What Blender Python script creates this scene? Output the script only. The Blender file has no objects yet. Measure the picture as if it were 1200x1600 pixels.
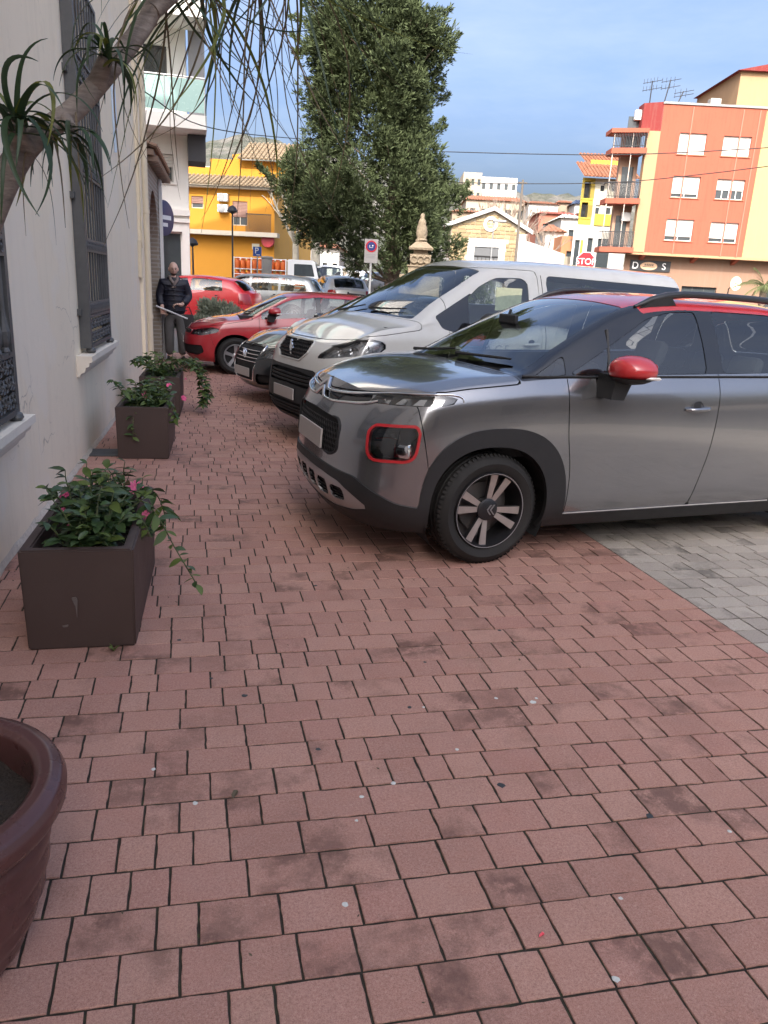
import bpy, bmesh, math, random
import numpy as np
from mathutils import Vector, Matrix
from mathutils.bvhtree import BVHTree
R = math.radians
random.seed(7); RNG = np.random.default_rng(7)
scene = bpy.context.scene
col = scene.collection

# ---------------------------------------------------------------- camera
CAM_H, CAM_F = 1.56, 1190.0            # metres, focal length in pixels of a 1200 px wide frame
PITCH, ROLL, YAW = R(16.53), R(2.977), R(14.40)
_fwd0 = Vector((math.sin(YAW), math.cos(YAW), 0)); _r0 = Vector((math.cos(YAW), -math.sin(YAW), 0))
_fwd = _fwd0*math.cos(PITCH) - Vector((0, 0, 1))*math.sin(PITCH)
_dn0 = -_fwd0*math.sin(PITCH) - Vector((0, 0, 1))*math.cos(PITCH)
_rt = _r0*math.cos(ROLL) - _dn0*math.sin(ROLL); _dn = _r0*math.sin(ROLL) + _dn0*math.cos(ROLL)
cam = bpy.data.objects.new('camera', bpy.data.cameras.new('camera')); col.objects.link(cam)
m = Matrix.Identity(4)
for i in range(3):
    m[i][0] = _rt[i]; m[i][1] = -_dn[i]; m[i][2] = -_fwd[i]
m[2][3] = CAM_H
cam.matrix_world = m
cam.data.sensor_fit = 'HORIZONTAL'; cam.data.sensor_width = 36; cam.data.lens = 36*CAM_F/1200
cam.data.clip_start = .05; cam.data.clip_end = 6000
scene.camera = cam

# ---------------------------------------------------------------- world, sun, exposure
SUN_EL, SUN_AZ = R(41), R(-156)        # azimuth measured from +Y towards +X, where the sun stands
world = bpy.data.worlds.new('World'); scene.world = world; world.use_nodes = True
wn = world.node_tree.nodes; wl = world.node_tree.links
sky = wn.new('ShaderNodeTexSky'); sky.sky_type = 'NISHITA'; sky.sun_disc = False
sky.sun_elevation = SUN_EL; sky.sun_rotation = SUN_AZ; sky.air_density = .75; sky.dust_density = 10; sky.ozone_density = 4
bgn = wn['Background']; bgn.inputs['Strength'].default_value = .15
tcw = wn.new('ShaderNodeTexCoord'); mpw = wn.new('ShaderNodeMapping'); mpw.inputs['Scale'].default_value = (1.2, 1.2, 5); mpw.inputs['Rotation'].default_value = (0, R(12), 0)
nzw = wn.new('ShaderNodeTexNoise'); nzw.inputs['Scale'].default_value = 2.2; nzw.inputs['Detail'].default_value = 7; nzw.inputs['Roughness'].default_value = .6
rpw = wn.new('ShaderNodeMapRange'); rpw.inputs[1].default_value = .42; rpw.inputs[2].default_value = .8; rpw.inputs[3].default_value = 0; rpw.inputs[4].default_value = .35
mxw = wn.new('ShaderNodeMix'); mxw.data_type = 'RGBA'; mxw.inputs[7].default_value = (2.3, 2.5, 2.7, 1)          # thin high cloud over the whole sky
wl.new(tcw.outputs['Generated'], mpw.inputs[0]); wl.new(mpw.outputs[0], nzw.inputs['Vector']); wl.new(nzw.outputs['Fac'], rpw.inputs[0]); wl.new(rpw.outputs[0], mxw.inputs[0]); wl.new(sky.outputs[0], mxw.inputs[6]); wl.new(mxw.outputs[2], bgn.inputs['Color'])
sun = bpy.data.objects.new('sun', bpy.data.lights.new('sun', 'SUN')); col.objects.link(sun)
sun.data.energy = 2.0; sun.data.angle = R(.6); sun.data.color = (1, .94, .85)
sd = Vector((math.sin(SUN_AZ)*math.cos(SUN_EL), math.cos(SUN_AZ)*math.cos(SUN_EL), math.sin(SUN_EL)))
sun.rotation_euler = sd.to_track_quat('Z', 'Y').to_euler(); sun.location = sd*60
vs = scene.view_settings
vs.view_transform = 'Standard'; vs.look = 'None'; vs.gamma = 1; vs.exposure = 1.6; vs.use_curve_mapping = False
scene.cycles.max_bounces = 8; scene.cycles.transparent_max_bounces = 24
scene.cycles.use_adaptive_sampling = True; scene.cycles.use_denoising = True
scene.cycles.caustics_reflective = False; scene.cycles.caustics_refractive = False

def ray(px, py):
    u, v = (px-600)/CAM_F, (py-800)/CAM_F
    return _fwd + _rt*u + _dn*v
def at_ground(px, py, z=0.):           # a pixel's ray where it meets the ground (or height z)
    r = ray(px, py); return Vector((0, 0, CAM_H)) + r*((z-CAM_H)/r.z)
def at_depth(px, py, Y):               # a pixel's ray where it meets the upright plane y = Y
    r = ray(px, py); return Vector((0, 0, CAM_H)) + r*(Y/r.y)
# ---------------------------------------------------------------- helpers
def tag(o, label=None, cat=None, group=None, kind=None):
    if label: o['label'] = label
    if cat: o['category'] = cat
    if group: o['group'] = group
    if kind: o['kind'] = kind
    return o
def empty(name, loc=(0, 0, 0), rz=0, label=None, cat=None, group=None, kind=None):
    o = bpy.data.objects.new(name, None); col.objects.link(o)
    o.location = loc; o.rotation_euler = (0, 0, rz); o.empty_display_size = .1
    return tag(o, label, cat, group, kind)
def copy_tree(o, parent=None):
    c = o.copy(); col.objects.link(c); c.parent = parent
    for ch in list(o.children): copy_tree(ch, c)
    return c
def link_mesh(name, me, mat=None, parent=None, smooth=False):
    if mat is not None:
        for mm in (mat if isinstance(mat, (list, tuple)) else [mat]): me.materials.append(mm)
    if smooth: me.polygons.foreach_set('use_smooth', [True]*len(me.polygons))
    o = bpy.data.objects.new(name, me); col.objects.link(o); o.parent = parent
    return o
def auto_smooth(me, ang):
    bm = bmesh.new(); bm.from_mesh(me)
    ca = R(ang)
    for e in bm.edges:
        e.smooth = len(e.link_faces) == 2 and e.calc_face_angle(0) < ca
    for f in bm.faces: f.smooth = True
    bm.to_mesh(me); bm.free()

class MB:
    """collects simple solids into one mesh"""
    def __init__(s): s.v = []; s.f = []; s.mi = []; s.cur = 0
    def add(s, vs, fs):
        b = len(s.v); s.v += [tuple(p) for p in vs]; s.f += [tuple(b+i for i in f) for f in fs]; s.mi += [s.cur]*len(fs); return s
    def box(s, x0, x1, y0, y1, z0, z1):
        return s.add([(x0,y0,z0),(x1,y0,z0),(x1,y1,z0),(x0,y1,z0),(x0,y0,z1),(x1,y0,z1),(x1,y1,z1),(x0,y1,z1)],
                     [(3,2,1,0),(4,5,6,7),(0,1,5,4),(1,2,6,5),(2,3,7,6),(3,0,4,7)])
    def rbox(s, x0, x1, y0, y1, z0, z1, b=.01):
        bm = bmesh.new(); bmesh.ops.create_cube(bm, size=1)
        for v in bm.verts: v.co = Vector(((x0+x1)/2+v.co.x*(x1-x0), (y0+y1)/2+v.co.y*(y1-y0), (z0+z1)/2+v.co.z*(z1-z0)))
        bmesh.ops.bevel(bm, geom=list(bm.edges), offset=b, segments=2, profile=.5, affect='EDGES')
        s.bm(bm); return s
    def bm(s, bm):
        bm.verts.ensure_lookup_table(); bm.verts.index_update()
        s.add([v.co[:] for v in bm.verts], [[v.index for v in f.verts] for f in bm.faces]); bm.free(); return s
    def tube(s, pts, r, n=8, caps=True):
        pts = [Vector(p) for p in pts]; m = len(pts)
        rs = list(r) if isinstance(r, (list, tuple, np.ndarray)) else [r]*m
        b = len(s.v); prev = None
        for i, p in enumerate(pts):
            t = (pts[min(i+1, m-1)]-pts[max(i-1, 0)])
            if t.length < 1e-9: t = Vector((0, 0, 1))
            t.normalize()
            if prev is None:
                a = Vector((0, 0, 1)) if abs(t.z) < .9 else Vector((1, 0, 0)); nrm = t.cross(a).normalized()
            else:
                nrm = (prev-t*prev.dot(t)); nrm = nrm.normalized() if nrm.length > 1e-6 else t.orthogonal().normalized()
            prev = nrm; bi = t.cross(nrm)
            for k in range(n):
                an = 2*math.pi*k/n; s.v.append(tuple(p+(nrm*math.cos(an)+bi*math.sin(an))*rs[i]))
        fs = []
        for i in range(m-1):
            for k in range(n):
                fs.append((b+i*n+k, b+i*n+(k+1) % n, b+(i+1)*n+(k+1) % n, b+(i+1)*n+k))
        if caps:
            fs.append(tuple(b+k for k in range(n))[::-1]); fs.append(tuple(b+(m-1)*n+k for k in range(n)))
        s.f += fs; s.mi += [s.cur]*len(fs); return s
    def lathe(s, prof, n=24, axis='z', o=(0, 0, 0), close=False):
        b = len(s.v); o = Vector(o)
        for (r, h) in prof:
            for k in range(n):
                a = 2*math.pi*k/n; c, d = r*math.cos(a), r*math.sin(a)
                s.v.append(tuple(o+(Vector((c, d, h)) if axis == 'z' else Vector((c, h, d)) if axis == 'y' else Vector((h, c, d)))))
        fs = []; m = len(prof)
        for i in range(m-1 if not close else m):
            j = (i+1) % m
            for k in range(n):
                q = (b+i*n+k, b+i*n+(k+1) % n, b+j*n+(k+1) % n, b+j*n+k)
                fs.append(q if axis != 'y' else q[::-1])
        s.f += fs; s.mi += [s.cur]*len(fs); return s
    def prism(s, poly, z0, z1, axis='z'):
        """poly of 2-D points extruded along an axis (z: xy, y: xz, x: yz)"""
        n = len(poly)
        mk = {'z': lambda a, b, h: (a, b, h), 'y': lambda a, b, h: (a, h, b), 'x': lambda a, b, h: (h, a, b)}[axis]
        vs = [mk(a, b, z0) for a, b in poly]+[mk(a, b, z1) for a, b in poly]
        fs = [tuple(range(n))[::-1], tuple(range(n, 2*n))]+[(i, (i+1) % n, n+(i+1) % n, n+i) for i in range(n)]
        return s.add(vs, fs)
    def build(s, name, mat=None, parent=None, smooth=0, loc=None, rz=None):
        me = bpy.data.meshes.new(name); me.from_pydata(s.v, [], s.f)
        if mat is not None and isinstance(mat, (list, tuple)): me.polygons.foreach_set('material_index', s.mi)
        bm = bmesh.new(); bm.from_mesh(me); bmesh.ops.recalc_face_normals(bm, faces=bm.faces); bm.to_mesh(me); bm.free()
        if smooth: auto_smooth(me, smooth if smooth > 1 else 35)
        o = link_mesh(name, me, mat, parent)
        if loc is not None: o.location = loc
        if rz is not None: o.rotation_euler = (0, 0, rz)
        return o
def text_mesh(name, txt, size, mat, parent, M, ext=.002, align='CENTER'):
    cu = bpy.data.curves.new(name, 'FONT'); cu.body = txt; cu.size = size; cu.extrude = ext; cu.align_x = align; cu.align_y = 'CENTER'
    o = bpy.data.objects.new(name, cu); col.objects.link(o)
    me = bpy.data.meshes.new_from_object(o); bpy.data.objects.remove(o); bpy.data.curves.remove(cu)
    me.transform(M); return link_mesh(name, me, mat, parent)
def spline(pts, n=8):
    """Catmull-Rom through points"""
    P = [np.array(p, float) for p in pts]; P = [2*P[0]-P[1]]+P+[2*P[-1]-P[-2]]; out = []
    for i in range(1, len(P)-2):
        a, b, c, d = P[i-1:i+3]
        for k in range(n):
            t = k/n; out.append(.5*((2*b)+(-a+c)*t+(2*a-5*b+4*c-d)*t*t+(-a+3*b-3*c+d)*t**3))
    out.append(P[-2]); return [tuple(p) for p in out]
def pchip(tab):
    X = np.array([t[0] for t in tab], float); Y = np.array([t[1] for t in tab], float)
    if len(X) == 1: return lambda x: np.full_like(np.asarray(x, float), Y[0])
    h = np.diff(X); d = np.diff(Y)/h; mm = np.zeros_like(Y); mm[0] = d[0]; mm[-1] = d[-1]
    for i in range(1, len(X)-1):
        if d[i-1]*d[i] > 0:
            w1, w2 = 2*h[i]+h[i-1], h[i]+2*h[i-1]; mm[i] = (w1+w2)/(w1/d[i-1]+w2/d[i])
    def f(x):
        x = np.clip(np.asarray(x, float), X[0], X[-1]); i = np.clip(np.searchsorted(X, x)-1, 0, len(X)-2)
        t = (x-X[i])/h[i]; return (1+2*t)*(1-t)**2*Y[i]+t*(1-t)**2*h[i]*mm[i]+t*t*(3-2*t)*Y[i+1]+t*t*(t-1)*h[i]*mm[i+1]
    return f
def smooth01(t): t = np.clip(t, 0, 1); return t*t*(3-2*t)
def round_poly(pts, r, n=5):
    """polygon with its corners rounded; r one radius or one per corner"""
    out = []; m = len(pts); rr = r if isinstance(r, (list, tuple)) else [r]*m
    for i in range(m):
        p = np.array(pts[i], float); a = np.array(pts[i-1], float); b = np.array(pts[(i+1) % m], float)
        la, lb = np.linalg.norm(a-p), np.linalg.norm(b-p); k = min(rr[i], la*.49, lb*.49)
        if k < 1e-5: out.append(tuple(p)); continue
        A = p+(a-p)/la*k; B = p+(b-p)/lb*k
        for j in range(n+1):
            t = j/n; out.append(tuple((1-t)**2*A+2*t*(1-t)*p+t*t*B))
    return out
def sdf_poly(P, poly):
    """signed distance of points P (n,2) to a polygon, negative inside"""
    V = np.array(poly, float); n = len(V); d = np.full(len(P), 1e9); s = np.ones(len(P))
    for i in range(n):
        a = V[i]; b = V[i-1]; e = b-a; w = P-a
        t = np.clip((w@e)/max(e@e, 1e-12), 0, 1); q = w-t[:, None]*e; d = np.minimum(d, (q*q).sum(1))
        c1 = P[:, 1] >= a[1]; c2 = P[:, 1] < b[1]; c3 = e[0]*w[:, 1] > e[1]*w[:, 0]
        fl = (c1 & c2 & c3) | (~c1 & ~c2 & ~c3); s = np.where(fl, -s, s)
    return s*np.sqrt(d)
# ---------------------------------------------------------------- materials
class NT:
    def __init__(s, name):
        s.m = bpy.data.materials.new(name); s.m.use_nodes = True; s.t = s.m.node_tree; s.n = s.t.nodes; s.l = s.t.links
        s.b = s.n['Principled BSDF']; s.out = s.n['Material Output']
    def new(s, t, **kw):
        n = s.n.new(t)
        for k, v in kw.items():
            if k.startswith('_'): setattr(n, k[1:], v)
            else:
                key = int(k[1:]) if k[0] == 'i' and k[1:].isdigit() else k.replace('__', ' ')
                if isinstance(v, bpy.types.NodeSocket): s.l.new(v, n.inputs[key])
                else: n.inputs[key].default_value = v
        return n
    def coord(s, which='Object'): return s.new('ShaderNodeTexCoord').outputs[which]
    def geo(s): return s.new('ShaderNodeNewGeometry').outputs['Position']
    def noise(s, vec, scale, detail=4, rough=.55, **k):
        return s.new('ShaderNodeTexNoise', Vector=vec, Scale=scale, Detail=detail, Roughness=rough, **k).outputs['Fac']
    def ramp(s, fac, stops, interp='LINEAR'):
        n = s.new('ShaderNodeValToRGB', Fac=fac); n.color_ramp.interpolation = interp; e = n.color_ramp.elements
        while len(e) < len(stops): e.new(.5)
        for k, (p, c) in enumerate(stops):
            e[k].position = p; e[k].color = (*c, 1) if isinstance(c, (tuple, list)) else (c, c, c, 1)
        return n.outputs['Color']
    def mix(s, fac, a, b, mode='MIX'):
        n = s.new('ShaderNodeMix', _data_type='RGBA', _blend_type=mode)
        for k, v in ((0, fac), (6, a), (7, b)):
            if isinstance(v, bpy.types.NodeSocket): s.l.new(v, n.inputs[k])
            elif k == 0: n.inputs[0].default_value = v
            else: n.inputs[k].default_value = (*v, 1) if len(v) == 3 else v
        return n.outputs[2]
    def math(s, op, a, b=0., c=0.):
        n = s.new('ShaderNodeMath', _operation=op)
        for k, v in enumerate((a, b, c)):
            if isinstance(v, bpy.types.NodeSocket): s.l.new(v, n.inputs[k])
            else: n.inputs[k].default_value = v
        return n.outputs[0]
    def set(s, key, v):
        if isinstance(v, bpy.types.NodeSocket): s.l.new(v, s.b.inputs[key])
        else: s.b.inputs[key].default_value = (*v, 1) if isinstance(v, (tuple, list)) and len(v) == 3 else v
        return s
    def bump(s, h, strength=.3, dist=.01):
        n = s.new('ShaderNodeBump', Height=h, Strength=strength, Distance=dist); s.l.new(n.outputs[0], s.b.inputs['Normal']); return s
MATS = {}
def mat(name, c=(.5, .5, .5), rough=.6, metal=0., var=.15, scale=6., bump=.1, bscale=60., coat=0., spec=.5, bdist=.004, dirt=None, wear=0.):
    """plain surface with procedural colour variation and fine relief"""
    if name in MATS: return MATS[name]
    t = NT(name); v = t.coord()
    c = tuple(c)
    base = c
    if var > 0:
        f = t.noise(v, scale, 6, .6)
        base = t.mix(f, tuple(x*(1-var) for x in c), tuple(min(1, x*(1+var)) for x in c))
    if dirt:
        d = t.ramp(t.noise(v, scale*.6, 8, .7), [(.5, 0.), (.75, 1.)])
        base = t.mix(t.math('MULTIPLY', d, wear or .4), base, dirt)
    t.set('Base Color', base).set('Metallic', metal).set('Coat Weight', coat).set('Coat Roughness', .04).set('Specular IOR Level', spec)
    if rough > .12: t.set('Roughness', t.math('ADD', t.math('MULTIPLY', t.noise(v, scale*2.3, 3), .2), rough-.1))
    else: t.set('Roughness', rough)
    if bump: t.bump(t.noise(v, bscale, 4), bump, bdist)
    MATS[name] = t.m; return t.m
def glass_mat(name, tint=(.55, .62, .6), fac=.0, rough=.0, gloss=(1, 1, 1)):
    if name in MATS: return MATS[name]
    t = NT(name); t.n.remove(t.b)
    tr = t.new('ShaderNodeBsdfTransparent', Color=(*tint, 1)); gl = t.new('ShaderNodeBsdfGlossy', Color=(*gloss, 1), Roughness=rough)
    lw = t.new('ShaderNodeFresnel', IOR=1.5); f = t.math('ADD', t.math('MULTIPLY', lw.outputs[0], 1.35), fac)
    mx = t.new('ShaderNodeMixShader', i0=f, i1=tr.outputs[0], i2=gl.outputs[0]); t.l.new(mx.outputs[0], t.out.inputs[0])
    MATS[name] = t.m; return t.m
def paint(name, c, metal=.0, rough=.35, flake=0., dust=.12):
    """car paint: base coat, clear coat, a film of dust low down and in patches"""
    if name in MATS: return MATS[name]
    t = NT(name); v = t.coord()
    base = t.mix(t.noise(v, 3, 4), tuple(x*.96 for x in c), tuple(min(1, x*1.04) for x in c))
    d = t.math('MULTIPLY', t.ramp(t.noise(v, 4.5, 8, .65), [(.42, 0.), (.8, 1.)]), dust)
    base = t.mix(d, base, (.36, .31, .26))
    t.set('Base Color', base).set('Metallic', metal).set('Roughness', t.math('ADD', rough, t.math('MULTIPLY', d, .5)))
    t.set('Coat Weight', 1.).set('Coat Roughness', t.math('MULTIPLY', d, .35))
    if flake: t.bump(t.noise(v, 900, 1), flake, .0005)
    MATS[name] = t.m; return t.m
M_black = lambda: mat('black_plastic', (.02, .02, .021), .55, var=.25, bump=.12, bscale=220, spec=.4)
M_gloss = lambda: mat('gloss_black', (.008, .008, .009), .08, var=0, bump=0, coat=.6)
M_rubber = lambda: mat('tyre_rubber', (.022, .021, .02), .75, var=.3, scale=9, bump=.15, bscale=120, spec=.3)
M_chrome = lambda: mat('chrome', (.78, .79, .8), .1, metal=1, var=0, bump=0)
M_silver = lambda: mat('silver_paint', (.42, .43, .44), .32, metal=.7, var=.08, bump=0)
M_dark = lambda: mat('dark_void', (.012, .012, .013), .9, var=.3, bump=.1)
M_lens = lambda: glass_mat('lamp_lens', (.85, .87, .88), .03)
M_glass = lambda: glass_mat('car_glass', (.74, .80, .78), .035)
# ---------------------------------------------------------------- vehicles: a shell lofted from tables, then cut into parts
class Shell:
    """half of a body (y <= 0); A columns: 0 u along, 1 t (0 bottom, 1 shoulder, 2 rail, 3 centre), 2 q round the front, 3 q round the rear"""
    def __init__(s, V, F, N, A): s.V, s.F, s.N, s.A = V, F, N, A
    def cut(s, f):
        """split by the sign of f at the vertices: (inside f<0, outside)"""
        f = np.asarray(f, float); f = np.where(np.abs(f) < 1e-7, 1e-7, f)
        D = np.hstack([s.V, s.N, s.A]); extra = []; cache = {}; n0 = len(D); fi = []; fo = []; neg = f < 0
        for face in s.F:
            ng = [neg[i] for i in face]
            if all(ng): fi.append(face); continue
            if not any(ng): fo.append(face); continue
            a = []; b = []; m = len(face)
            for k in range(m):
                i, j = face[k], face[(k+1) % m]
                (a if neg[i] else b).append(i)
                if neg[i] != neg[j]:
                    key = (i, j) if i < j else (j, i); q = cache.get(key)
                    if q is None:
                        t = f[key[0]]/(f[key[0]]-f[key[1]]); extra.append(D[key[0]]*(1-t)+D[key[1]]*t); q = cache[key] = n0+len(extra)-1
                    a.append(q); b.append(q)
            if len(a) > 2: fi.append(tuple(a))
            if len(b) > 2: fo.append(tuple(b))
        if extra: D = np.vstack([D, np.array(extra)])
        def mk(F):
            ids = sorted({i for q in F for i in q}); mp = {o: k for k, o in enumerate(ids)}; d = D[ids] if ids else D[:0]
            return Shell(d[:, :3], [tuple(mp[i] for i in q) for q in F], d[:, 3:6], d[:, 6:])
        return mk(fi), mk(fo)
    def gap(s, fn, g=.0035):
        """cut out the region fn<0 leaving an open joint of width 2g; returns inside, outside"""
        a, b = s.cut(fn(s)+g); _, b = b.cut(fn(b)-g); return a, b
    def off(s, d): return Shell(s.V+s.N*d, s.F, s.N, s.A)
    def xz(s): return s.V[:, [0, 2]]
    def yz(s): return np.c_[-s.V[:, 1], s.V[:, 2]]
    def qz(s): return np.c_[s.A[:, 2], s.V[:, 2]]
    def rz(s): return np.c_[s.A[:, 3], s.V[:, 2]]
    def build(s, name, m, parent, skirt=.0, sides=(1, -1), join=True, sub=None):
        """link as one mesh object (both halves joined) or as one object per side"""
        if not s.F: return []
        V, N, F = s.V, s.N/np.maximum(np.linalg.norm(s.N, axis=1)[:, None], 1e-9), list(s.F)
        if skirt:
            cnt = {}
            for q in F:
                for k in range(len(q)):
                    i, j = q[k], q[(k+1) % len(q)]; cnt[(i, j)] = cnt.get((i, j), 0)+1
            be = [(i, j) for (i, j) in cnt if (j, i) not in cnt and not (abs(V[i][1]) < 1e-4 and abs(V[j][1]) < 1e-4)]
            nv = len(V); EV = []; EN = []
            for (i, j) in be:
                p, q = V[i], V[j]; e = q-p; nn = np.cross(N[i], e); ln = np.linalg.norm(nn); nn = -nn/ln if ln > 1e-9 else N[i]
                EV += [p, q, q-N[j]*skirt, p-N[i]*skirt]; EN += [nn]*4; k = nv+len(EV)-4; F.append((k+1, k, k+3, k+2))
            if EV: V = np.vstack([V, EV]); N = np.vstack([N, EN])
        out = []
        def one(vs, ns, fs):
            # one object per connected piece
            par = list(range(len(vs)))
            def find(a):
                while par[a] != a: par[a] = par[par[a]]; a = par[a]
                return a
            seen = {}
            for k, p in enumerate(vs):
                r_ = seen.setdefault((round(p[0]*5e3), round(p[1]*5e3), round(p[2]*5e3)), k)
                if r_ != k: par[find(k)] = find(r_)
            for q in fs:
                r_ = find(q[0])
                for i in q[1:]: par[find(i)] = r_
            comp = {}
            for q in fs: comp.setdefault(find(q[0]), []).append(q)
            big = max(len(c) for c in comp.values())
            for c in comp.values():
                if len(c) < max(4, big*.02): continue
                ids = sorted({i for q in c for i in q}); mp = {o: k for k, o in enumerate(ids)}
                one_(vs[ids], ns[ids], [tuple(mp[i] for i in q) for q in c])
        def one_(vs, ns, fs):
            me = bpy.data.meshes.new(name); me.from_pydata(vs.tolist(), [], fs); me.polygons.foreach_set('use_smooth', [True]*len(fs))
            me.normals_split_custom_set_from_vertices(ns.tolist()); out.append(link_mesh(name, me, m, parent))
        fl = np.array([1, -1, 1]); F2 = [tuple(q[::-1]) for q in F]
        if join and len(sides) == 2: one(np.vstack([V, V*fl]), np.vstack([N, N*fl]), F+[tuple(i+len(V) for i in q) for q in F2])
        else:
            for sgn in sides: one(V, N, F) if sgn == 1 else one(V*fl, N*fl, F2)
        return out

def car_shell(S, du=.03, nv=26, nA=12, nB=14, nf=26):
    L = S['L']; W = pchip(S['W']); zs = pchip(S['zs']); zb = pchip(S['zb']); ins = pchip(S['ins'])
    xf = pchip(S['xf']); xr = pchip(S['xr']); zc = pchip(S['zc']); zr = pchip(S['zr']); yr = pchip(S['yr'])
    cf, nfx = S['cf']; cr, nrx = S['cr']; ek = S.get('pow', 2.2)
    fr = lambda x: 1-smooth01(x/.75)
    plan = lambda x, c, n: (1-(1-np.clip(x/c, 0, 1))**n)**(1/n)
    kx = 1-.5**(1/nfx); xk = cf*kx; yk = .5**(1/nfx); kr = 1-.5**(1/nrx); xkr = cr*kr; ykr = .5**(1/nrx)
    invf = lambda w: cf*(1-(1-np.clip(w, 0, 1)**nfx)**(1/nfx)); invr = lambda w: cr*(1-(1-np.clip(w, 0, 1)**nrx)**(1/nrx))
    hw = lambda x: W(x)*plan(x, cf, nfx)*plan(L-x, cr, nrx)
    us = [0.]
    while us[-1] < L: us.append(us[-1]+du*(.55 if us[-1] < .25 or us[-1] > L-.3 else 1))
    us = np.array(us)*L/us[-1]; xe = xk+(L-xk-xkr)*us/L+(pchip(S['xb'])(us) if 'xb' in S else 0)
    tv = np.linspace(0, 1, nv+1)
    def ringpt(x, y, v, q1=0, q2=0):
        """x, y on the plan curve -> points up the side"""
        z = zb(x)+(zs(x)-zb(x))*v; w = np.maximum(W(x), .1); i = ins(v)*(S['insx'](x) if 'insx' in S else 1)
        y2 = y*(w-i)/w
        return np.c_[x+xf(v)*fr(x)+xr(v)*fr(L-x), -y2, z]
    cols = []; attrs = []
    for u, x in zip(us, xe):
        y = float(hw(x)); ring = ringpt(np.full(nv+1, x), y, tv)
        ye = -ring[-1, 1]; ze = ring[-1, 2]; yrl = float(yr(u))*ye; zrl = float(zr(u)); zcl = float(zc(u))
        bow = x-u; xo = float(xf(1)*fr(u)+xr(1)*fr(L-u)); k = float(smooth01(u/.45)); kk = float(smooth01((L-u)/.45))
        def X(yy):
            w = yy/max(ye, 1e-6); b = bow*w**ek; nb = invf(w*yk)-0; rb = -invr(w*ykr)
            return u+xo*(1-w**4)+(ring[-1, 0]-x)*w**4+(nb if k < 1e-9 else (1-k)*nb+k*b if kk > .999 else (1-kk)*rb+kk*b)
        ta = np.linspace(0, 1, nA+1)[1:]; ya = ye+(yrl-ye)*ta; za = ze+(zrl-ze)*ta
        bl = S['bulge'](u) if 'bulge' in S else .02
        ya = ya+bl*np.sin(math.pi*ta); tb = np.linspace(0, 1, nB+1)[1:]; yb = yrl*(1-tb); pw = S.get('crown', 2.3)
        zb_ = zrl+(zcl-zrl)*(1-(1-tb)**pw)
        yy = np.r_[ya, yb]; zz = np.r_[za, zb_]
        top = np.c_[[X(a) for a in np.minimum(yy, ye*1.0)], -yy, zz]
        c = np.vstack([ring, top]); t = np.r_[tv, 1+ta, 2+tb]
        for _ in range(S.get('sm', 2)):
            d = c.copy(); d[1:-1] = c[1:-1]*.5+(c[:-2]+c[2:])*.25
            c[nv-2:-1] = d[nv-2:-1]
        c[-1, 1] = 0
        cols.append(c); attrs.append(np.c_[np.full(len(t), u), t])
    C = np.array(cols); AT = np.array(attrs)
    # soften along the length too
    for _ in range(S.get('smu', 2)):
        D = C.copy(); D[1:-1, nv+1:] = C[1:-1, nv+1:]*.5+(C[:-2, nv+1:]+C[2:, nv+1:])*.25; C = D
    # front and rear faces
    def face(front):
        e = C[0] if front else C[-1]; n = nf; ws = np.linspace(0, 1, n+1); g = []
        for w in ws:
            if front: x = invf(w*yk); y = w*yk*W(x)*plan(L-x, cr, nrx)
            else: x = L-invr(w*ykr); y = w*ykr*W(x)*plan(x, cf, nfx)
            g.append(ringpt(np.full(nv+1, float(x)), float(y), tv))
        g = np.array(g); g[-1] = e[:nv+1]
        # top row meets the bonnet sheet
        tr = e[nv:]; yq = -tr[::-1, 1]; 
        for i, w in enumerate(ws[:-1]):
            y = -g[i, -1, 1]; p = np.array([np.interp(y, yq, tr[::-1, 0]), -y, np.interp(y, yq, tr[::-1, 2])])
            d = p-g[i, -1]; wt = (tv**3)[:, None]; g[i] += d*wt
        return g
    GF, GR = face(True), face(False)
    V = []; A = []; F = []; keys = {}
    def vid(p, a):
        k = (round(p[0]*2e4), round(p[1]*2e4), round(p[2]*2e4)); i = keys.get(k)
        if i is None: i = keys[k] = len(V); V.append(p); A.append(a)
        return i
    ql = np.r_[0, np.cumsum(np.linalg.norm(np.diff(GF[:, nv//2, :2], axis=0), axis=1))]; qs = ql[-1]+np.r_[0, np.cumsum(np.linalg.norm(np.diff(C[:, nv//2, :2], axis=0), axis=1))]
    rl = np.r_[0, np.cumsum(np.linalg.norm(np.diff(GR[:, nv//2, :2], axis=0), axis=1))]; rs = rl[-1]+np.r_[0, np.cumsum(np.linalg.norm(np.diff(C[::-1, nv//2, :2], axis=0), axis=1))][::-1]
    I1 = [[vid(C[i, j], (AT[i, j, 0], AT[i, j, 1], qs[i], rs[i])) for j in range(C.shape[1])] for i in range(len(C))]
    I2 = [[vid(GF[i, j], (0, tv[j], ql[i], 9)) for j in range(nv+1)] for i in range(nf+1)]
    I3 = [[vid(GR[i, j], (L, tv[j], 9, rl[i])) for j in range(nv+1)] for i in range(nf+1)]
    def quads(I, flip=False):
        for i in range(len(I)-1):
            for j in range(len(I[0])-1):
                q = [I[i][j], I[i+1][j], I[i+1][j+1], I[i][j+1]]
                q = [a for k, a in enumerate(q) if a != q[k-1]]
                if len(set(q)) > 2: F.append(tuple(q[::-1] if flip else q))
    quads(I1); quads(I2); quads(I3, True)
    V = np.array(V); A = np.array(A, float); N = np.zeros_like(V)
    for q in F:
        p = V[list(q)]; n = np.cross(p[2]-p[0], (p[3] if len(p) > 3 else p[1])-p[1] if len(p) > 3 else p[2]-p[1])
        N[list(q)] += n
    mid = np.abs(V[:, 1]) < 1e-6; N[mid, 1] = 0
    N /= np.maximum(np.linalg.norm(N, axis=1)[:, None], 1e-12)
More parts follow.
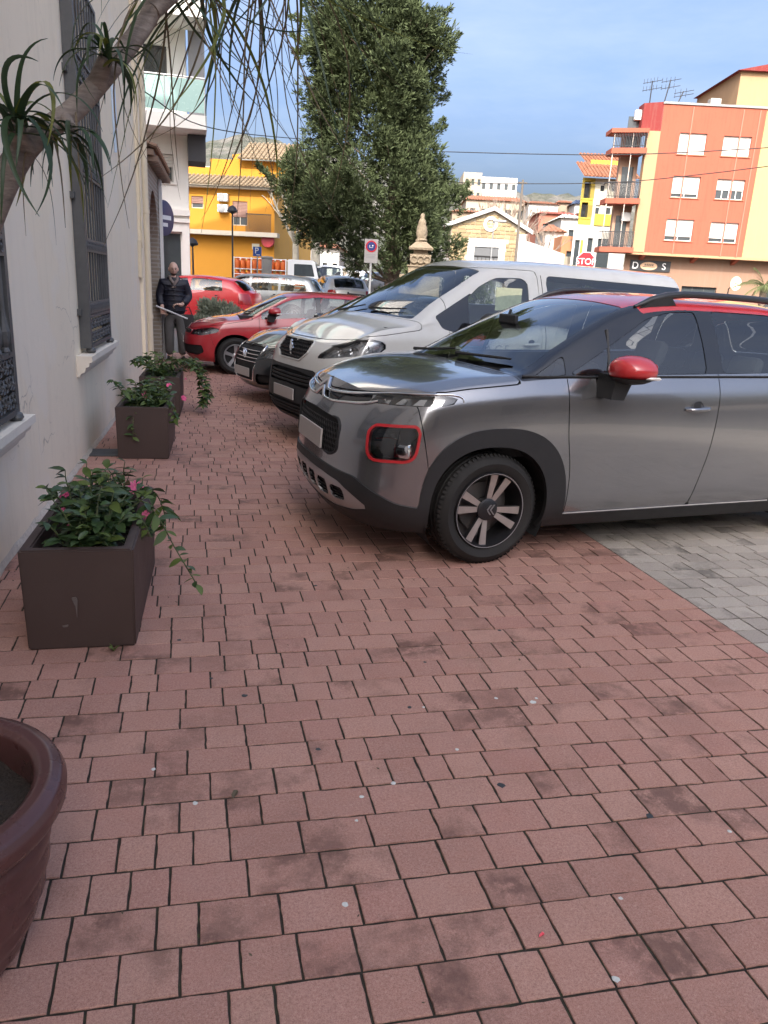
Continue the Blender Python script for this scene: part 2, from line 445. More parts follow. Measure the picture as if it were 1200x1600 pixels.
    return Shell(V, F, N, A)
def SP(poly, r=.02):
    """region by a rounded polygon in side view"""
    P = round_poly(poly, r) if r else poly
    return lambda s: np.maximum(sdf_poly(s.xz(), P), s.V[:, 1]+.35)
def FQ(poly, r=.02):
    P = round_poly(poly, r) if r else poly
    return lambda s: np.maximum(sdf_poly(s.qz(), P), s.A[:, 1]-1.9)
def RQ(poly, r=.02):
    P = round_poly(poly, r) if r else poly
    return lambda s: np.maximum(sdf_poly(s.rz(), P), s.A[:, 1]-1.9)
def UT(u0, u1, t0, t1):
    """region by loft coordinates"""
    return lambda s: np.maximum(np.maximum(u0-s.A[:, 0], s.A[:, 0]-u1), np.maximum(t0-s.A[:, 1], s.A[:, 1]-t1)*.3)
def CIRC(x, z, r, n=2., sx=1.):
    return lambda s: np.maximum((np.abs((s.V[:, 0]-x)/sx)**n+np.abs(s.V[:, 2]-z)**n)**(1/n)-r, s.V[:, 1]+.35)
def ALL(*fs): return lambda s: np.max([f(s) for f in fs], axis=0)
def ANY(*fs): return lambda s: np.min([f(s) for f in fs], axis=0)
def NOT(f): return lambda s: -f(s)

class Proj:
    """find points on a body from the front or the side"""
    def __init__(s, sh):
        s.t = BVHTree.FromPolygons([tuple(v) for v in sh.V], sh.F); s.sh = sh
        i = np.argsort(sh.A[:, 2]); 
    def front(s, y, z, off=0.):
        h = s.t.ray_cast(Vector((-2, -abs(y), z)), Vector((1, 0, 0)))
        if h[0] is None: return Vector((0, y, z))
        p, n = h[0].copy(), h[1].copy(); n = -n if n.x > 0 else n; p += n*off
        return Vector((p.x, p.y if y <= 0 else -p.y, p.z))
    def side(s, x, z, off=0.):
        h = s.t.ray_cast(Vector((x, -3, z)), Vector((0, 1, 0)))
        if h[0] is None: return Vector((x, -.9, z))
        n = h[1].copy(); n = -n if n.y > 0 else n
        return h[0]+n*off
    def rear(s, y, z, off=0.):
        h = s.t.ray_cast(Vector((9, -abs(y), z)), Vector((-1, 0, 0)))
        if h[0] is None: return Vector((4, y, z))
        p = h[0]+Vector((off, 0, 0)); return Vector((p.x, p.y if y <= 0 else -p.y, p.z))
    def top(s, x, y, off=0.):
        h = s.t.ray_cast(Vector((x, -abs(y), 4)), Vector((0, 0, -1)))
        if h[0] is None: return Vector((x, y, 1))
        n = h[1].copy(); n = -n if n.z < 0 else n; p = h[0]+n*off
        return Vector((p.x, p.y if y <= 0 else -p.y, p.z))

def wheel(parent, loc, r=.33, w=.205, rim=.205, style='twin', side=1, rimmat=None, emblem=None, n=48, steer=0):
    """tyre, rim and hub; side = +1 when the outer face looks to -y"""
    o = empty('wheel', loc, 0); o.parent = parent; o.rotation_euler = (0, 0, (0 if side == 1 else math.pi)+steer)
    h = w/2; b = MB()
    prof = [(rim+.008, h-.02), (rim+.004, -h+.012), (rim+.02, -h), (rim+.045, -h-.008), (r-.05, -h-.012), (r-.022, -h+.004), (r-.006, -h+.024),
            (r-.001, -h*.55), (r-.009, -h*.5), (r-.009, -h*.44), (r, -h*.4), (r, -h*.06), (r-.009, -h*.03), (r-.009, h*.03), (r, h*.06), (r, h*.4), (r-.009, h*.44), (r-.009, h*.5), (r-.001, h*.55),
            (r-.006, h-.024), (r-.03, h), (rim+.02, h)]
    b.lathe(prof, n, 'y', close=True)
    if n >= 60:     # shoulder blocks of the tread
        for k in range(n):
            a = 2*math.pi*(k+.5)/n; c, s_ = math.cos(a), math.sin(a)
            for (y0, y1) in ((-h+.01, -h*.58), (h*.58, h-.01)):
                q = []
                for (da, rr, yy) in ((-.022, r-.012, y0), (.022, r-.012, y0), (.022, r+.002, y0+.014), (-.022, r+.002, y0+.014), (-.022, r-.002, y1), (.022, r-.002, y1), (.022, r+.003, y1), (-.022, r+.003, y1)):
                    q.append((rr*math.cos(a+da), yy, rr*math.sin(a+da)))
                b.add(q, [(0, 1, 2, 3), (3, 2, 6, 7), (0, 3, 7, 4), (1, 5, 6, 2)])
    b.build('tyre', M_rubber(), o, 40)
    # rim barrel and lip
    rm = MB(); rm.lathe([(rim+.006, -h+.008), (rim+.002, -h-.004), (rim-.008, -h-.004), (rim-.012, -h+.012), (rim-.02, -h+.05), (rim-.024, h-.03), (rim-.02, h-.01)], 40, 'y')
    rmo = rm.build('rim', M_silver() if style != 'twin' else mat('rim_dark', (.018, .018, .02), .45, .3, bump=0), o, 40)
    back = MB(); back.lathe([(rim-.021, h-.05), (.001, h-.05)], 32, 'y'); back.lathe([(.15, -.005), (.15, .012), (.03, .012)], 28, 'y', (0, .01, 0)); back.lathe([(.15, -.005), (.05, -.005)], 28, 'y', (0, .01, 0))
    back.build('brake_disc', mat('brake_steel', (.16, .15, .145), .5, .8, bump=.05), o, 40)
    rmat = rimmat or M_silver()
    def spoke(b, a, wd0, wd1, r0, r1, y0, y1, th=.02, tw=0):
        c, s_ = math.cos(a), math.sin(a); q = []
        for (rr, wd, yy, tt) in ((r0, wd0, y0, 0), (r1, wd1, y1, tw)):
            for (t, dy) in ((-wd, 0), (wd, 0), (wd*.75, th), (-wd*.75, th)):
                t = t+tt; q.append((rr*c-t*s_, yy+dy, rr*s_+t*c))
        b.add(q, [(0, 1, 5, 4), (1, 2, 6, 5), (2, 3, 7, 6), (3, 0, 4, 7), (4, 5, 6, 7), (3, 2, 1, 0)])
    yo = -h+.012
    if style == 'twin':
        dk = mat('rim_dark', (.018, .018, .02), .45, .3, bump=0)
        for k in range(4):
            a0 = R(70-90*k+ (2 if k % 2 else 0))
            for d in (-.24, .24):
                b2 = MB(); spoke(b2, a0+d, .0155, .0235, .062, rim-.012, yo+.02, yo+.002, .016, 0); b2.build('spoke', rmat, o)
                b3 = MB(); spoke(b3, a0+d, .019, .027, .05, rim-.012, yo+.026, yo+.008, .03, 0); b3.build('spoke_side', dk, rmo)
        l = MB(); l.lathe([(rim-.004, -h-.006), (rim-.0, -h-.0065), (rim-.003, -h-.0035)], 48, 'y', close=True); l.build('rim_lip', M_silver(), rmo, 60)
        hb = MB(); hb.lathe([(0.001, -.004), (.05, -.002), (.066, .006), (.07, .03), (.06, .06)], 30, 'y', (0, yo+.008, 0)); hbo = hb.build('hub_cap', mat('rim_cap', (.02, .02, .022), .35, .2, bump=0), o, 30)
        e = MB()
        for dx in (-.013, .010):
            for sg in (1, -1): e.prism([(dx, 0), (dx+.024, sg*.03), (dx+.032, sg*.03), (dx+.009, 0)], yo-.0, yo+.006, 'y')
        e.build('badge', mat('badge_grey', (.35, .35, .36), .3, .8, var=0, bump=0), hbo)
    else:
        nsp = {'five': 5, 'ten': 10, 'cap': 9, 'six': 6}[style]
        b2 = MB()
        for k in range(nsp): spoke(b2, 2*math.pi*k/nsp+.3, .022 if nsp < 8 else .012, .03 if nsp < 8 else .018, .045, rim-.01, yo+.02, yo+.006, .02)
        b2.build('spoke_ring', rmat, o)
        hb = MB(); hb.lathe([(0.001, 0), (.035, .002), (.055, .012), (.06, .05)], 20, 'y', (0, yo+.01, 0)); hb.build('hub_cap', rmat, o, 30)
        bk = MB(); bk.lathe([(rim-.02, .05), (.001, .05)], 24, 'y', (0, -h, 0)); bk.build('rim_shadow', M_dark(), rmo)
    return o

def seat(parent, x, y, z0, c, back=.62):
    b = MB(); b.rbox(x-.02, x+.46, y-.24, y+.24, z0, z0+.16, .05)
    q = MB(); q.rbox(-.07, .07, -.235, .235, 0, back, .05); ca, sa = math.cos(R(18)), math.sin(R(18))
    q.v = [(x+.46+px*ca+pz*sa, y+py, z0+.1+pz*ca-px*sa) for px, py, pz in q.v]; b.add(q.v, q.f)
    h = MB(); h.rbox(-.045, .045, -.13, .13, back+.05, back+.22, .04); h.v = [(x+.46+px*ca+pz*sa, y+py, z0+.1+pz*ca-px*sa) for px, py, pz in h.v]
    h.tube([(x+.46+(back-.02)*sa, y, z0+.1+(back-.02)*ca), (x+.46+(back+.1)*sa, y, z0+.1+(back+.1)*ca)], .012)
    o = b.build('seat', mat('seat_cloth', c, .9, var=.2, bump=.2, bscale=300), parent, 40); h.build('headrest', mat('seat_cloth', c, .9), o, 40)
def interior(parent, S, xd, xs, zf=.3, w=.62, zd=.98, dark=(.02, .02, .022), rear=True):
    """floor, dashboard, wheel and seats; xd dashboard x, xs front seat x"""
    d = mat('cabin_plastic', dark, .7, bump=.2, bscale=250)
    L = S['L']; b = MB(); b.box(.45, L-.25, -w, w, .2, zf); b.build('underbody', M_dark(), parent)
    b = MB(); b.prism([(xd, zd-.42), (xd+.28, zd-.42), (xd+.36, zd-.2), (xd+.33, zd-.02), (xd+.18, zd+.015), (xd-.16, zd+.0), (xd-.16, zd-.3)], -w-.08, w+.08, 'y'); b.build('dashboard', d, parent, 30)
    b = MB(); cx_, cz_ = xd+.48, zd-.06
    ring = [(cx_+.19*math.sin(a)*.42, -.36+.185*math.cos(a), cz_+.185*math.sin(a)*.9) for a in np.linspace(0, 2*math.pi, 25)]
    b.tube(ring, .015, 8, False); b.tube([(cx_-.2, -.36, cz_-.08), (cx_+.0, -.36, cz_)], .03); b.box(cx_-.02, cx_+.02, -.5, -.22, cz_-.03, cz_+.03); b.build('steering_wheel', d, parent, 40)
    for sy in (-.36, .36): seat(parent, xs, sy, zf+.08, (.05, .05, .052))
    if rear:
        for sy in (-.38, 0, .38): seat(parent, xs+.86, sy, zf+.1, (.05, .05, .052), .5)

def arch_liner(parent, x, z, r, w0, w1):
    b = MB(); n = 24
    for sg in (-1, 1):
        b.v = []; b.f = []; b.mi = []
        P = [(x+r*math.cos(a), z+r*math.sin(a)) for a in np.linspace(-.5, math.pi+.5, n)]
        b.add([(px, sg*w0, pz) for px, pz in P]+[(px, sg*w1, pz) for px, pz in P], [(k, k+1, n+k+1, n+k) for k in range(n-1)]+[tuple(range(n))])
        b.build('arch_liner', M_dark(), parent)

def mirror(parent, base, cap, size=(.2, .13, .15), capname='mirror_cap', blk=None, foot=True):
    """door mirror; base = point on the door where its foot stands; visible side -y"""
    for sg in (-1, 1):
        x, y, z = base; y = -abs(y)*(-sg) if sg == 1 else -abs(y)
        y = abs(base[1])*sg
        o = empty('mirror', (x, y, z)); o.parent = parent
        L_, H_, D_ = size
        # housing: rounded shell, blunt in front, flat at the glass
        def hull(zlo, zhi, name, m, infl=0):
            n1, n2 = 12, 20; vs = []; fs = []
            for i in range(n1+1):
                th = math.pi*i/n1
                for k in range(n2):
                    ph = 2*math.pi*k/n2; cx_ = -math.cos(th); r_ = math.sin(th)**.62
                    px = cx_; py = r_*math.cos(ph); pz = r_*math.sin(ph)
                    if px > .55: px = .55+(px-.55)*.25
                    X = px*D_*.62; Y = py*L_*.5; Z = pz*H_*.5*(1+.12*py)
                    X -= Y*.12*1
                    Z = min(max(Z, zlo*H_), zhi*H_); vs.append((X*(1+infl)+.02, sg*(-Y)*(1+infl)+sg*(.13+L_*.18), Z*(1+infl)+.095))
            for i in range(n1):
                for k in range(n2): fs.append((i*n2+k, i*n2+(k+1) % n2, (i+1)*n2+(k+1) % n2, (i+1)*n2+k))
            q = MB(); q.add(vs, fs); return q.build(name, m, o, 50)
        hull(-.26, .6, capname, cap); hull(-.6, -.24, 'mirror_base', blk or M_black(), .005)
        f = MB(); f.prism([(-.09, -.075), (-.0, -.08), (.06, .06), (-.07, .06)], -.02*sg, .15*sg, 'y') if foot else None
        if foot: f.build('mirror_foot', blk or M_black(), o, 20)
        g = MB(); g.prism(round_poly([(sg*(.13-L_*.24), .045), (sg*(.13+L_*.6), .045), (sg*(.13+L_*.6), .14), (sg*(.13-L_*.24), .14)], .03), .02+D_*.40, .02+D_*.405, 'x'); g.build('mirror_glass', M_chrome(), o)
        t = MB(); pts = [(.02+D_*.40-abs(k)*.0-.05*k, sg*(.13+L_*.69-.014*k*k), .062) for k in np.linspace(-.2, 1.6, 8)]; t.tube(pts, [.004]+[.009]*6+[.004], 6); t.build('indicator', mat('indicator_lens', (.75, .72, .68), .15, var=0, bump=0), o, 40)

def handle(parent, P, x, z, m, recess=None, L_=.19, mirror_=True):
    for sg in ((1, -1) if mirror_ else (1,)):
        b = MB(); pts = []
        for k in np.linspace(-1, 1, 9):
            p = P.side(x+k*L_/2, z); pts.append((p.x, (p.y-.005-.03*(1-k**4))*sg, p.z+.004*k))
        b.tube(pts, [.009]+[.0145]*7+[.009], 8); o = b.build('door_handle', m, parent, 50)
        p = P.side(x, z); c = MB()
        c.lathe([(.048, -.0015), (.046, .004), (.03, .001), (.001, .0)], 20, 'y', (p.x, (p.y-.001)*sg, p.z)); 
        c.build('handle_cup', recess or M_black(), o, 40)
def wiper(parent, P, pts, side=1):
    q = [P.top(x, y, .022) for x, y in pts]; b = MB(); b.tube(q, [.012]+[.009]*(len(q)-2)+[.006], 6); b.build('wiper', M_black(), parent)
def gz(Y): return max(0., .03*(Y-17))      # the street beyond the parking climbs gently
# ---------------------------------------------------------------- ground, road, pavers
def asphalt(name, c=(.055, .054, .052)):
    t = NT(name); v = t.geo(); n = t.noise(v, 1.2, 8, .65); s = t.noise(v, 160, 2)
    base = t.mix(n, tuple(x*.75 for x in c), tuple(x*1.35 for x in c)); base = t.mix(t.math('MULTIPLY', t.ramp(s, [(.55, 0.), (.75, 1.)]), .35), base, (.2, .19, .18))
    t.set('Base Color', base).set('Roughness', .85).bump(s, .4, .004); return t.m
def ground_z(X, Y): return -.04+gz(Y) if Y < 60 else -.04+gz(60)+(Y-60)*.012
gx = [-400, -150, -60, -20, 0, 20, 60, 150, 400, 900]; gy = [-80, -20, 0, 10, 17, 22, 30, 40, 60, 100, 200, 400, 900, 2500]
b = MB(); b.add([(x, y, ground_z(x, y)) for y in gy for x in gx], [(j*len(gx)+i, j*len(gx)+i+1, (j+1)*len(gx)+i+1, (j+1)*len(gx)+i) for j in range(len(gy)-1) for i in range(len(gx)-1)])
tag(b.build('ground', mat('dry_earth', (.16, .13, .10), .9, var=.3, scale=.5, bump=.3, bscale=8)), kind='structure')
b = MB(); yy = [17.0, 20, 25, 30, 40, 50, 59]
b.add([(x, y, ground_z(x, y)+.012) for y in yy for x in (-12, 45)], [(2*k, 2*k+1, 2*k+3, 2*k+2) for k in range(len(yy)-1)]); tag(b.build('road', asphalt('asphalt', (.10, .098, .094))), kind='structure')
b = MB(); b.box(8.6, 30, -12, 17, -.03, -.012); tag(b.build('street', asphalt('asphalt_near', (.075, .073, .07))), kind='structure')

def paver_mat(name, cols, stain, src, joint=False):
    t = NT(name); v = t.geo(); o = t.coord()
    rnd = t.new('ShaderNodeObjectInfo').outputs['Random'] if src == 'obj' else t.new('ShaderNodeAttribute', _attribute_name='rnd').outputs['Fac']
    base = t.ramp(rnd, [(0., cols[0]), (.35, cols[1]), (.7, cols[2]), (1., cols[3])])
    base = t.mix(t.noise(v, 9, 5, .6), base, t.mix(.22, base, (.5, .42, .38), 'MIX'))
    gr = t.noise(v, 420, 2, .7); base = t.mix(t.math('MULTIPLY', t.ramp(gr, [(.35, 1.), (.5, 0.)]), .38), base, (.05, .028, .025)); base = t.mix(t.math('MULTIPLY', t.ramp(gr, [(.58, 0.), (.74, 1.)]), .42), base, (.55, .44, .40))
    md = t.noise(v, 130, 3, .7); base = t.mix(t.math('MULTIPLY', t.ramp(md, [(.3, 1.), (.52, 0.)]), .30), base, (.10, .05, .042)); base = t.mix(t.math('MULTIPLY', t.ramp(md, [(.56, 0.), (.75, 1.)]), .26), base, (.66, .50, .41))
    # worn dark patches: some on whole stones, some blotches across them
    bl = t.ramp(t.noise(v, 3.1, 7, .62), [(.47, 0.), (.60, 1.)]); fine = t.ramp(t.noise(v, 13, 7, .72), [(.36, 0.), (.5, 1.)])
    sel = t.ramp(t.math('FRACT', t.math('MULTIPLY', rnd, 7.31)), [(.58, .12), (.85, 1.)])
    f = t.math('MULTIPLY', t.math('MULTIPLY', bl, fine), t.math('MULTIPLY', sel, .76)); base = t.mix(f, base, stain)
    gn = t.math('MULTIPLY', t.ramp(t.noise(v, 1.1, 5, .6), [(.55, 0.), (.72, 1.)]), t.math('MULTIPLY', t.ramp(t.noise(v, 26, 4), [(.4, 0.), (.65, 1.)]), .28)); base = t.mix(gn, base, (.10, .10, .05))
    t.set('Base Color', base).set('Roughness', t.math('SUBTRACT', .82, t.math('MULTIPLY', f, .25))).set('Specular IOR Level', .35)
    t.bump(t.math('ADD', t.math('MULTIPLY', gr, .6), t.math('MULTIPLY', t.noise(v, 60, 4), .8)), .35, .003); return t.m
RED = [(.385, .188, .14), (.43, .215, .16), (.465, .245, .182), (.41, .192, .146)]; GREY = [(.35, .32, .27), (.41, .375, .32), (.45, .41, .35), (.31, .28, .24)]
def joint_mat():
    t = NT('joint_soil'); v = t.geo(); n = t.noise(v, 30, 6, .7); t.set('Base Color', t.ramp(n, [(.3, (.016, .013, .010)), (.55, (.032, .026, .018)), (.7, (.04, .05, .018))])).set('Roughness', .95).bump(t.noise(v, 200, 3), .5, .004); return t.m
JM = joint_mat()
def wall_x(Y): return -1.17+.036*Y
LEN = (.205, .1395, .1025); ROW = .1375; SK = -.035
def paver_mesh(L, seed, c0=0.):
    rg = random.Random(seed); g = .0034; b = .0018; w = ROW
    def ring(i, z, jit):
        x0, x1, y0, y1 = g+i, L-g-i, g+i, w-g-i; pts = []
        for (xa, ya, xb, yb) in ((x0, y0, x1, y0), (x1, y0, x1, y1), (x1, y1, x0, y1), (x0, y1, x0, y0)):
            for k in range(5):
                f = k/5; x, y = xa+(xb-xa)*f, ya+(yb-ya)*f; e = jit if k else jit*.3
                pts.append((x+rg.uniform(-e, e), y+rg.uniform(-e, e)+SK*x, z+rg.uniform(-jit, jit)*.35))
        return pts
    A, B, C_ = ring(0, -.022, 0), ring(0, -.0018, .0017), ring(b, 0, .0016)
    n = 20; fs = [(i, (i+1) % n, n+(i+1) % n, n+i) for i in range(n)]+[(n+i, n+(i+1) % n, 2*n+(i+1) % n, 2*n+i) for i in range(n)]+[tuple(range(2*n, 3*n))]
    return A+B+C_, fs
def lay(x0f, x1, y0, y1, m_ind, m_join, parent, seed, nind=300):
    rg = random.Random(seed); P = []; k = 0
    for r in range(int((y1-y0)/ROW)):
        y = y0+r*ROW; x = x0f(y)-(rg.uniform(0, .2) if seed == 3 else 0); last = 0
        while x < x1-.012:
            i = rg.choices((0, 1, 2), (.4, .36, .24))[0]; L = LEN[i]
            if x+L > x1-.05: L = x1-x; i = -1
            P.append((x, y, L, i)); x += L
    def score(p):
        c = Vector((p[0]+p[2]/2, p[1]+ROW/2+SK*(p[0]+p[2]/2), -CAM_H)); z = c.dot(_fwd)
        if z < .3: return 1e9
        u, v = 600+CAM_F*c.dot(_rt)/z, 800+CAM_F*c.dot(_dn)/z
        return z if -40 < u < 1240 and -40 < v < 1660 else 1e6+z
    P.sort(key=score); meshes = {}; V = []; F = []; RN = []
    for n, (x, y, L, i) in enumerate(P):
        dz = rg.uniform(-.0015, .001); Y = y+SK*x
        if n < nind and score((x, y, L, i)) < 1e5:
            key = (round(L, 4), rg.randrange(6))
            if key not in meshes:
                vs, fs = paver_mesh(L, hash(key) & 0xffff); me = bpy.data.meshes.new('paver'); me.from_pydata(vs, [], fs); me.materials.append(m_ind); meshes[key] = me
            o = bpy.data.objects.new('paver', meshes[key]); col.objects.link(o); o.parent = parent; o.location = (x, Y, dz); o.rotation_euler = (rg.uniform(-.006, .006), rg.uniform(-.005, .005), rg.uniform(-.007, .007))
        else:
            g = .0036; bb = .0018; w = ROW; base = len(V); z = 0; a, c = rg.uniform(-.001, .001), rg.uniform(-.001, .001)
            for (e, zz) in ((g, -.02), (g, -.0018), (g+bb, 0)):
                for (xx, yy_) in ((e, e), (L-e, e), (L-e, w-e), (e, w-e)): V.append((x+xx, Y+yy_+SK*xx, zz+dz))
            fs = [(0, 1, 5, 4), (1, 2, 6, 5), (2, 3, 7, 6), (3, 0, 4, 7), (4, 5, 9, 8), (5, 6, 10, 9), (6, 7, 11, 10), (7, 4, 8, 11), (8, 9, 10, 11)]
            F += [tuple(base+q for q in f) for f in fs]; RN += [rg.random()]*9
    me = bpy.data.meshes.new('paver_field'); me.from_pydata(V, [], F); at = me.attributes.new('rnd', 'FLOAT', 'FACE'); at.data.foreach_set('value', RN)
    tag(link_mesh('paver_field', me, m_join, parent), kind='stuff')
EDGE = 2.585
b = MB(); b.add([(wall_x(-3)-.1, -3, -.0042), (EDGE, -3, -.0042), (EDGE, 17, -.0042), (wall_x(17)-.1, 17, -.0042)], [(0, 1, 2, 3)]); pave = b.build('pavement', JM); tag(pave, kind='structure')
lay(lambda y: wall_x(y)-.02, EDGE, -2.6, 16.9, paver_mat('red_paver', RED, (.115, .058, .043), 'obj'), paver_mat('red_paver_far', RED, (.115, .058, .043), 'att'), pave, 3)
b = MB(); b.add([(EDGE, -3, -.0044), (8.6, -3, -.0044), (8.6, 17, -.0044), (EDGE, 17, -.0044)], [(0, 1, 2, 3)]); bay = b.build('parking_bay', JM); tag(bay, kind='structure')
lay(lambda y: EDGE, 8.6, -2.6, 16.9, paver_mat('grey_paver', GREY, (.10, .09, .08), 'obj'), paver_mat('grey_paver_far', GREY, (.10, .09, .08), 'att'), bay, 5, 160)
# chewing gum, droppings and leaf litter on the stones
def blot(name, px, py, r, m_, h=.0012, parent=None):
    p = at_ground(px, py); n = 11; rg = random.Random(px*7+py); b = MB()
    ring = [(p.x+r*(.75+.4*rg.random())*math.cos(2*math.pi*k/n), p.y+r*(.75+.4*rg.random())*math.sin(2*math.pi*k/n)) for k in range(n)]
    b.add([(x, y, .0004) for x, y in ring]+[(p.x+(x-p.x)*.7, p.y+(y-p.y)*.7, .0004+h) for x, y in ring], [(k, (k+1) % n, n+(k+1) % n, n+k) for k in range(n)]+[tuple(range(n, 2*n))])
    return b.build(name, m_, parent)
gum = mat('old_gum', (.035, .04, .042), .6, bump=.1); drop = mat('bird_dropping', (.55, .56, .53), .8, var=.3, scale=80)
for px, py, r in ((382, 1087, .012), (497, 1171, .012), (664, 1035, .01), (783, 1227, .014), (1015, 1275, .014), (280, 1000, .011), (493, 915, .01), (780, 985, .01), (330, 1060, .008), (640, 1105, .009)): blot('gum_spot', px, py, r, gum, parent=pave)
for px, py, r in ((539, 1413, .009), (1140, 1299, .008), (962, 1530, .010), (833, 1097, .014), (838, 1091, .008), (775, 1091, .008), (662, 1105, .007), (305, 1255, .009), (565, 1245, .008), (615, 1224, .009), (970, 1404, .008), (240, 1202, .008), (557, 1282, .006), (714, 1171, .007)): blot('dropping_spot', px, py, r, drop, parent=pave)
def litter(name, px, py, size, m_, label, cat, rz):
    p = at_ground(px, py); b = MB(); L = size
    b.add([(-L/2, 0, .004), (-L*.15, -L*.2, .010), (L*.25, -L*.17, .008), (L/2, 0, .005), (L*.25, L*.17, .011), (-L*.15, L*.2, .007), (0, 0, .003)], [(0, 1, 6), (1, 2, 6), (2, 3, 6), (3, 4, 6), (4, 5, 6), (5, 0, 6)])
    o = b.build(name, m_, None, loc=(p.x, p.y, 0), rz=rz); tag(o, label, cat); return o
litter('fallen_petal', 846, 1464, .022, mat('pink_petal', (.75, .10, .13), .6), 'small pink petal lying on the red pavers', 'petal', .4)
litter('dry_leaf', 367, 1243, .045, mat('dry_leaf', (.11, .085, .05), .8), 'curled brown dry leaf lying on the red pavers', 'leaf', 1.2)
# a dark mat of rubber by the wall behind the planter
b = MB(); b.rbox(-.17, .17, -.14, .14, .0, .012, .005); p = at_ground(160, 708); tag(b.build('floor_cover', mat('dark_cover', (.06, .062, .065), .6, bump=.2), None, loc=(p.x, p.y, 0), rz=R(-2)), 'dark grey flat drain cover on the pavers against the white wall', 'cover')
# weeds at the foot of the wall
def tuft(p, n, h, rg):
    b = MB()
    for k in range(n):
        a = rg.uniform(0, 6.28); l = h*rg.uniform(.5, 1.1); w = .003
        q = Vector((math.cos(a), math.sin(a), 0)); t = q.cross(Vector((0, 0, 1)))*w
        b.add([tuple(Vector((0, 0, 0))-t), tuple(t), tuple(q*l*.4+Vector((0, 0, l*.8))+t*.6), tuple(q*l*.9+Vector((0, 0, l)))], [(0, 1, 2), (0, 2, 3)])
    return b
rg = random.Random(2); wg = mat('weed_green', (.09, .13, .03), .7)
for (px, py) in ((178, 1017), (105, 770)):
    p = at_ground(px, py); tag(tuft(p, 14, .028, rg).build('weed', wg, None, loc=(p.x, p.y, 0)), 'tiny green weed at the foot of the nearest planter' if px == 178 else 'tiny green weed growing at the foot of the white wall', 'weed')
# crumbs, twigs and leaf bits blown along the wall and lodged in the joints
b = MB(); rg = random.Random(77)
for k in range(420):
    y = rg.uniform(1.2, 12); x = wall_x(y)+abs(rg.gauss(0, .10))+.02 if rg.random() < .6 else rg.uniform(-.9, 3.4); s_ = rg.uniform(.003, .010); a = rg.uniform(0, 6.28); c, d = math.cos(a)*s_, math.sin(a)*s_
    b.add([(x-c, y-d, .001), (x+d*.5, y-c*.5, .002), (x+c, y+d, .003+s_*.2), (x-d*.5, y+c*.5, .002)], [(0, 1, 2, 3)])
tag(b.build('litter_crumbs', mat('litter_brown', (.10, .075, .05), .9, var=.5, scale=4), pave), kind='stuff')
# ---------------------------------------------------------------- walls with openings, windows, tiles
def plaster(name, c, dirt=(.30, .27, .22), amt=.5, streak=.35, crack=False, obj=False):
    if name in MATS: return MATS[name]
    t = NT(name); v = t.geo()
    big = t.noise(v, .9, 6, .6); base = t.mix(big, tuple(x*.92 for x in c), tuple(min(1, x*1.06) for x in c))
    mp = t.new('ShaderNodeMapping', Vector=v, Scale=(3, 3, .22)); st = t.ramp(t.noise(mp.outputs[0], 2.2, 6, .65), [(.5, 0.), (.75, 1.)])
    base = t.mix(t.math('MULTIPLY', st, streak*amt), base, dirt)
    pt = t.ramp(t.noise(v, 5, 8, .7), [(.55, 0.), (.8, 1.)]); base = t.mix(t.math('MULTIPLY', pt, amt*.4), base, tuple(x*.7 for x in dirt))
    if crack:       # hairline cracks, patched areas and splashes
        vo = t.new('ShaderNodeTexVoronoi', Vector=t.new('ShaderNodeVectorMath', _operation='ADD', i0=v, i1=t.new('ShaderNodeVectorMath', _operation='SCALE', i0=t.new('ShaderNodeTexNoise', Vector=v, Scale=3., Detail=5).outputs['Color'], Scale=.35).outputs[0]).outputs[0], Scale=1.3, _feature='DISTANCE_TO_EDGE')
        cm = t.math('MULTIPLY', t.ramp(vo.outputs['Distance'], [(.0, 1.), (.007, 0.)]), t.ramp(t.noise(v, 1.3, 3), [(.56, 0.), (.64, 1.)])); base = t.mix(t.math('MULTIPLY', cm, .55), base, (.2, .17, .14))
        pc = t.ramp(t.noise(v, .75, 3), [(.53, 0.), (.56, 1.)]); base = t.mix(t.math('MULTIPLY', pc, .45), base, (.85, .78, .66))
        sp_ = t.ramp(t.noise(v, 34, 4, .75), [(.66, 0.), (.74, 1.)]); base = t.mix(t.math('MULTIPLY', sp_, .28), base, (.35, .30, .25))
    t.set('Base Color', base).set('Roughness', .9).set('Specular IOR Level', .25)
    t.bump(t.math('ADD', t.math('MULTIPLY', t.noise(v, 7, 5), 1.6), t.math('MULTIPLY', t.noise(v, 90, 4), .35)), .22, .012); MATS[name] = t.m; return t.m
def wall_holes(x0, x1, z0, z1, holes, depth=.25, y=0.):
    """upright wall in the x-z plane facing -y with rectangular openings and their reveals"""
    xs = sorted({x0, x1, *[h[0] for h in holes], *[h[1] for h in holes]}); zs = sorted({z0, z1, *[h[2] for h in holes], *[h[3] for h in holes]}); b = MB()
    xs = [x for x in xs if x0 <= x <= x1]; zs = [z for z in zs if z0 <= z <= z1]
    ins = lambda x, z: any(h[0] < x < h[1] and h[2] < z < h[3] for h in holes)
    for i in range(len(xs)-1):
        for j in range(len(zs)-1):
            if not ins((xs[i]+xs[i+1])/2, (zs[j]+zs[j+1])/2): b.add([(xs[i], y, zs[j]), (xs[i+1], y, zs[j]), (xs[i+1], y, zs[j+1]), (xs[i], y, zs[j+1])], [(0, 1, 2, 3)])
    for (a, c, d, e) in holes:
        q = [(a, d), (c, d), (c, e), (a, e)]
        for k in range(4):
            p, r = q[k], q[(k+1) % 4]; b.add([(p[0], y, p[1]), (r[0], y, r[1]), (r[0], y+depth, r[1]), (p[0], y+depth, p[1])], [(0, 1, 2, 3)])
    return b
GLASS_W = lambda: mat('window_glass', (.05, .06, .065), .06, var=.2, bump=0, spec=.6)
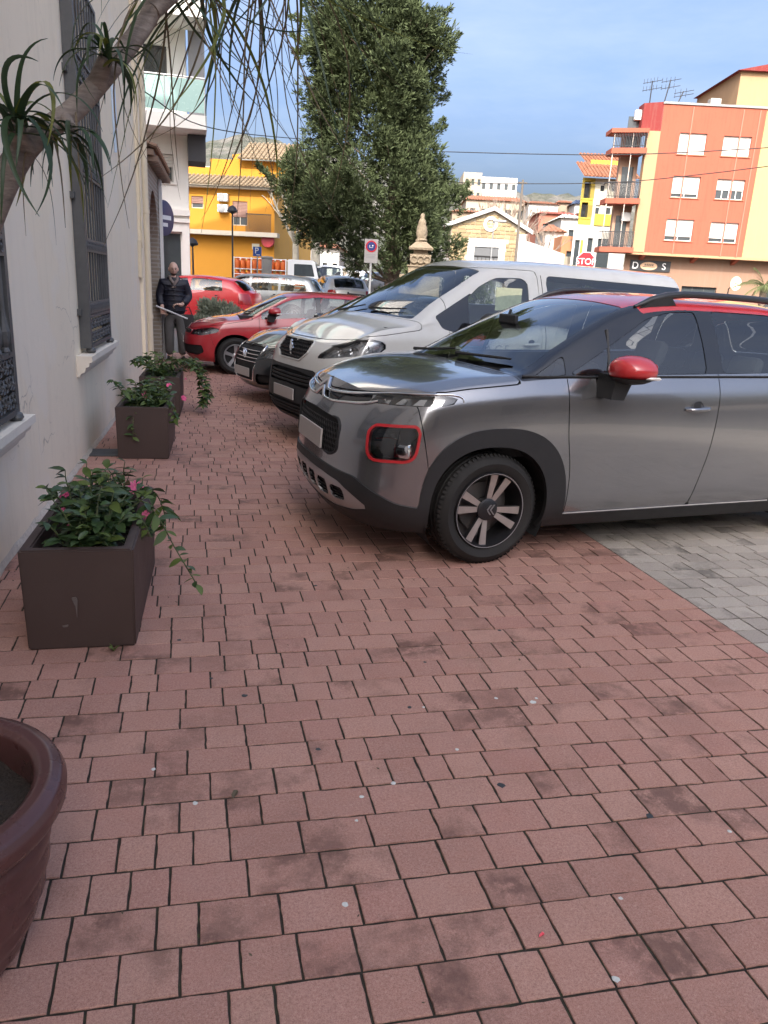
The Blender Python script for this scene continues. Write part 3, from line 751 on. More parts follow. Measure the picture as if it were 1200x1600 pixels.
SHUT = lambda: mat('roller_shutter', (.60, .585, .54), .6, var=.05, bump=0)
def shutter_mat():
    if 'slat_shutter' in MATS: return MATS['slat_shutter']
    t = NT('slat_shutter'); v = t.geo(); w = t.new('ShaderNodeTexWave', Vector=v, Scale=4.2, _wave_type='BANDS', _bands_direction='Z'); t.set('Base Color', t.mix(t.noise(v, 2, 4), (.70, .68, .62), (.80, .79, .74))).set('Roughness', .6).bump(w.outputs['Fac'], .5, .02); MATS['slat_shutter'] = t.m; return t.m
def window(parent, x0, x1, z0, z1, y=.12, shut=0., frame=None, panes=2, sill=None, curtain=False, shutm=None):
    """frame with bars, panes behind, an optional roller shutter let down by a fraction"""
    fm = frame or mat('white_frame', (.72, .72, .70), .45, var=.05, bump=0); f = .05 if x1-x0 > .5 else .03
    b = MB(); b.box(x0, x0+f, y-.03, y+.03, z0, z1); b.box(x1-f, x1, y-.03, y+.03, z0, z1); b.box(x0+f, x1-f, y-.03, y+.03, z1-f, z1); b.box(x0+f, x1-f, y-.03, y+.03, z0, z0+f)
    for k in range(1, panes):
        x = x0+(x1-x0)*k/panes; b.box(x-f*.5, x+f*.5, y-.028, y+.028, z0+f, z1-f)
    w = b.build('window', fm, parent)
    for k in range(panes):
        a, c = x0+(x1-x0)*k/panes, x0+(x1-x0)*(k+1)/panes; g = MB(); g.box(a+.01, c-.01, y+.0, y+.008, z0+.01, z1-.01); g.build('pane', GLASS_W(), w)
    if curtain:
        g = MB(); g.box(x0+.02, x1-.02, y+.05, y+.06, z0, z1); g.build('curtain', mat('lace_curtain', (.6, .6, .58), .9, var=.3, scale=14), w)
    if shut > 0:
        zb = z1-(z1-z0)*shut; g = MB(); n = max(2, int((z1-zb)/.07))
        for k in range(n):
            a, c = zb+(z1-zb)*k/n, zb+(z1-zb)*(k+1)/n; g.add([(x0+.01, y-.05, a), (x1-.01, y-.05, a), (x1-.01, y-.065, (a+c)/2), (x0+.01, y-.065, (a+c)/2), (x1-.01, y-.05, c-.004), (x0+.01, y-.05, c-.004)], [(0, 1, 2, 3), (3, 2, 4, 5)])
        g.build('roller_shutter', shutm or SHUT(), w)
    if sill:
        g = MB(); g.box(x0-.08, x1+.08, -.06, y-.02, z0-.06, z0-.002); g.build('sill', sill, w)
    return w
def tile_roof(name, parent, x0, x1, p0, p1, m_, pitch=.22, r=.075, over=.0):
    """pantile slope from the eave p0=(y,z) to the ridge p1=(y,z): ribs of half round tiles over a bed"""
    (ya, za), (yb, zb) = p0, p1; n = max(2, int((x1-x0)/pitch)); b = MB()
    b.add([(x0, ya, za-.02), (x1, ya, za-.02), (x1, yb, zb-.02), (x0, yb, zb-.02)], [(0, 1, 2, 3)])
    L = math.hypot(yb-ya, zb-za); m2 = max(2, int(L/.38)); ny, nz = -(zb-za)/L, (yb-ya)/L
    seg = 5
    for i in range(n):
        xc = x0+(i+.5)*(x1-x0)/n
        for j in range(m2):
            f0, f1 = j/m2, (j+1.12)/m2; f1 = min(f1, 1)
            vs = []
            for f, rr, lift in ((f0, r*1.08, .018), (f1, r*.88, .0)):
                for k in range(seg+1):
                    a = math.pi*k/seg; h = rr*math.sin(a)*.8+lift; vs.append((xc+rr*math.cos(a), ya+(yb-ya)*f+ny*h, za+(zb-za)*f+nz*h))
            s1 = seg+1; b.add(vs, [(k, k+1, s1+k+1, s1+k) for k in range(seg)]+[tuple(range(s1))])
    o = b.build(name, m_, parent); tag(o, kind='stuff') if parent is not None else None; return o
def tiles_mat(name, c):
    if name in MATS: return MATS[name]
    t = NT(name); v = t.geo(); n = t.noise(v, 3.5, 3); base = t.mix(n, tuple(x*.55 for x in c), tuple(min(1, x*1.35) for x in c)); base = t.mix(t.math('MULTIPLY', t.ramp(t.noise(v, 1.1, 6), [(.5, 0.), (.7, 1.)]), .5), base, (.16, .14, .10))
    t.set('Base Color', base).set('Roughness', .9).bump(t.noise(v, 40, 3), .3, .01); MATS[name] = t.m; return t.m

# ---------------------------------------------------------------- the white house along the pavement
WR = -math.atan(.036)
house = empty('white_house', (-1.17, 0, 0), WR, 'white plastered house with iron window grilles along the pavement', 'house')
wm = plaster('old_white_plaster', (.88, .775, .60), (.50, .42, .31), .5, .35, True)
# turn the x-z wall builder so the wall runs along local y and faces +x
def along(b):            # (x, y, z) -> (-y, x, z)
    b.v = [(-y, x, z) for x, y, z in b.v]; return b
WIN1, WIN2 = (3.02, 4.46, .80, 3.45), (6.94, 8.16, .93, 3.75)
HH = 15.  # unseen upper height, raised so the house's shadow covers the parked cars
b = wall_holes(-16, 13.2, -.03, HH, [WIN1, WIN2], .32); b.add([(13.2, 0, -.03), (13.2, 9, -.03), (13.2, 9, HH), (13.2, 0, HH)], [(0, 1, 2, 3)]); b.add([(-16, 9, -.03), (-16, 9, HH), (13.2, 9, HH), (13.2, 9, -.03)], [(0, 1, 2, 3)]); b.add([(-16, 0, -.03), (-16, 0, HH), (-16, 9, HH), (-16, 9, -.03)], [(0, 1, 2, 3)])
# a finer skin near the camera so the wall is not dead flat
along(b).build('wall', wm, house)
b = MB(); rg = random.Random(4); pts = [(y, .006+.010*rg.random(), .008+.02*rg.random()) for y in np.arange(-3, 13.2, .12)]
vs = []; 
for y, d, h in pts: vs += [(0.001, y, h+.03), (d, y, h*.6), (d+.004, y, -.02)]
b.add(vs, [(3*k+j, 3*k+3+j, 3*k+4+j, 3*k+1+j) for k in range(len(pts)-1) for j in range(2)]); b.build('mortar_fillet', mat('crumbling_mortar', (.62, .56, .47), .95, var=.35, scale=30, bump=.8, bscale=60, bdist=.01), house)
tm = tiles_mat('clay_tiles', (.30, .16, .10))
b = MB(); b.box(-.2, .45, -16, 13.3, HH, HH+.12); b.build('cornice', wm, house)
ro = tile_roof('roof', None, -16.1, 13.4, (-.62, HH+.12), (4.5, HH+1.6), tm, .24, .09)
me = ro.data; me.transform(Matrix(((0, -1, 0, 0), (1, 0, 0, 0), (0, 0, 1, 0), (0, 0, 0, 1)))); ro.parent = house; tag(ro, kind='stuff')
iron = mat('grey_iron', (.095, .097, .098), .5, .2, var=.25, scale=20, bump=.25, bscale=90); wsill = plaster('sill_plaster', (.76, .70, .60), (.3, .26, .22), .5, .3)
# window behind the grilles
for (a, c, d, e) in (WIN1, WIN2):
    b = MB(); b.box(-.14, -.10, a, c, d, e); w = b.build('window', mat('beige_shutter', (.62, .56, .46), .6, bump=.3, bscale=30), house)
    for k in (0, 1):
        m0 = a+(c-a)*(.06+.47*k); g = MB(); g.box(-.098, -.085, m0, m0+(c-a)*.41, d+.1, e-.1); g.build('shutter_leaf', mat('pale_shutter', (.72, .66, .55), .6), w)
def sill(a, c, z):
    b = MB(); prof = [(0, z), (.125, z), (.125, z-.045), (.10, z-.055), (.095, z-.085), (.07, z-.095), (.06, z-.13), (.03, z-.145), (.02, z-.17), (0, z-.17)]
    b.prism([(x, zz) for x, zz in prof], a, c, 'y'); return b.build('window_sill', wsill, house, 25)
sill(2.8, 4.64, .765); sill(6.70, 8.40, .888)
def torus(b, c, r, t, ax='x', n=14, m=5, a0=0, a1=2*math.pi):
    P = []
    for a in np.linspace(a0, a1, n):
        P.append((c[0], c[1]+r*math.cos(a), c[2]+r*math.sin(a)))
    b.tube(P, t, m, False); return b
def grille(a, c, z0, z1, xo, bands, panel, nb, thick=.009, baluster=False):
    g = empty('window_grille', (0, 0, 0)); g.parent = house
    b = MB(); w = .05
    b.box(0.002, xo+.012, a-.012, a, z0, z1); o = b.build('side_plate', iron, g)
    b = MB(); b.box(0.002, xo+.012, c, c+.012, z0, z1); b.build('side_plate', iron, g)
    b = MB(); b.box(xo-.012, xo+.014, a+.001, a+w, z0, z1); b.box(xo-.012, xo+.014, c-w, c-.001, z0, z1); b.box(xo-.012, xo+.014, a+w, c-w, z0, z0+.03); b.box(xo-.012, xo+.014, a+w, c-w, z1-.03, z1); b.build('grille_frame', iron, g)
    for k in range(nb):
        y = a+w+(c-a-2*w)*(k+.5)/nb; b = MB(); zlo = panel
        if baluster: b.tube([(xo, y, zz) for zz in (zlo, zlo+.02, zlo+.04, zlo+.07, zlo+.12, zlo+.16, zlo+.2, zlo+.23, z1)], [.02, .024, .016, .026, .03, .022, .017, thick, thick], 8)
        else: b.tube([(xo, y, zlo), (xo, y, z1-.02)], thick, 8)
        b.build('bar', iron, g)
    for (zb, h) in bands:
        b = MB(); b.box(xo-.013, xo+.016, a+w, c-w, zb-.012, zb+.008); b.box(xo-.013, xo+.016, a+w, c-w, zb+h-.008, zb+h+.012)
        n = int((c-a-2*w)/.075)
        for k in range(n):
            y = a+w+(c-a-2*w)*(k+.5)/n; torus(b, (xo+.012, y, zb+h/2), min(.034, h*.42), .008); b.lathe([(.001, .022), (.012, .016), (.014, .0)], 8, 'x', (xo, y, zb+h/2))
        b.build('ornament_band', iron, g)
    # cast panel of scrolls at the foot
    b = MB(); b.box(xo-.013, xo+.016, a+w, c-w, panel-.014, panel+.012); rows = max(1, int((panel-z0-.04)/.075)); n = int((c-a-2*w)/.085)
    for r_ in range(rows):
        for k in range(n):
            y = a+w+(c-a-2*w)*(k+.5)/n; z = z0+.035+(panel-z0-.05)*(r_+.5)/rows; s_ = 1 if (k+r_) % 2 else -1
            torus(b, (xo+.006, y-.018*s_, z+.012), .026, .0075, n=11, a0=.3, a1=5.6); torus(b, (xo+.006, y+.018*s_, z-.014), .022, .007, n=10, a0=3.4, a1=8.8); b.lathe([(.001, .024), (.012, .018), (.015, .0)], 7, 'x', (xo, y, z))
            b.tube([(xo+.006, y-.03*s_, z-.03), (xo+.014, y, z), (xo+.006, y+.03*s_, z+.034)], .006, 5)
    b.build('scroll_panel', iron, g)
    zs = {True: .765, False: .888}[a < 5]
    for y in (a+.04, c-.04):
        b = MB(); b.lathe([(.018, zs+.09), (.02, zs+.05), (.036, zs+.04), (.042, zs+.02), (.03, zs+.002), (.001, zs+.002)], 14, 'z', (xo, y, 0)); b.build('ball_foot', iron, g, 40)
    for zz in (1.2, 2.1, 3.0):
        for y in (a-.05,): b = MB(); b.box(-.02, .03, y-.02, y+.045, zz, zz+.05); b.build('wall_bracket', iron, g)
grille(6.94, 8.16, .93, 3.75, .075, [(1.22, .075), (1.72, .08), (2.30, .10), (3.0, .16)], 1.19, 8)
grille(3.02, 4.46, .80, 3.45, .075, [(1.62, .08)], 1.12, 9, .014, True)
# downpipe, conduit and pilaster at the end of the house
cream = mat('cream_pvc', (.66, .57, .42), .5, var=.12, bump=.05)
b = MB(); b.tube([(.07, 12.5, .12), (.07, 12.5, 9.0)], .055, 16)
for zz in (.9, 2.4, 3.9, 5.4): b.lathe([(.062, zz), (.064, zz+.03), (.062, zz+.06)], 16, 'z', (.07, 12.5, 0))
b.build('downpipe', cream, house, 50)
b = MB(); b.box(0.001, .05, 12.05, 12.35, -.02, 8.9); b.build('pilaster', wm, house)
b = MB(); b.tube([(.06, 11.95, 1.9), (.06, 11.95, 8.5)], .012, 8); b.box(.002, .05, 11.9, 12.0, 1.5, 2.0); b.build('conduit', cream, house, 40)
# pale plastic strip hanging on the wall
p = [(9.72, 3.72), (9.86, 3.75), (9.92, 3.3), (9.9, 3.0), (9.8, 2.84), (9.74, 3.1)]; b = MB(); b.prism([(y, z) for y, z in p], .003, .03, 'x'); tag(b.build('wall_plaque', mat('pale_blue_plastic', (.55, .68, .85), .3, var=.1), None, loc=(-1.17, 0, 0), rz=WR), 'narrow pale blue plastic strip fixed high on the white wall', 'plaque')

# ---------------------------------------------------------------- brick gateway building and round sign
def brick_mat(name, c):
    t = NT(name); v = t.geo(); sp = t.new('ShaderNodeSeparateXYZ', Vector=v); cb = t.new('ShaderNodeCombineXYZ', X=t.math('ADD', sp.outputs[1], sp.outputs[0]), Y=sp.outputs[2])
    br = t.new('ShaderNodeTexBrick', Vector=cb.outputs[0], Color1=(*c, 1), Color2=(*[x*.8 for x in c], 1), Mortar=(.42, .39, .34, 1), Scale=1., **{'Mortar__Size': .012, 'Brick__Width': .26, 'Row__Height': .07})
    t.set('Base Color', t.mix(t.math('MULTIPLY', t.noise(v, 4, 6), .5), br.outputs['Color'], (.3, .26, .22))).set('Roughness', .9).bump(br.outputs['Fac'], -.6, .01); return t.m
gate = empty('brick_gateway', (-1.17, 0, 0), WR, 'low brick building with a tall arched doorway and tiled eave', 'building')
bm_ = brick_mat('pale_brick', (.34, .27, .21))
b = MB(); ys = [13.25, 13.5]; arch = [(13.5+.9*(1-math.cos(a)), 2.0+.9*math.sin(a)) for a in np.linspace(0, math.pi, 15)]
b.prism([(13.25, -.02), (13.5, -.02)]+arch+[(15.3, -.02), (16.4, -.02), (16.4, 3.3), (13.25, 3.3)], -.5, .04, 'x'); b.build('wall', bm_, gate)
b = MB(); b.box(-.3, -.22, 13.5, 15.3, -.02, 2.9); b.build('door', mat('dark_wood', (.05, .04, .035), .6), gate)
b = MB(); b.box(-.5, .16, 13.22, 16.45, 3.3, 3.38)
for k in range(14): b.box(.04, .22, 13.3+k*.225, 13.38+k*.225, 3.22, 3.3)
b.build('eave', mat('old_beam', (.22, .15, .11), .8), gate)
ro = tile_roof('roof', None, 13.2, 16.5, (-.20, 3.4), (1.2, 3.85), tm, .17, .06); ro.data.transform(Matrix(((0, -1, 0, 0), (1, 0, 0, 0), (0, 0, 1, 0), (0, 0, 0, 1)))); ro.parent = gate; tag(ro, kind='stuff')
b = MB(); b.box(.05, .10, 15.5, 15.68, -.02, 3.2); b.build('jamb', mat('white_frame', (.72, .72, .70), .45), gate)
rs = empty('round_sign', (-.53, 16.6, 2.62), R(58), 'round dark blue sign with a white bar projecting from the wall', 'sign')
b = MB(); b.lathe([(.001, -.045), (.30, -.045), (.33, -.03), (.33, .03), (.30, .045), (.001, .045)], 40, 'y'); b.build('disc', mat('navy_sign', (.05, .045, .12), .4, var=.1, bump=0), rs, 30)
b = MB(); b.box(-.2, .2, -.052, -.046, -.03, .05); b.box(-.08, .08, -.052, -.046, -.16, -.09); b.build('bar_mark', mat('sign_white', (.75, .75, .75), .5, var=0, bump=0), rs)
b = MB(); b.tube([(-.2, .04, .1), (-.3, .45, .1)], .02); b.tube([(-.2, .04, -.1), (-.3, .45, -.1)], .02); b.build('bracket', M_black(), rs)

# ---------------------------------------------------------------- apartment block with glass balconies
apt = empty('apartment_block', (0, 24, 0), 0, 'white apartment block with green glass balconies behind the brick gateway', 'building')
wa = plaster('white_render', (.76, .74, .69), (.35, .33, .3), .35, .3)
holes = [(-.98, -.45, 4.05, 4.78), (-.85, -.25, 1.3, 2.75), (-3.2, -2, 1.2, 2.7), (-1.15, -.55, 6.0, 7.45), (-1.15, -.55, 8.55, 10.0), (-3.4, -2.2, 6.0, 7.9)]
b = wall_holes(-9, -.05, -.1, 19, holes, .3); b.add([(-.05, 0, -.1), (-.05, 8, -.1), (-.05, 8, 19), (-.05, 0, 19)], [(0, 1, 2, 3)]); b.add([(-9, 0, 19), (-.05, 0, 19), (-.05, 8, 19), (-9, 8, 19)], [(0, 1, 2, 3)]); b.build('wall', wa, apt)
window(apt, -.98, -.45, 4.05, 4.78, .15, .45, mat('alu_frame', (.35, .34, .32), .5), 1, wa); window(apt, -.85, -.25, 1.3, 2.75, .2, 0, None, 1); window(apt, -3.2, -2, 1.2, 2.7, .2, .5)
for z in (6.0, 8.55): window(apt, -1.15, -.55, z, z+1.45, .15, 0, mat('dark_frame', (.06, .06, .06), .5), 2)
window(apt, -3.4, -2.2, 6.0, 7.9, .15, .3)
b = MB(); b.box(-9, -.02, -.1, 0, 3.18, 3.34); b.box(-9, -.03, -.06, 0, 3.0, 3.1); b.build('string_course', wa, apt)
gg = glass_mat('green_balcony_glass', (.42, .62, .56), .10, .05, (.8, 1, .93))
tg = mat('frosted_green_glass', (.34, .52, .47), .25, var=.08, bump=0, spec=.6)
for z in (5.28, 7.88, 10.5):
    bal = empty('balcony', (0, 0, z)); bal.parent = apt
    b = MB(); b.box(-6, .46, -1.2, 0.001, 0, .34); b.build('slab', wa, bal)
    for (x0, x1) in ((-6, -3.9), (-3.86, -1.75), (-1.71, -.62), (-.58, .42)):
        b = MB(); b.box(x0, x1, -1.17, -1.155, .40, 1.18); b.build('glass_panel', tg, bal)
    b = MB(); b.box(.405, .42, -1.15, -.1, .40, 1.18); b.build('glass_panel', tg, bal)
    b = MB(); b.tube([(-6, -1.16, 1.22), (.42, -1.16, 1.22), (.42, -.05, 1.22)], .022, 8)
    for x in (-3.88, -1.73, -.6, .42): b.tube([(x, -1.16, .34), (x, -1.16, 1.22)], .018, 8)
    b.build('handrail', mat('alu', (.5, .5, .5), .35, .8, var=.05, bump=0), bal, 40)
b = MB(); b.box(-.04, .44, -.4, .8, 5.35-.75, 5.26); b.build('air_conditioner', mat('dark_cage', (.05, .05, .055), .6), apt)
b = MB(); b.box(.02, .45, .002, 6, 5.28, 13.4); b.build('side_bay', plaster('grey_side', (.32, .32, .33)), apt)

# ---------------------------------------------------------------- tiled house across from the cars, behind the photographer
ob = empty('tiled_house', (9.5, -10.5, 0), R(4), 'ochre two storey house with a tiled roof facing the parked cars', 'house')
b = wall_holes(-9.5, 9, -.05, 6.6, [(-6, -4.8, 3.9, 5.4), (-1, .2, 3.9, 5.4), (4, 5.2, 3.9, 5.4), (-6, -4.6, .2, 2.5), (2, 4.2, .2, 2.6)], .25); b.v = [(x, -y, z) for x, y, z in b.v]
for (x0, x1, y0, y1) in ((-9.5, -9.3, -7, -.3), (8.8, 9, -7, -.3)): b.box(x0, x1, y0, y1, 0, 6.6)
b.build('wall', plaster('ochre_render', (.36, .28, .20)), ob)
for h in ((-6, -4.8, 3.9, 5.4), (-1, .2, 3.9, 5.4), (4, 5.2, 3.9, 5.4), (-6, -4.6, .2, 2.5), (2, 4.2, .2, 2.6)): b = MB(); b.box(h[0], h[1], -.25, -.2, h[2], h[3]); b.build('window', GLASS_W(), ob)
ro = tile_roof('roof', None, -9.9, 9.4, (-.7, 6.6), (4, 8.6), tm, .24, .09); ro.data.transform(Matrix(((1, 0, 0, 0), (0, -1, 0, 0), (0, 0, 1, 0), (0, 0, 0, 1)))); ro.parent = ob; tag(ro, kind='stuff')
# ---------------------------------------------------------------- across the street
def fp(px, py, D):                      # a pixel's ray at forward distance D
    r = ray(px, py); return Vector((0, 0, CAM_H))+r*(D/r.dot(_fwd0))
def fl(px, py, D):                      # the same, as (lateral, height)
    p = fp(px, py, D); return p.dot(_r0), p.z
def base_at(px, D, py=430):
    p = fp(px, py, D); return Vector((p.x, p.y, gz(min(p.y, 60))))
FR = -YAW                               # rotation of things that face the camera
def facing(name, pxL, D, label, cat, rz=FR, z=None, py=430):
    p = base_at(pxL, D, py); o = empty(name, (p.x, p.y, p.z if z is None else z), rz, label, cat); return o, p
iron2 = mat('black_railing', (.03, .03, .032), .5, .2, bump=0); concrete = mat('concrete', (.36, .34, .31), .85, var=.2, scale=2, bump=.3, bscale=30)
# ---- yellow corner house
D = 46.; yh, yb = facing('yellow_house', 298, D, 'yellow corner house with tiled roofs and a balcony', 'house', FR-R(3)); zb = yb.z
ylw = plaster('yellow_render', (.49, .225, .03), (.40, .22, .06), .3, .3); cre = plaster('cream_trim', (.52, .47, .38)); orm = plaster('orange_render', (.55, .27, .07))
k = D/CAM_F; X = lambda px: (px-298)*k*1.0; Z = lambda py, px=360: (fl(px, py, D)[1]-zb)
z_sl, z_e1, z_e2 = Z(366), Z(292), Z(243)
b = wall_holes(-2, X(424), -.2, z_sl, [(X(405), X(416), 0, z_sl-1.2)], .25); b.build('wall', ylw, yh); window(yh, X(405), X(416), 0.02, z_sl-1.2, .15, 0, mat('dark_wood', (.05, .04, .035), .6), 1)
b = wall_holes(-2, X(424), z_sl, z_e1, [(X(301), X(319), Z(328), Z(309)), (X(362), X(384), Z(352), Z(314))], .25); b.build('wall', ylw, yh)
b = MB(); b.add([(X(424), 0, -.2), (X(424)+1.3, 5, -.2), (X(424)+1.3, 5, z_e1), (X(424), 0, z_e1)], [(0, 1, 2, 3)]); b.build('wall', plaster('ochre_side', (.50, .30, .09)), yh)
brs = mat('brown_shutter', (.22, .12, .09), .6, var=.1); window(yh, X(301), X(319), Z(328), Z(309), .1, .6, cre, 1, shutm=brs); window(yh, X(362), X(384), Z(352), Z(314), .1, .65, cre, 2, shutm=brs)
b = MB(); b.box(X(298)-2, X(432), -.7, .001, z_sl-.1, z_sl+.14); bal = b.build('balcony', cre, yh)
for j in range(26):
    x = X(386)+j*(X(422)-X(386))/25; g = MB(); g.box(x-.012, x+.012, -.66, -.63, z_sl+.14, z_sl+1.05); g.build('baluster', iron2, bal)
g = MB(); g.box(X(386), X(422)+.03, -.67, -.62, z_sl+1.05, z_sl+1.1); g.build('handrail', iron2, bal)
for pyc in (310, 327):
    b = MB(); b.rbox(X(342), X(357), -.35, -.02, Z(pyc+6), Z(pyc-6), .03); o = b.build('air_conditioner', mat('ac_white', (.6, .6, .58), .5, bump=0), yh); g = MB(); g.lathe([(.001, -.362), (.2, -.362), (.22, -.35)], 20, 'y', (X(348), 0, Z(pyc))); g.build('fan_grille', mat('ac_grille', (.25, .25, .25), .6), o)
ty = tiles_mat('ochre_tiles', (.27, .20, .125))
tile_roof('roof', yh, -2, X(424)+.3, (-.55, z_e1+.02), (1.6, z_e1+.75), ty, .24, .09)
b = MB(); b.box(-2, X(424)+.2, -.4, 0, z_e1-.12, z_e1); b.build('eave', cre, yh)
b = wall_holes(X(318), X(432), z_e1+.5, z_e2, [(X(391), X(416), Z(283), Z(268))], .25, 1.6); b.build('wall', ylw, yh); window(yh, X(391), X(416), Z(283), Z(268), 1.75, 0, None, 2)
b = MB(); b.add([(X(432), 1.6, z_e1-.5), (X(432)+.9, 7, z_e1-.5), (X(432)+.9, 7, z_e2), (X(432), 1.6, z_e2)], [(0, 1, 2, 3)]); b.box(-2, X(402), 1.5, 1.7, z_e1+.4, z_e1+1.15); b.build('parapet', ylw, yh)
b = MB(); b.box(-3.5, X(352), 3, 7, z_e1, Z(250)); b.build('stair_tower', cre, yh)
tile_roof('roof', yh, X(362), X(436)+.2, (1.0, z_e2), (4, z_e2+1.3), ty, .24, .09)
b = MB(); b.prism([(X(352), Z(262)), (X(364), Z(262)), (X(364), Z(233)), (X(352), Z(235))], 1.55, 1.9, 'y'); b.build('chimney_wall', ylw, yh)
b = MB(); b.lathe([(.001, -.12), (.34, -.12), (.38, 0), (.34, .08)], 24, 'y', (X(416), -.25, Z(374))); b.build('bar_sign', mat('red_sign', (.5, .05, .06), .4), yh, 30)
b = MB(); b.box(X(391), X(402), -.03, -.002, Z(388), Z(379)); b.build('wall_plate', mat('ivory', (.7, .68, .55), .6), yh)
# ---- orange block of flats
D = 54.; ot, op = facing('orange_flats', 1006, D, 'orange block of flats with white roller shutters and corner balconies', 'building', py=393); zb = op.z; k = D/CAM_F
og = plaster('orange_paint', (.345, .098, .06), (.2, .06, .04), .7, .6); pe = plaster('peach_paint', (.39, .25, .14), (.26, .16, .10), .6, .5); dr = plaster('dark_red_paint', (.20, .035, .032)); gfm = plaster('brown_ground_floor', (.26, .16, .11)); yel = plaster('pale_yellow_paint', (.43, .33, .15))
c_ = math.cos(ROLL)
def OX(px, py): return fl(px, py, D)[0]-fl(1006, 393, D)[0]
def OZ(px, py): return fl(px, py, D)[1]-zb
x1 = OX(1159, 402); zt = OZ(1115, 166); z0 = OZ(1080, 398)
wins = []
for (ca, cb) in (((1063, 207), (1106, 243)), ((1132, 212), (1176, 246))):
    for r_ in range(3):
        dy = 67.3*r_; sh = -10.2*r_
        xa, xb = OX(ca[0]+sh, ca[1]+dy), OX(cb[0]+sh, ca[1]+dy); wins.append((xa, xb, OZ(cb[0]+sh, cb[1]+dy), OZ(ca[0]+sh, ca[1]+dy)))
b = wall_holes(0, x1, z0, zt, wins, .25); b.build('wall', og, ot)
for i, w in enumerate(wins): window(ot, *w, .18, (1., .82, .8, 1., .55, .8)[i], None, 4 if i == 4 else 2, plaster('orange_sill', (.45, .14, .08)), i == 4)
for xx in (1.9, 5.1, x1-.4):
    b = MB(); b.box(xx-.035, xx+.035, -.05, .0, z0, zt-.1); b.build('downpipe', plaster('pink_orange', (.45, .16, .11)), ot)
b = MB(); b.box(-.05, x1+.05, -.08, .25, zt, zt+.12); b.build('coping', mat('grey_coping', (.3, .29, .28), .8), ot)
b = wall_holes(-.95, 14, -.5, z0-.02, [(3.2, 5.6, .2, z0-2.0), (9, 10.2, .5, 2.5)], .3, .9); b.build('ground_floor_wall', gfm, ot); window(ot, 3.2, 5.6, .2, z0-2.0, 1.1, 0, mat('dark_frame', (.06, .06, .06), .5), 3); window(ot, 9, 10.2, .5, 2.5, 1.1, 0, mat('dark_frame', (.06, .06, .06), .5), 2)
b = MB(); b.box(-.82, x1+5, 0.002, .9, z0-.16, z0-.001); b.build('overhang', pe, ot)
for xx in (.1, 3.6, x1-.2):
    b = MB(); b.prism([(0.001, z0-.16), (.9, z0-.16), (.9, z0-.5)], xx-.12, xx+.12, 'x'); b.build('bracket', og, ot)
b = MB(); b.box(-.8, -.001, -.05, .5, z0, zt-1.6); b.build('corner_pier', pe, ot)
b = MB(); b.prism([(-.002, 0.), (-1.1, .6), (-1.1, 1.7), (-.002, 1.7)], zt-1.6, zt+.11, 'z'); b.build('parapet', dr, ot)
b = MB(); b.box(-2.0, -.801, 1.3, 1.8, z0, zt-1.3); b.build('rear_wall', plaster('brownish_wall', (.38, .24, .17)), ot)
for fl_i in range(3):
    zf = z0+fl_i*3.03+.02; bal = empty('balcony', (0, 0, zf)); bal.parent = ot
    b = MB(); b.prism([(-.802, -.35), (-2.9, .3), (-2.9, 1.75), (-.802, 1.75)], -.1, .22, 'z'); b.build('slab', og, bal)
    A, B = Vector((-.9, -.28)), Vector((-2.83, .33))
    g = MB(); g.tube([(A.x, A.y, 1.2), (B.x, B.y, 1.2), (-2.83, 1.6, 1.2)], .03, 6); g.tube([(A.x, A.y, .35), (B.x, B.y, .35)], .02, 6); g.build('handrail', iron2, bal)
    for j in range(22):
        q = A+(B-A)*j/21; g = MB(); g.box(q.x-.018, q.x+.018, q.y-.018, q.y+.018, .2, 1.2); g.build('baluster', iron2, bal)
    if fl_i < 2:
        g = MB()
        for j in range(7):
            q = A+(B-A)*(j+.5)/7; 
        g.add([(A.x, A.y+.05, .35), (B.x, B.y+.05, .35), (B.x, B.y+.05, 1.1), (A.x, A.y+.05, 1.1)], [(0, 1, 2, 3)]); g.build('balcony_screen', glass_mat('pale_screen', (.75, .72, .65), .02, .4), bal)
    w = MB(); w.box(-1.8, -1.05, 1.24, 1.298, .3, 2.3); w.build('balcony_door', GLASS_W(), bal)
    if fl_i in (0, 2):
        w = MB(); w.rbox(-1.5, -.9, .9, 1.23, 2.05 if fl_i else 1.95, 2.65 if fl_i else 2.5, .04); w.build('air_conditioner', mat('ac_white', (.6, .6, .58), .5), bal)
b = MB(); b.prism([(-.802, -.35), (-3.05, .25), (-3.05, 1.75), (-.802, 1.75)], zt-1.75, zt-1.5, 'z'); b.build('balcony_roof', og, ot)
b = MB(); b.tube([(-1.7, .0, z0), (-1.7, .0, zt-1.7)], .03); b.tube([(-2.8, .35, z0), (-2.8, .35, zt-1.7)], .035); b.build('post', mat('pale_pole', (.5, .42, .36), .6), ot)
b = wall_holes(x1, x1+7, z0, zt+.5, [(x1+3.0, x1+5, OZ(1185, 378), OZ(1190, 342))], .25, .05); b.build('wall', yel, ot); window(ot, x1+3.0, x1+5, OZ(1185, 378), OZ(1190, 342), .2, 0, None, 2)
b = MB(); b.box(x1-1.8, x1+7, .6, 8, zt, zt+2.2); b.build('roof_house', pe, ot); b = MB(); b.prism([(x1-2.1, zt+2.2), (x1+7, zt+2.2), (x1+7, zt+4.2)], .3, 8, 'y'); b.build('roof_slope', dr, ot)
b = MB(); b.rbox(x1-3.3, x1-2.6, 1, 1.6, zt, zt+.7, .05); b.build('vent_cowl', concrete, ot)
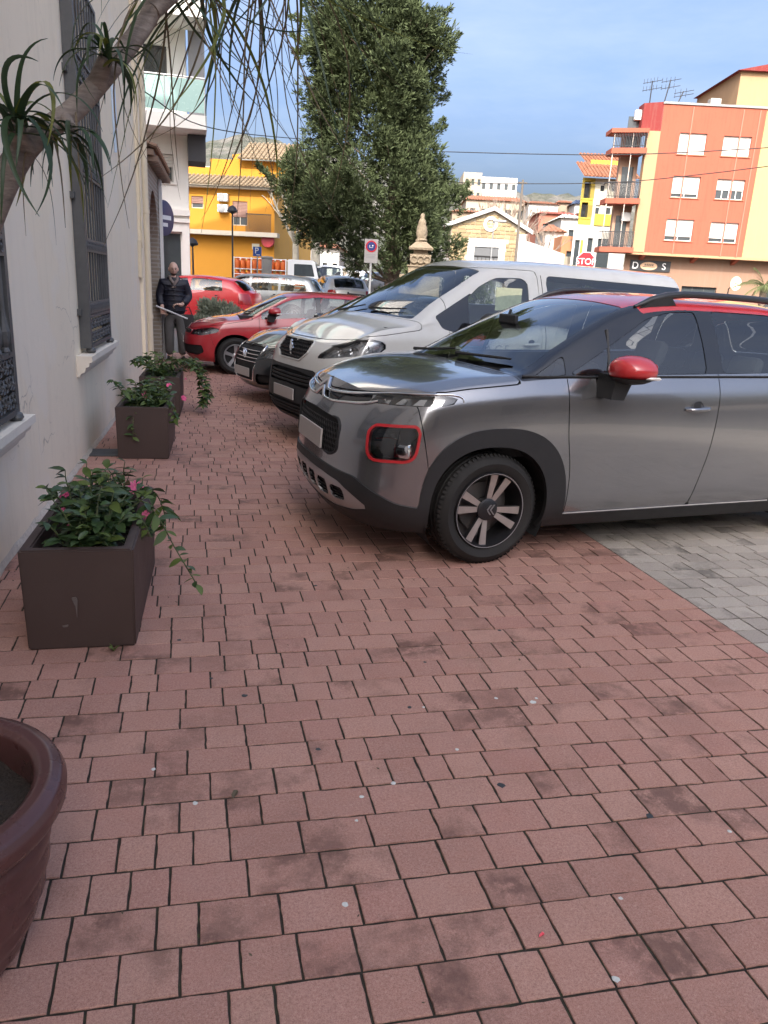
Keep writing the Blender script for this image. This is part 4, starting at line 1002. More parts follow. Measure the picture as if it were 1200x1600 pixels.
# shop sign
b = MB(); b.box(-.55, 2.2, .82, .895, OZ(1030, 424), OZ(1030, 407)); sg = b.build('shop_sign', mat('black_board', (.02, .02, .022), .5, var=.1, bump=0), ot)
wt = mat('sign_white', (.75, .75, .75), .5); zc = OZ(1030, 416)
for tx, xx in (('D', -.2), ('S', 1.75)): text_mesh('lettering', tx, .62, wt, sg, Matrix.Translation((xx, .812, zc)) @ Matrix.Rotation(R(90), 4, 'X'), .005)
b = MB(); b.lathe([(.001, 0), (.5, 0), (.52, .02)], 28, 'y', (0, 0, 0)); b.v = [(x*1.12+.72, .80+y, z*.52+zc) for x, y, z in b.v]; b.build('oval_emblem', mat('sign_tan', (.55, .36, .22), .5, var=.1), sg)
b = MB()
for j in range(5): b.box(.42+j*.13, .50+j*.13, .79, .80, zc+.02, zc+.14)
b.box(.3, 1.14, .79, .80, zc-.07, zc-.03); b.build('emblem_marks', mat('sign_ink', (.05, .04, .03), .6), sg)
# dish, fence at the foot
for (px, py, D2, r) in ((1150, 443, 45, .38),):
    p = fp(px, py, D2); d_ = empty('satellite_dish', p, FR+R(20), 'cream satellite dish on the shop front', 'dish'); b = MB(); b.lathe([(.001, .1), (r*.5, .07), (r, 0), (r*1.02, .01), (r*.5, .09), (.001, .12)], 28, 'y'); b.build('dish', mat('cream_dish', (.68, .62, .45), .5), d_, 40); b = MB(); b.tube([(0, .05, 0), (0, -.35, -.1)], .02); b.tube([(0, .1, 0), (0, .5, -.3), (0, .5, -p.z+gz(p.y))], .03); b.build('arm', iron2, d_)
# antennas on the roof
def antenna(px, py0, py1, D2, label, n=5, tilt=0):
    p = fp(px, py1, D2); h = fp(px, py0, D2).z-p.z; a = empty('roof_antenna', p, FR, label, 'antenna'); b = MB(); b.tube([(0, 0, -.3), (tilt, 0, h)], .04, 6); b.build('mast', iron2, a)
    for j in range(2):
        z = h*(.98-.28*j); b = MB(); b.tube([(-.6+tilt, 0, z-.15), (.7+tilt, 0, z+.12)], .02, 5)
        for q in range(n): x = -.55+q*1.1/n; b.box(x-.008+tilt, x+.008+tilt, -.02, .02, z+.04*q-.2, z+.04*q+.12)
        b.build('boom', iron2, a)
antenna(1014, 126, 168, 58, 'tall aerial mast with two booms on the orange flats'); antenna(1036, 124, 162, 58, 'aerial mast leaning beside the tall one on the orange flats', 4, .3); antenna(1056, 142, 162, 58, 'short aerial mast on the parapet of the orange flats', 3, .4)
# ---- yellow and white flats further back
D = 68.; yf, fp_ = facing('yellow_flats', 905, D, 'yellow and white flats with a tiled roof beside the orange block', 'building', py=330); zb = fp_.z
OX = lambda px, py=330: fl(px, py, D)[0]-fl(905, 330, D)[0]; OZ = lambda px, py: fl(px, py, D)[1]-zb
yw = plaster('bright_yellow', (.44, .33, .055)); ww = plaster('cream_white', (.48, .46, .37))
zr = OZ(925, 278); zm = OZ(925, 352)
hs_ = [(OX(934), OX(941), OZ(938, 299), OZ(938, 285)), (OX(951), OX(959), OZ(955, 299), OZ(955, 285)), (OX(930), OX(937), OZ(934, 335), OZ(934, 320)), (OX(946), OX(955), OZ(950, 335), OZ(950, 320))]
b = wall_holes(OX(925), OX(975), zm, zr, hs_, .3); b.build('wall', ww, yf)
for h in hs_: window(yf, *h, .2, .3, None, 1)
b = wall_holes(OX(905), OX(925), zm, zr, [(OX(909), OX(919), OZ(914, 312), OZ(914, 283)), (OX(908), OX(918), OZ(914, 342), OZ(914, 316))], .8, .0); b.build('wall', yw, yf)
b = MB(); b.box(OX(958), OX(975), -.12, -.002, zm, zr); b.box(OX(930), OX(975), -.1, -.001, zm, zm+.9); b.build('yellow_panel', yw, yf)
for z in (OZ(914, 312), OZ(914, 342)):
    b = MB(); b.box(OX(905), OX(924), -.05, .05, z, z+.12); o = b.build('balcony', yw, yf); g = MB()
    for j in range(12): g.box(OX(906)+j*.09, OX(906)+j*.09+.03, -.02, .02, z+.12, z+1.1)
    g.build('railing', iron2, o)
b = MB(); b.box(OX(908), OX(919), .7, .8, zm, zr-.3); b.build('balcony_back', GLASS_W(), yf)
b = wall_holes(OX(900), OX(985), -.5, zm, [(OX(904), OX(916), .8, zm-1.2), (OX(924), OX(932), .6, zm-1), (OX(940), OX(960), .8, zm-1)], .3); b.build('lower_wall', plaster('grey_white', (.55, .54, .5)), yf)
b = MB(); b.box(OX(904), OX(912), .15, .2, .8, zm-1.2); b.box(OX(924), OX(932), .15, .2, .6, zm-1); b.box(OX(940), OX(960), .15, .2, .8, zm-1); b.build('window', GLASS_W(), yf)
b = MB(); b.box(OX(913), OX(917), -.03, 0, .8, zm-1.2); b.build('green_panel', mat('lime_panel', (.32, .55, .05), .5), yf)
tr_ = tiles_mat('red_tiles', (.29, .115, .06)); tile_roof('roof', yf, OX(903), OX(990), (-.9, zr), (3, zr+1.6), tr_, .3, .11)
b = wall_holes(OX(925), OX(990), zr+.8, OZ(960, 243), [(OX(939), OX(946), OZ(942, 263), OZ(942, 257))], .3, 2.5); b.build('attic_wall', yw, yf); tile_roof('roof', yf, OX(922), OX(995), (1.8, OZ(940, 266)+.5), (7, OZ(990, 230)+.5), tr_, .3, .11)
# ---- stone gable house
D = 62.; st, sp = facing('stone_house', 706, D, 'stone gabled house with a white trimmed door and round vent', 'house', py=380); zb = sp.z
OX = lambda px, py=380: fl(px, py, D)[0]-fl(706, 380, D)[0]; OZ = lambda px, py: fl(px, py, D)[1]-zb
xs0, xs1, xap = OX(704), OX(820), OX(768); zap, ze0, ze1 = OZ(768, 330), OZ(712, 352), OZ(820, 362)
dx0, dx1, dzt = OX(742), OX(780), OZ(760, 386)
def ztop(x): return ze0+(zap-ze0)*(x-xs0)/(xap-xs0) if x < xap else ze1+(zap-ze1)*(xs1-x)/(xs1-xap)
bedm = mat('mortar_bed', (.44, .38, .28), .95, bump=.3)
b = MB(); b.prism([(xs0, -.4), (xs1, -.4), (xs1, ze1), (xap, zap), (xs0, ze0)], .02, .4, 'y'); wallb = b.build('wall', bedm, st)
stm = NT('sand_stone'); rn = stm.new('ShaderNodeObjectInfo').outputs['Random']; v = stm.geo(); stm.set('Base Color', stm.mix(stm.noise(v, 6, 5), stm.ramp(rn, [(0., (.22, .155, .08)), (.5, (.31, .23, .125)), (1., (.39, .305, .185))]), (.31, .225, .125))).set('Roughness', .95).bump(stm.noise(v, 12, 5), .6, .03)
rg = random.Random(8); z = -.1; meshes = {}
while z < zap:
    hh = rg.choice((.26, .30, .34)); x = xs0+.02-rg.uniform(0, .3)
    while x < xs1-.05:
        L = rg.choice((.4, .52, .64)); xa, xb = max(x, xs0+.02), min(x+L-.02, xs1-.02); x += L
        if xb-xa < .12: continue
        zt_ = min(z+hh-.02, ztop(xa)-.04, ztop(xb)-.04)
        if zt_-z < .1 or (dx0-.5 < (xa+xb)/2 < dx1+.5 and z < dzt+.5): continue
        key = (round(xb-xa, 2), round(zt_-z, 2), rg.randrange(2))
        if key not in meshes:
            bb = MB(); w_, h_ = key[0], key[1]; bb.add([(0, .03, 0), (w_, .03, 0), (w_, .03, h_), (0, .03, h_), (.025, -.03-.015*key[2], .02), (w_-.03, -.03, .025), (w_-.02, -.035, h_-.03), (.03, -.03, h_-.02)], [(4, 5, 6, 7), (0, 1, 5, 4), (1, 2, 6, 5), (2, 3, 7, 6), (3, 0, 4, 7)])
            me = bpy.data.meshes.new('stone'); me.from_pydata(bb.v, [], bb.f); me.materials.append(stm.m); meshes[key] = me
        o = bpy.data.objects.new('stone', meshes[key]); col.objects.link(o); o.parent = wallb; o.location = (xa, 0, z)
    z += hh
wtr = plaster('white_trim', (.47, .465, .45)); b = MB(); b.box(dx0-.55, dx0, -.08, .05, -.2, dzt+.5); b.box(dx1, dx1+.5, -.08, .05, -.2, dzt+.5); b.box(dx0, dx1, -.08, .05, dzt, dzt+.5); b.build('door_surround', wtr, st)
b = MB(); b.box(dx0, dx1, .0, .03, -.2, dzt); dd = b.build('door', mat('grey_door', (.10, .105, .11), .6), st)
for j in range(1, 6): g = MB(); x = dx0+(dx1-dx0)*j/6; g.box(x-.02, x+.02, -.02, .0, -.2, dzt-.7); g.build('plank_joint', M_dark(), dd)
g = MB(); g.box(dx0, dx1, -.03, 0, dzt-.75, dzt-.65); g.build('transom', M_dark(), dd)
b = MB()
for (xa, za, xb, zb_) in ((xs0-.5, ze0-.18, xap, zap+.05), (xs1+.5, ze1-.2, xap, zap+.05)):
    b.add([(xa, -.35, za), (xb, -.35, zb_), (xb, -.35, zb_+.28), (xa, -.35, za+.28), (xa, .1, za), (xb, .1, zb_), (xb, .1, zb_+.28), (xa, .1, za+.28)], [(0, 1, 2, 3), (4, 5, 6, 7), (0, 1, 5, 4), (3, 2, 6, 7), (0, 3, 7, 4)])
b.build('bargeboard', wtr, st)
b = MB(); zv = OZ(764, 350); b.lathe([(.32, -.1), (.55, -.1), (.55, .03), (.32, .03)], 28, 'y', (xap-.2, 0, zv), True); o = b.build('round_vent', wtr, st); g = MB(); g.lathe([(.001, -.03), (.33, -.03)], 20, 'y', (xap-.2, 0, zv)); g.build('louvre', mat('ac_grille', (.25, .25, .25), .6), o)
b = MB(); b.box(xs1-.5, xs1+.02, -.07, .05, -.2, ze1-.2); b.build('quoin', wtr, st)
b = MB()
for (xa, za) in ((xs0-.5, ze0+.02), (xs1+.5, ze1+.02)): b.add([(xa, -.3, za), (xap, -.3, zap+.34), (xap, 12, zap+.34), (xa, 12, za)], [(0, 1, 2, 3)])
b.build('roof', tr_, st)
b = MB(); b.prism([(xs1, -.3), (xs1+3.2, -.3), (xs1+3.2, OZ(845, 395)), (xs1, OZ(822, 375))], .3, 6, 'y'); b.build('side_annex', wtr, st); b = MB(); b.box(xs1+.6, xs1+1.8, .27, .31, .6, 1.1); b.build('annex_window', GLASS_W(), st)
# ---- houses stepping up the hill
def hill_house(px0, px1, pyt, pyb, D, label, wallm, roof=None, nwin=0, flat=False, depth=6, pyr=None, winrows=1):
    (u0, zt), (u1, _) = fl(px0, pyt, D), fl(px1, pyt, D); zlo = fl(px0, pyb, D)[1]; p = fp(px0, 430, D); z0 = zlo-4
    o = empty('hill_house', (p.x, p.y, 0), FR, label, 'house', None); w = u1-u0; hl = []
    for r_ in range(winrows):
        for j in range(nwin):
            xa = w*(j+.35)/nwin; zz = zt-1.2-2.9*r_-(.2 if flat else 0); hl.append((xa, xa+min(1., w/nwin*.45), zz-1.3, zz))
    b = wall_holes(0, w, z0, zt, hl, .25)
    for (xa, ya, xb, yb_) in ((0, depth, 0, 0), (w, 0, w, depth), (w, depth, 0, depth)): b.add([(xa, ya, z0), (xb, yb_, z0), (xb, yb_, zt), (xa, ya, zt)], [(0, 1, 2, 3)])
    if flat: b.add([(0, 0, zt), (w, 0, zt), (w, depth, zt), (0, depth, zt)], [(0, 1, 2, 3)])
    b.build('wall', wallm, o)
    for h in hl: g = MB(); g.box(h[0], h[1], .2, .24, h[2], h[3]); g.build('window', GLASS_W(), o)
    if roof is not None:
        zr = fl(px0, pyr, D)[1]; g = MB(); e = .35
        g.add([(-e, -e, zt), (w+e, -e, zt), (w-.8, depth*.5, zr), (.8, depth*.5, zr), (w+e, depth+e, zt), (-e, depth+e, zt)], [(0, 1, 2, 3), (1, 4, 2), (4, 5, 3, 2), (5, 0, 3)]); 
        nr = int(w/.4)
        for j in range(nr): x = (j+.5)*w/nr; f = min(1, x/.8, (w-x)/.8); g.tube([(x, -e, zt+.03), (x, -e+(depth*.5+e)*f, zt+(zr-zt)*f+.03)], .08, 4, False)
        g.build('roof', roof, o)
    return o
wh = plaster('far_white', (.48, .47, .44)); crm = plaster('far_cream', (.37, .32, .245)); tnm = plaster('far_tan', (.29, .23, .17))
hill_house(713, 742, 268, 310, 190, 'white block of flats with a dark roof edge behind the cypress', crm, None, 3, True, 12, winrows=2); hill_house(738, 797, 275, 320, 195, 'long white block of flats on the hill', wh, None, 5, True, 12, winrows=2)
hill_house(720, 814, 311, 330, 125, 'cream villa with a hipped orange roof on the hill', crm, tr_, 5, False, 9, 299); hill_house(700, 772, 330, 345, 100, 'low orange roofed house right behind the stone gable', tnm, tr_, 0, False, 8, 322)
hill_house(816, 862, 317, 340, 120, 'white row house with an orange roof, first in the hillside row', wh, tr_, 3, False, 8, 309); hill_house(860, 892, 316, 340, 122, 'tan row house with an orange roof in the middle of the hillside row', tnm, tr_, 2, False, 8, 308); hill_house(886, 906, 318, 345, 118, 'white house with dark solar roof panels on the hill', wh, mat('solar_blue', (.03, .035, .06), .2, bump=0), 2, False, 7, 307)
hill_house(833, 894, 333, 350, 105, 'low house with a dark red roof below the row houses', plaster('rust_wall', (.40, .15, .10)), tiles_mat('rust_tiles', (.36, .10, .07)), 3, False, 8, 325)
hill_house(868, 906, 340, 375, 92, 'white gabled house beneath the dark red roof', wh, wh, 1, False, 8, 329); hill_house(846, 875, 361, 392, 84, 'white shed with a rust tiled lean to roof', wh, tr_, 0, False, 6, 346); hill_house(872, 898, 368, 398, 80, 'small bare brick outhouse with a doorway', plaster('raw_brick', (.45, .20, .10)), None, 1, True, 4)
hill_house(832, 905, 398, 425, 76, 'low cream garden wall house with pillars', crm, None, 4, True, 4); hill_house(940, 1004, 415, 445, 72, 'low white storefront with dark lettering panel', wh, None, 3, True, 5)
hill_house(452, 530, 384, 425, 66, 'white arcade with dark arches behind the truck', wh, tr_, 5, False, 8, 372)
# ---- mountain
def ridge():
    n, m_ = 90, 26; D0 = 1500.; prof = [(150, 262), (230, 238), (300, 222), (345, 214), (385, 213), (420, 219), (450, 230), (468, 240), (500, 236), (540, 244), (620, 262), (700, 285), (800, 300), (900, 306), (1100, 315), (1300, 330)]
    xs = np.linspace(150, 1300, n); top = np.interp(xs, [p[0] for p in prof], [p[1] for p in prof]); rg = np.random.default_rng(3); vs = []
    nz = rg.normal(0, 1, (m_+1, n))
    for _ in range(2): nz = (nz+np.roll(nz, 1, 0)+np.roll(nz, 1, 1)+np.roll(nz, -1, 0)+np.roll(nz, -1, 1))/5*1.5
    for j in range(m_+1):
        f = j/m_; D_ = D0-700*(1-f)
        for i in range(n):
            p = fp(xs[i], 430, D_); zt = fp(xs[i], top[i], D0).z; vs.append((p.x, p.y, 2+(zt-2)*f**.85+nz[j, i]*9*f*(1 if j < m_ else .5)))
    b = MB(); b.add(vs, [(j*n+i, j*n+i+1, (j+1)*n+i+1, (j+1)*n+i) for j in range(m_) for i in range(n-1)]); t = NT('rocky_scrub'); v = t.geo(); a = t.noise(v, .018, 8, .65)
    t.set('Base Color', t.ramp(a, [(.35, (.05, .058, .04)), (.5, (.09, .09, .07)), (.6, (.14, .13, .11)), (.72, (.19, .18, .165))])).set('Roughness', 1.).bump(t.noise(v, .05, 6), 1., 12); tag(b.build('hills', t.m, None, 80), kind='structure')
ridge()
def q_eff(s):
    """arc length round the nose, also for the bonnet sheet above it"""
    return np.where((s.A[:, 1] > 1.0001) & (s.A[:, 0] < .3), np.minimum(s.A[:, 2], np.abs(s.V[:, 1])*1.04), s.A[:, 2])
def make_suv():
    S = dict(L=4.15, cf=(.62, 2.7), cr=(.5, 3.2), pow=2.2, crown=2.4, sm=2, smu=2,
        W=[(0, .87), (.5, .875), (.87, .885), (1.4, .876), (2.2, .876), (3.4, .885), (4.15, .85)],
        zs=[(0, .94), (.14, .955), (.5, 1.025), (.95, 1.075), (1.12, 1.088), (2.3, 1.105), (3.3, 1.13), (3.8, 1.12), (4.15, 1.05)],
        zb=[(0, .2), (.5, .205), (1.2, .2), (3, .2), (4.15, .28)],
        ins=[(0, .075), (.08, .03), (.2, .008), (.4, .004), (.6, .0), (.8, .006), (.93, .022), (1, .055)],
        xf=[(0, .11), (.1, .05), (.2, .005), (.3, -.01), (.45, .0), (.6, .004), (.75, .02), (.87, .06), (.95, .10), (1, .14)],
        xr=[(0, -.1), (.2, -.02), (.5, 0), (.8, -.02), (1, -.06)],
        xb=[(0, 0), (.45, .04), (.9, .06), (1.7, .05), (2.6, 0), (4.15, 0)],
        zc=[(0, 1.0), (.12, 1.035), (.4, 1.085), (.7, 1.118), (.81, 1.125), (.85, 1.13), (1.2, 1.298), (1.5, 1.432), (1.78, 1.54), (1.97, 1.577), (2.25, 1.598), (2.8, 1.592), (3.5, 1.51), (3.75, 1.46), (3.95, 1.2), (4.15, 1.07)],
        zr=[(0, .972), (.12, 1.008), (.4, 1.065), (.7, 1.098), (.81, 1.103), (.88, 1.11), (1.2, 1.255), (1.5, 1.39), (1.78, 1.498), (1.97, 1.534), (2.25, 1.552), (2.8, 1.545), (3.5, 1.465), (3.75, 1.41), (3.95, 1.18), (4.15, 1.06)],
        yr=[(0, .82), (.4, .86), (.7, .90), (.86, .94), (.95, .955), (1.2, .895), (1.5, .82), (1.78, .762), (2.2, .745), (3.2, .735), (3.75, .74), (4.0, .82), (4.15, .86)])
    S['bulge'] = lambda u: .004+.02*float(smooth01((u-1.)/.5))
    car = empty('parked_car', (.71, 4.75, 0), R(6.5), 'grey compact SUV with red roof and red mirrors parked nose to the wall', 'car')
    sh = car_shell(S, .027, 30, 14, 16, 30); P = Proj(sh)
    gp = paint('grey_metallic_paint', (.285, .288, .297), .85, .2, .015, .05); red = paint('red_roof_paint', (.50, .018, .022), 0., .35)
    blk, gl, dk = M_black(), M_gloss(), M_dark()
    XW, ZW, RR, XR = .85, .332, .332, .85+2.70
    rest = sh
    # wheel openings
    for x in (XW, XR): _, rest = rest.cut(CIRC(x, ZW+.005, .378, 2.3)(rest))
    # greenhouse: glass, pillars, roof
    ws, rest = rest.gap(UT(.865, 1.775, 2.075, 9), .001)
    rw, rest = rest.gap(UT(3.74, 3.97, 2.1, 9), .001)
    wsd = ALL(lambda s: 1.07-s.A[:, 1], lambda s: s.A[:, 1]-1.93)
    fw = SP([(1.325, 1.118), (2.335, 1.132), (2.305, 1.498), (2.10, 1.487), (1.93, 1.445)], .03)
    tri = SP([(1.09, 1.105), (1.302, 1.115), (1.302, 1.222)], .008)
    bw = SP([(2.46, 1.134), (3.15, 1.15), (3.10, 1.49), (2.43, 1.508)], .04)
    qw = SP([(3.22, 1.16), (3.62, 1.19), (3.5, 1.44), (3.18, 1.47)], .04)
    side_g = {}
    for nm, f in (('window_pane', fw), ('window_pane', tri), ('window_pane', bw), ('window_pane', qw)):
        g_, rest = rest.gap(f, .001); side_g.setdefault(nm, []).append(g_)
    pil, rest = rest.cut(ALL(ANY(UT(.83, 1.85, 1.5, 2.08), lambda s: np.maximum(1.045-s.A[:, 1], s.A[:, 1]-1.9)*.3), lambda s: 1.02-s.A[:, 1], lambda s: .855-s.A[:, 0], lambda s: s.V[:, 0]-3.8)(rest))
    roof, rest = rest.gap(ALL(UT(1.70, 3.76, 1.85, 9)), .002)
    # plastic cladding
    sk = round_poly([(-.1, .255), (.35, .27), (.6, .30), (.74, .335), (.63, .40), (.50, .452), (.3, .47), (-.1, .475)], .03)
    skid, rest = rest.cut(FQ(sk, 0)(rest)); holes = []
    for (q0, q1, z0, z1) in ((.025, .17, .325, .43), (.205, .365, .325, .425), (.40, .55, .335, .415)):
        hl, skid = skid.cut(FQ([(q0, z0), (q1, z0+.005), (q1-.01, z1), (q0, z1)], .025)(skid)); holes.append(hl)
    lowb = FQ([(-.2, .1), (1.8, .1), (1.8, .345), (1.06, .36), (.9, .385), (.75, .45), (.62, .505), (.3, .52), (-.2, .525)], .03)
    clad = ANY(CIRC(XW+.035, ZW, .488, 2.5, .97), CIRC(XR, ZW, .485, 2.5, .95), ALL(lowb, lambda s: s.V[:, 0]-XW), ALL(lambda s: s.V[:, 2]-.28-.004*(s.V[:, 0]-1.3), lambda s: .6-s.V[:, 0]), RQ([(-1, .1), (1.05, .1), (1.05, .42), (.8, .5), (-1, .52)], .03))
    cl, rest = rest.cut(clad(rest))
    # lamps and grille in the nose
    gr, rest = rest.cut(FQ([(-.3, .60), (.37, .585), (.445, .62), (.45, .77), (.41, .805), (-.3, .83)], .03)(rest))
    lamp_p = [(.70, .612), (1.0, .625), (1.015, .80), (.985, .838), (.72, .825), (.685, .785)]
    lm, rest = rest.cut(FQ(lamp_p, .075)(rest))
    lring, lamp = lm.cut(-FQ(lamp_p, .075)(lm)-.016)
    slim_p = [(.60, .924), (.80, .93), (1.14, .945), (1.225, .962), (1.215, .985), (1.14, .995), (.80, .982), (.62, .965)]
    slim, rest = rest.gap(FQ(slim_p, .012), .001)
    bar, rest = rest.cut(FQ([(-.3, .885), (.12, .885), (.43, .903), (.605, .92), (.61, .966), (.45, .95), (.12, .942), (-.3, .97)], .0)(rest))
    # body panels
    hood, rest = rest.gap(ALL(lambda s: s.A[:, 0]-.845, lambda s: np.interp(q_eff(s), [0, .04, .08, .12, .44, .78, 1.14, 1.3, 1.85], [1.0, .985, .96, .951, .968, .998, 1.016, 1.035, 1.085])-s.V[:, 2]), .0035)
    d1 = SP([(1.305, 1.2), (1.312, .98), (1.33, .75), (1.375, .55), (1.37, .25), (2.30, .28), (2.395, .62), (2.42, .9), (2.42, 1.2)], [0, .1, .1, .1, 0, .05, .1, .1, 0])
    door1, rest = rest.gap(d1, .003)
    d2 = SP([(2.42, 1.2), (2.42, .9), (2.395, .62), (2.30, .28), (3.06, .30), (3.10, .5), (3.26, .78), (3.32, .95), (3.35, 1.3)], [0, .1, .1, .05, 0, .1, .1, 0, 0])
    door2, rest = rest.gap(d2, .003)
    fend, rest = rest.gap(ALL(lambda s: s.V[:, 0]-1.5, lambda s: .43-s.V[:, 0]-.06*np.clip((s.V[:, 2]-.7)/.3, -1, 1)), .0025)
    bumper, rest = rest.cut(ALL(lambda s: s.V[:, 0]-.9)(rest))
    tail, rest = rest.gap(ALL(lambda s: 3.8-s.V[:, 0], RQ([(-.5, .55), (.55, .55), (.6, 1.0), (.6, 1.6), (-.5, 1.6)], .06)), .003)
    # build parts
    hood.build('bonnet', gp, car, .015); bumper.build('front_bumper', gp, car, .012); fend.build('front_wing', gp, car, .015, join=False)
    dr1 = door1.build('front_door', gp, car, .02, join=False); dr2 = door2.build('rear_door', gp, car, .02, join=False)
    rest.build('rear_body', gp, car, .015); tail.build('tailgate', gp, car, .012); roof.build('roof', red, car, .01)
    pil.build('pillar_trim', gl, car, .004); cl.off(.009).build('wheel_arch_cladding', blk, car, .03); skid.off(.004).build('skid_plate', M_silver(), car, .02)
    ws.off(-.003).build('windscreen', M_glass(), car); rw.off(-.003).build('rear_window', M_glass(), car)
    for i, g_ in enumerate(side_g['window_pane']): g_.off(-.004).build('window_pane', M_glass(), car, join=False)
    gr.off(-.02).build('grille', dk, car, 0); lring.off(.006).build('lamp_ring', mat('red_trim', (.45, .02, .025), .35, coat=.5, var=.05, bump=0), car, .03)
    # grille frame and honeycomb
    def Q(q, z):            # point on the nose from arc length and height
        d = np.abs(sh.A[:, 2]-q)+np.abs(sh.V[:, 2]-z)+(sh.A[:, 1] > 1.5)*9; i = np.argsort(d)[:6]; w = 1/(d[i]+1e-4); w /= w.sum()
        return (sh.V[i]*w[:, None]).sum(0), sh.N[i[0]]
    ql = np.linspace(0, 1.3, 131); zl = np.linspace(.2, 1.0, 81)
    side_sel = sh.A[:, 1] <= 1.0001; SA = sh.A[side_sel]; SV = sh.V[side_sel]; SN = sh.N[side_sel]
    def QP(q, z, off=0., sg=1):
        d = ((SA[:, 2]-abs(q))*1.)**2+(SV[:, 2]-z)**2; i = np.argpartition(d, 8)[:8]
        # local plane fit: position as a linear function of (q, z)
        M_ = np.c_[np.ones(8), SA[i, 2]-abs(q), SV[i, 2]-z]; c, *_ = np.linalg.lstsq(M_, SV[i], rcond=None); n = SN[i].mean(0); n /= np.linalg.norm(n)
        p = c[0]+n*off; s2 = (1 if q >= 0 else -1); return Vector((p[0], p[1]*s2, p[2]))
    fr_ = round_poly([(-.445, .62), (-.37, .585), (.37, .585), (.445, .62), (.45, .77), (.41, .805), (-.41, .805), (-.45, .77)], .03)
    b = MB(); b.tube([QP(q, z, .002) for q, z in fr_]+[QP(*fr_[0], .002)], .008, 6, False); b.build('grille_frame', blk, car, 50)
    hx = MB()
    for iz in range(7):
        for iq in range(-11, 12):
            q = iq*.036+(iz % 2)*.018; z = .606+iz*.031
            if abs(q) < .43 and .60 < z < .79:
                pts = [QP(q+.019*math.cos(a), z+.0155*math.sin(a), -.006) for a in np.linspace(math.pi/6, math.pi/6+2*math.pi, 7)]
                hx.tube(pts, .0032, 4, False)
    hx.build('honeycomb_mesh', blk, car)
    b = MB(); pl = [QP(-.26, .605, .018), QP(.26, .605, .018), QP(.26, .715, .018), QP(-.26, .715, .018)]
    x0 = min(p.x for p in pl)-.004
    pc = [(x0, -.26, .60), (x0, .26, .60), (x0+.006, .26, .715), (x0+.006, -.26, .715)]
    b.add([tuple(p) for p in pc]+[(p[0]+.012, p[1], p[2]) for p in pc], [(0, 1, 2, 3), (7, 6, 5, 4), (0, 4, 5, 1), (1, 5, 6, 2), (2, 6, 7, 3), (3, 7, 4, 0)])
    b.build('number_plate', mat('blank_plate', (.42, .39, .37), .5, var=.04, bump=0), car)
    # lower intake: three openings framed in silver
    for hl in holes: hl.off(-.03).build('intake', dk, car, -.03, join=False)
    for sg in (1, -1):
        for (q0, q1, z0, z1) in ((.025, .17, .325, .43), (.205, .365, .325, .425), (.40, .55, .335, .415)):
            bb = MB()
            for k in (1, 2, 3): bb.tube([QP(sg*(q0+.005), z0+(z1-z0)*k/4, -.012), QP(sg*(q1-.008), z0+(z1-z0)*k/4, -.012)], .004, 4)
            tag(bb.build('intake_slats', blk, car), kind='stuff')
    # chrome chevrons running into the slim lamps
    for sg in (1, -1):
        for (zz, nm) in ((0, 'upper'), (1, 'lower')):
            pts = [(.0, .985), (.035, .965), (.075, .938), (.12, .932), (.25, .938), (.44, .952), (.78, .986), (1.14, 1.002), (1.24, .99), (1.255, .965)] if not zz else [(.0, .938), (.035, .918), (.075, .892), (.12, .884), (.25, .885), (.40, .898), (.58, .914), (.66, .935)]
            rr = [.012, .014, .013, .009, .008, .008, .006, .006, .005, .003] if not zz else [.012, .014, .013, .009, .008, .008, .009, .006]
            sp = spline([(q, z, r_) for (q, z), r_ in zip(pts, rr)], 5)
            b = MB(); b.tube([QP(sg*max(q, .001), z, .004) for q, z, _ in sp], [r_ for _, _, r_ in sp], 8); b.build('chrome_chevron', M_chrome(), car, 60)
    bar.off(-.012).build('chevron_recess', gl, car, 0)
    # slim daytime lamp: dark bowl with bright blocks under a lens
    slim.off(-.025).build('lamp_bowl', mat('lamp_bowl', (.03, .03, .032), .3, .4, bump=0), car, 0)
    slim.off(.001).build('daytime_lamp', M_lens(), car, 0)
    for sg in (1, -1):
        for k in range(4):
            q = .70+k*.125; dz = .028*(q-.6); b = MB(); pp = [(q-.04, .93+dz), (q+.035, .932+dz), (q+.055, .965+dz), (q+.005, .963+dz)]
            b.add([QP(sg*a, z, -.005) for a, z in pp]+[QP(sg*a, z, -.02) for a, z in pp], [(0, 1, 2, 3), (0, 4, 5, 1), (1, 5, 6, 2), (2, 6, 7, 3), (3, 7, 4, 0)])
            b.build('reflector', M_chrome(), car)
    # lower main lamp
    lamp.off(-.05).build('lamp_bowl', mat('lamp_bowl_dark', (.06, .062, .065), .25, .5, bump=0), car, 0); lamp.off(.0).build('headlamp', M_lens(), car, 0)
    for sg in (1, -1):
        b = MB(); a = QP(sg*.92, .69, -.02); b.rbox(-.03, .03, -.05, .05, -.04, .04, .014); ang = math.atan2(0, 1)
        o = b.build('projector', M_chrome(), car, 40); o.location = a; o.rotation_euler = (0, 0, R(35*sg))
        b = MB(); b.rbox(-.036, -.026, -.026, .03, -.02, .022, .006); o2 = b.build('projector_lens', M_gloss(), o, 40)
        b = MB(); b.lathe([(.06, -.0), (.045, .025), (.012, .04)], 20, 'x'); o = b.build('reflector', mat('reflector_smoky', (.4, .36, .33), .2, .9, var=.1, bump=0), car, 40); o.location = QP(sg*.92, .785, -.045); o.rotation_euler = (0, 0, R(35*sg))
        b = MB(); b.tube([QP(sg*q, z, -.02) for q, z in spline([(.74, .745), (.81, .758), (.88, .752)], 5)], .004, 6); b.build('light_guide', M_chrome(), car)
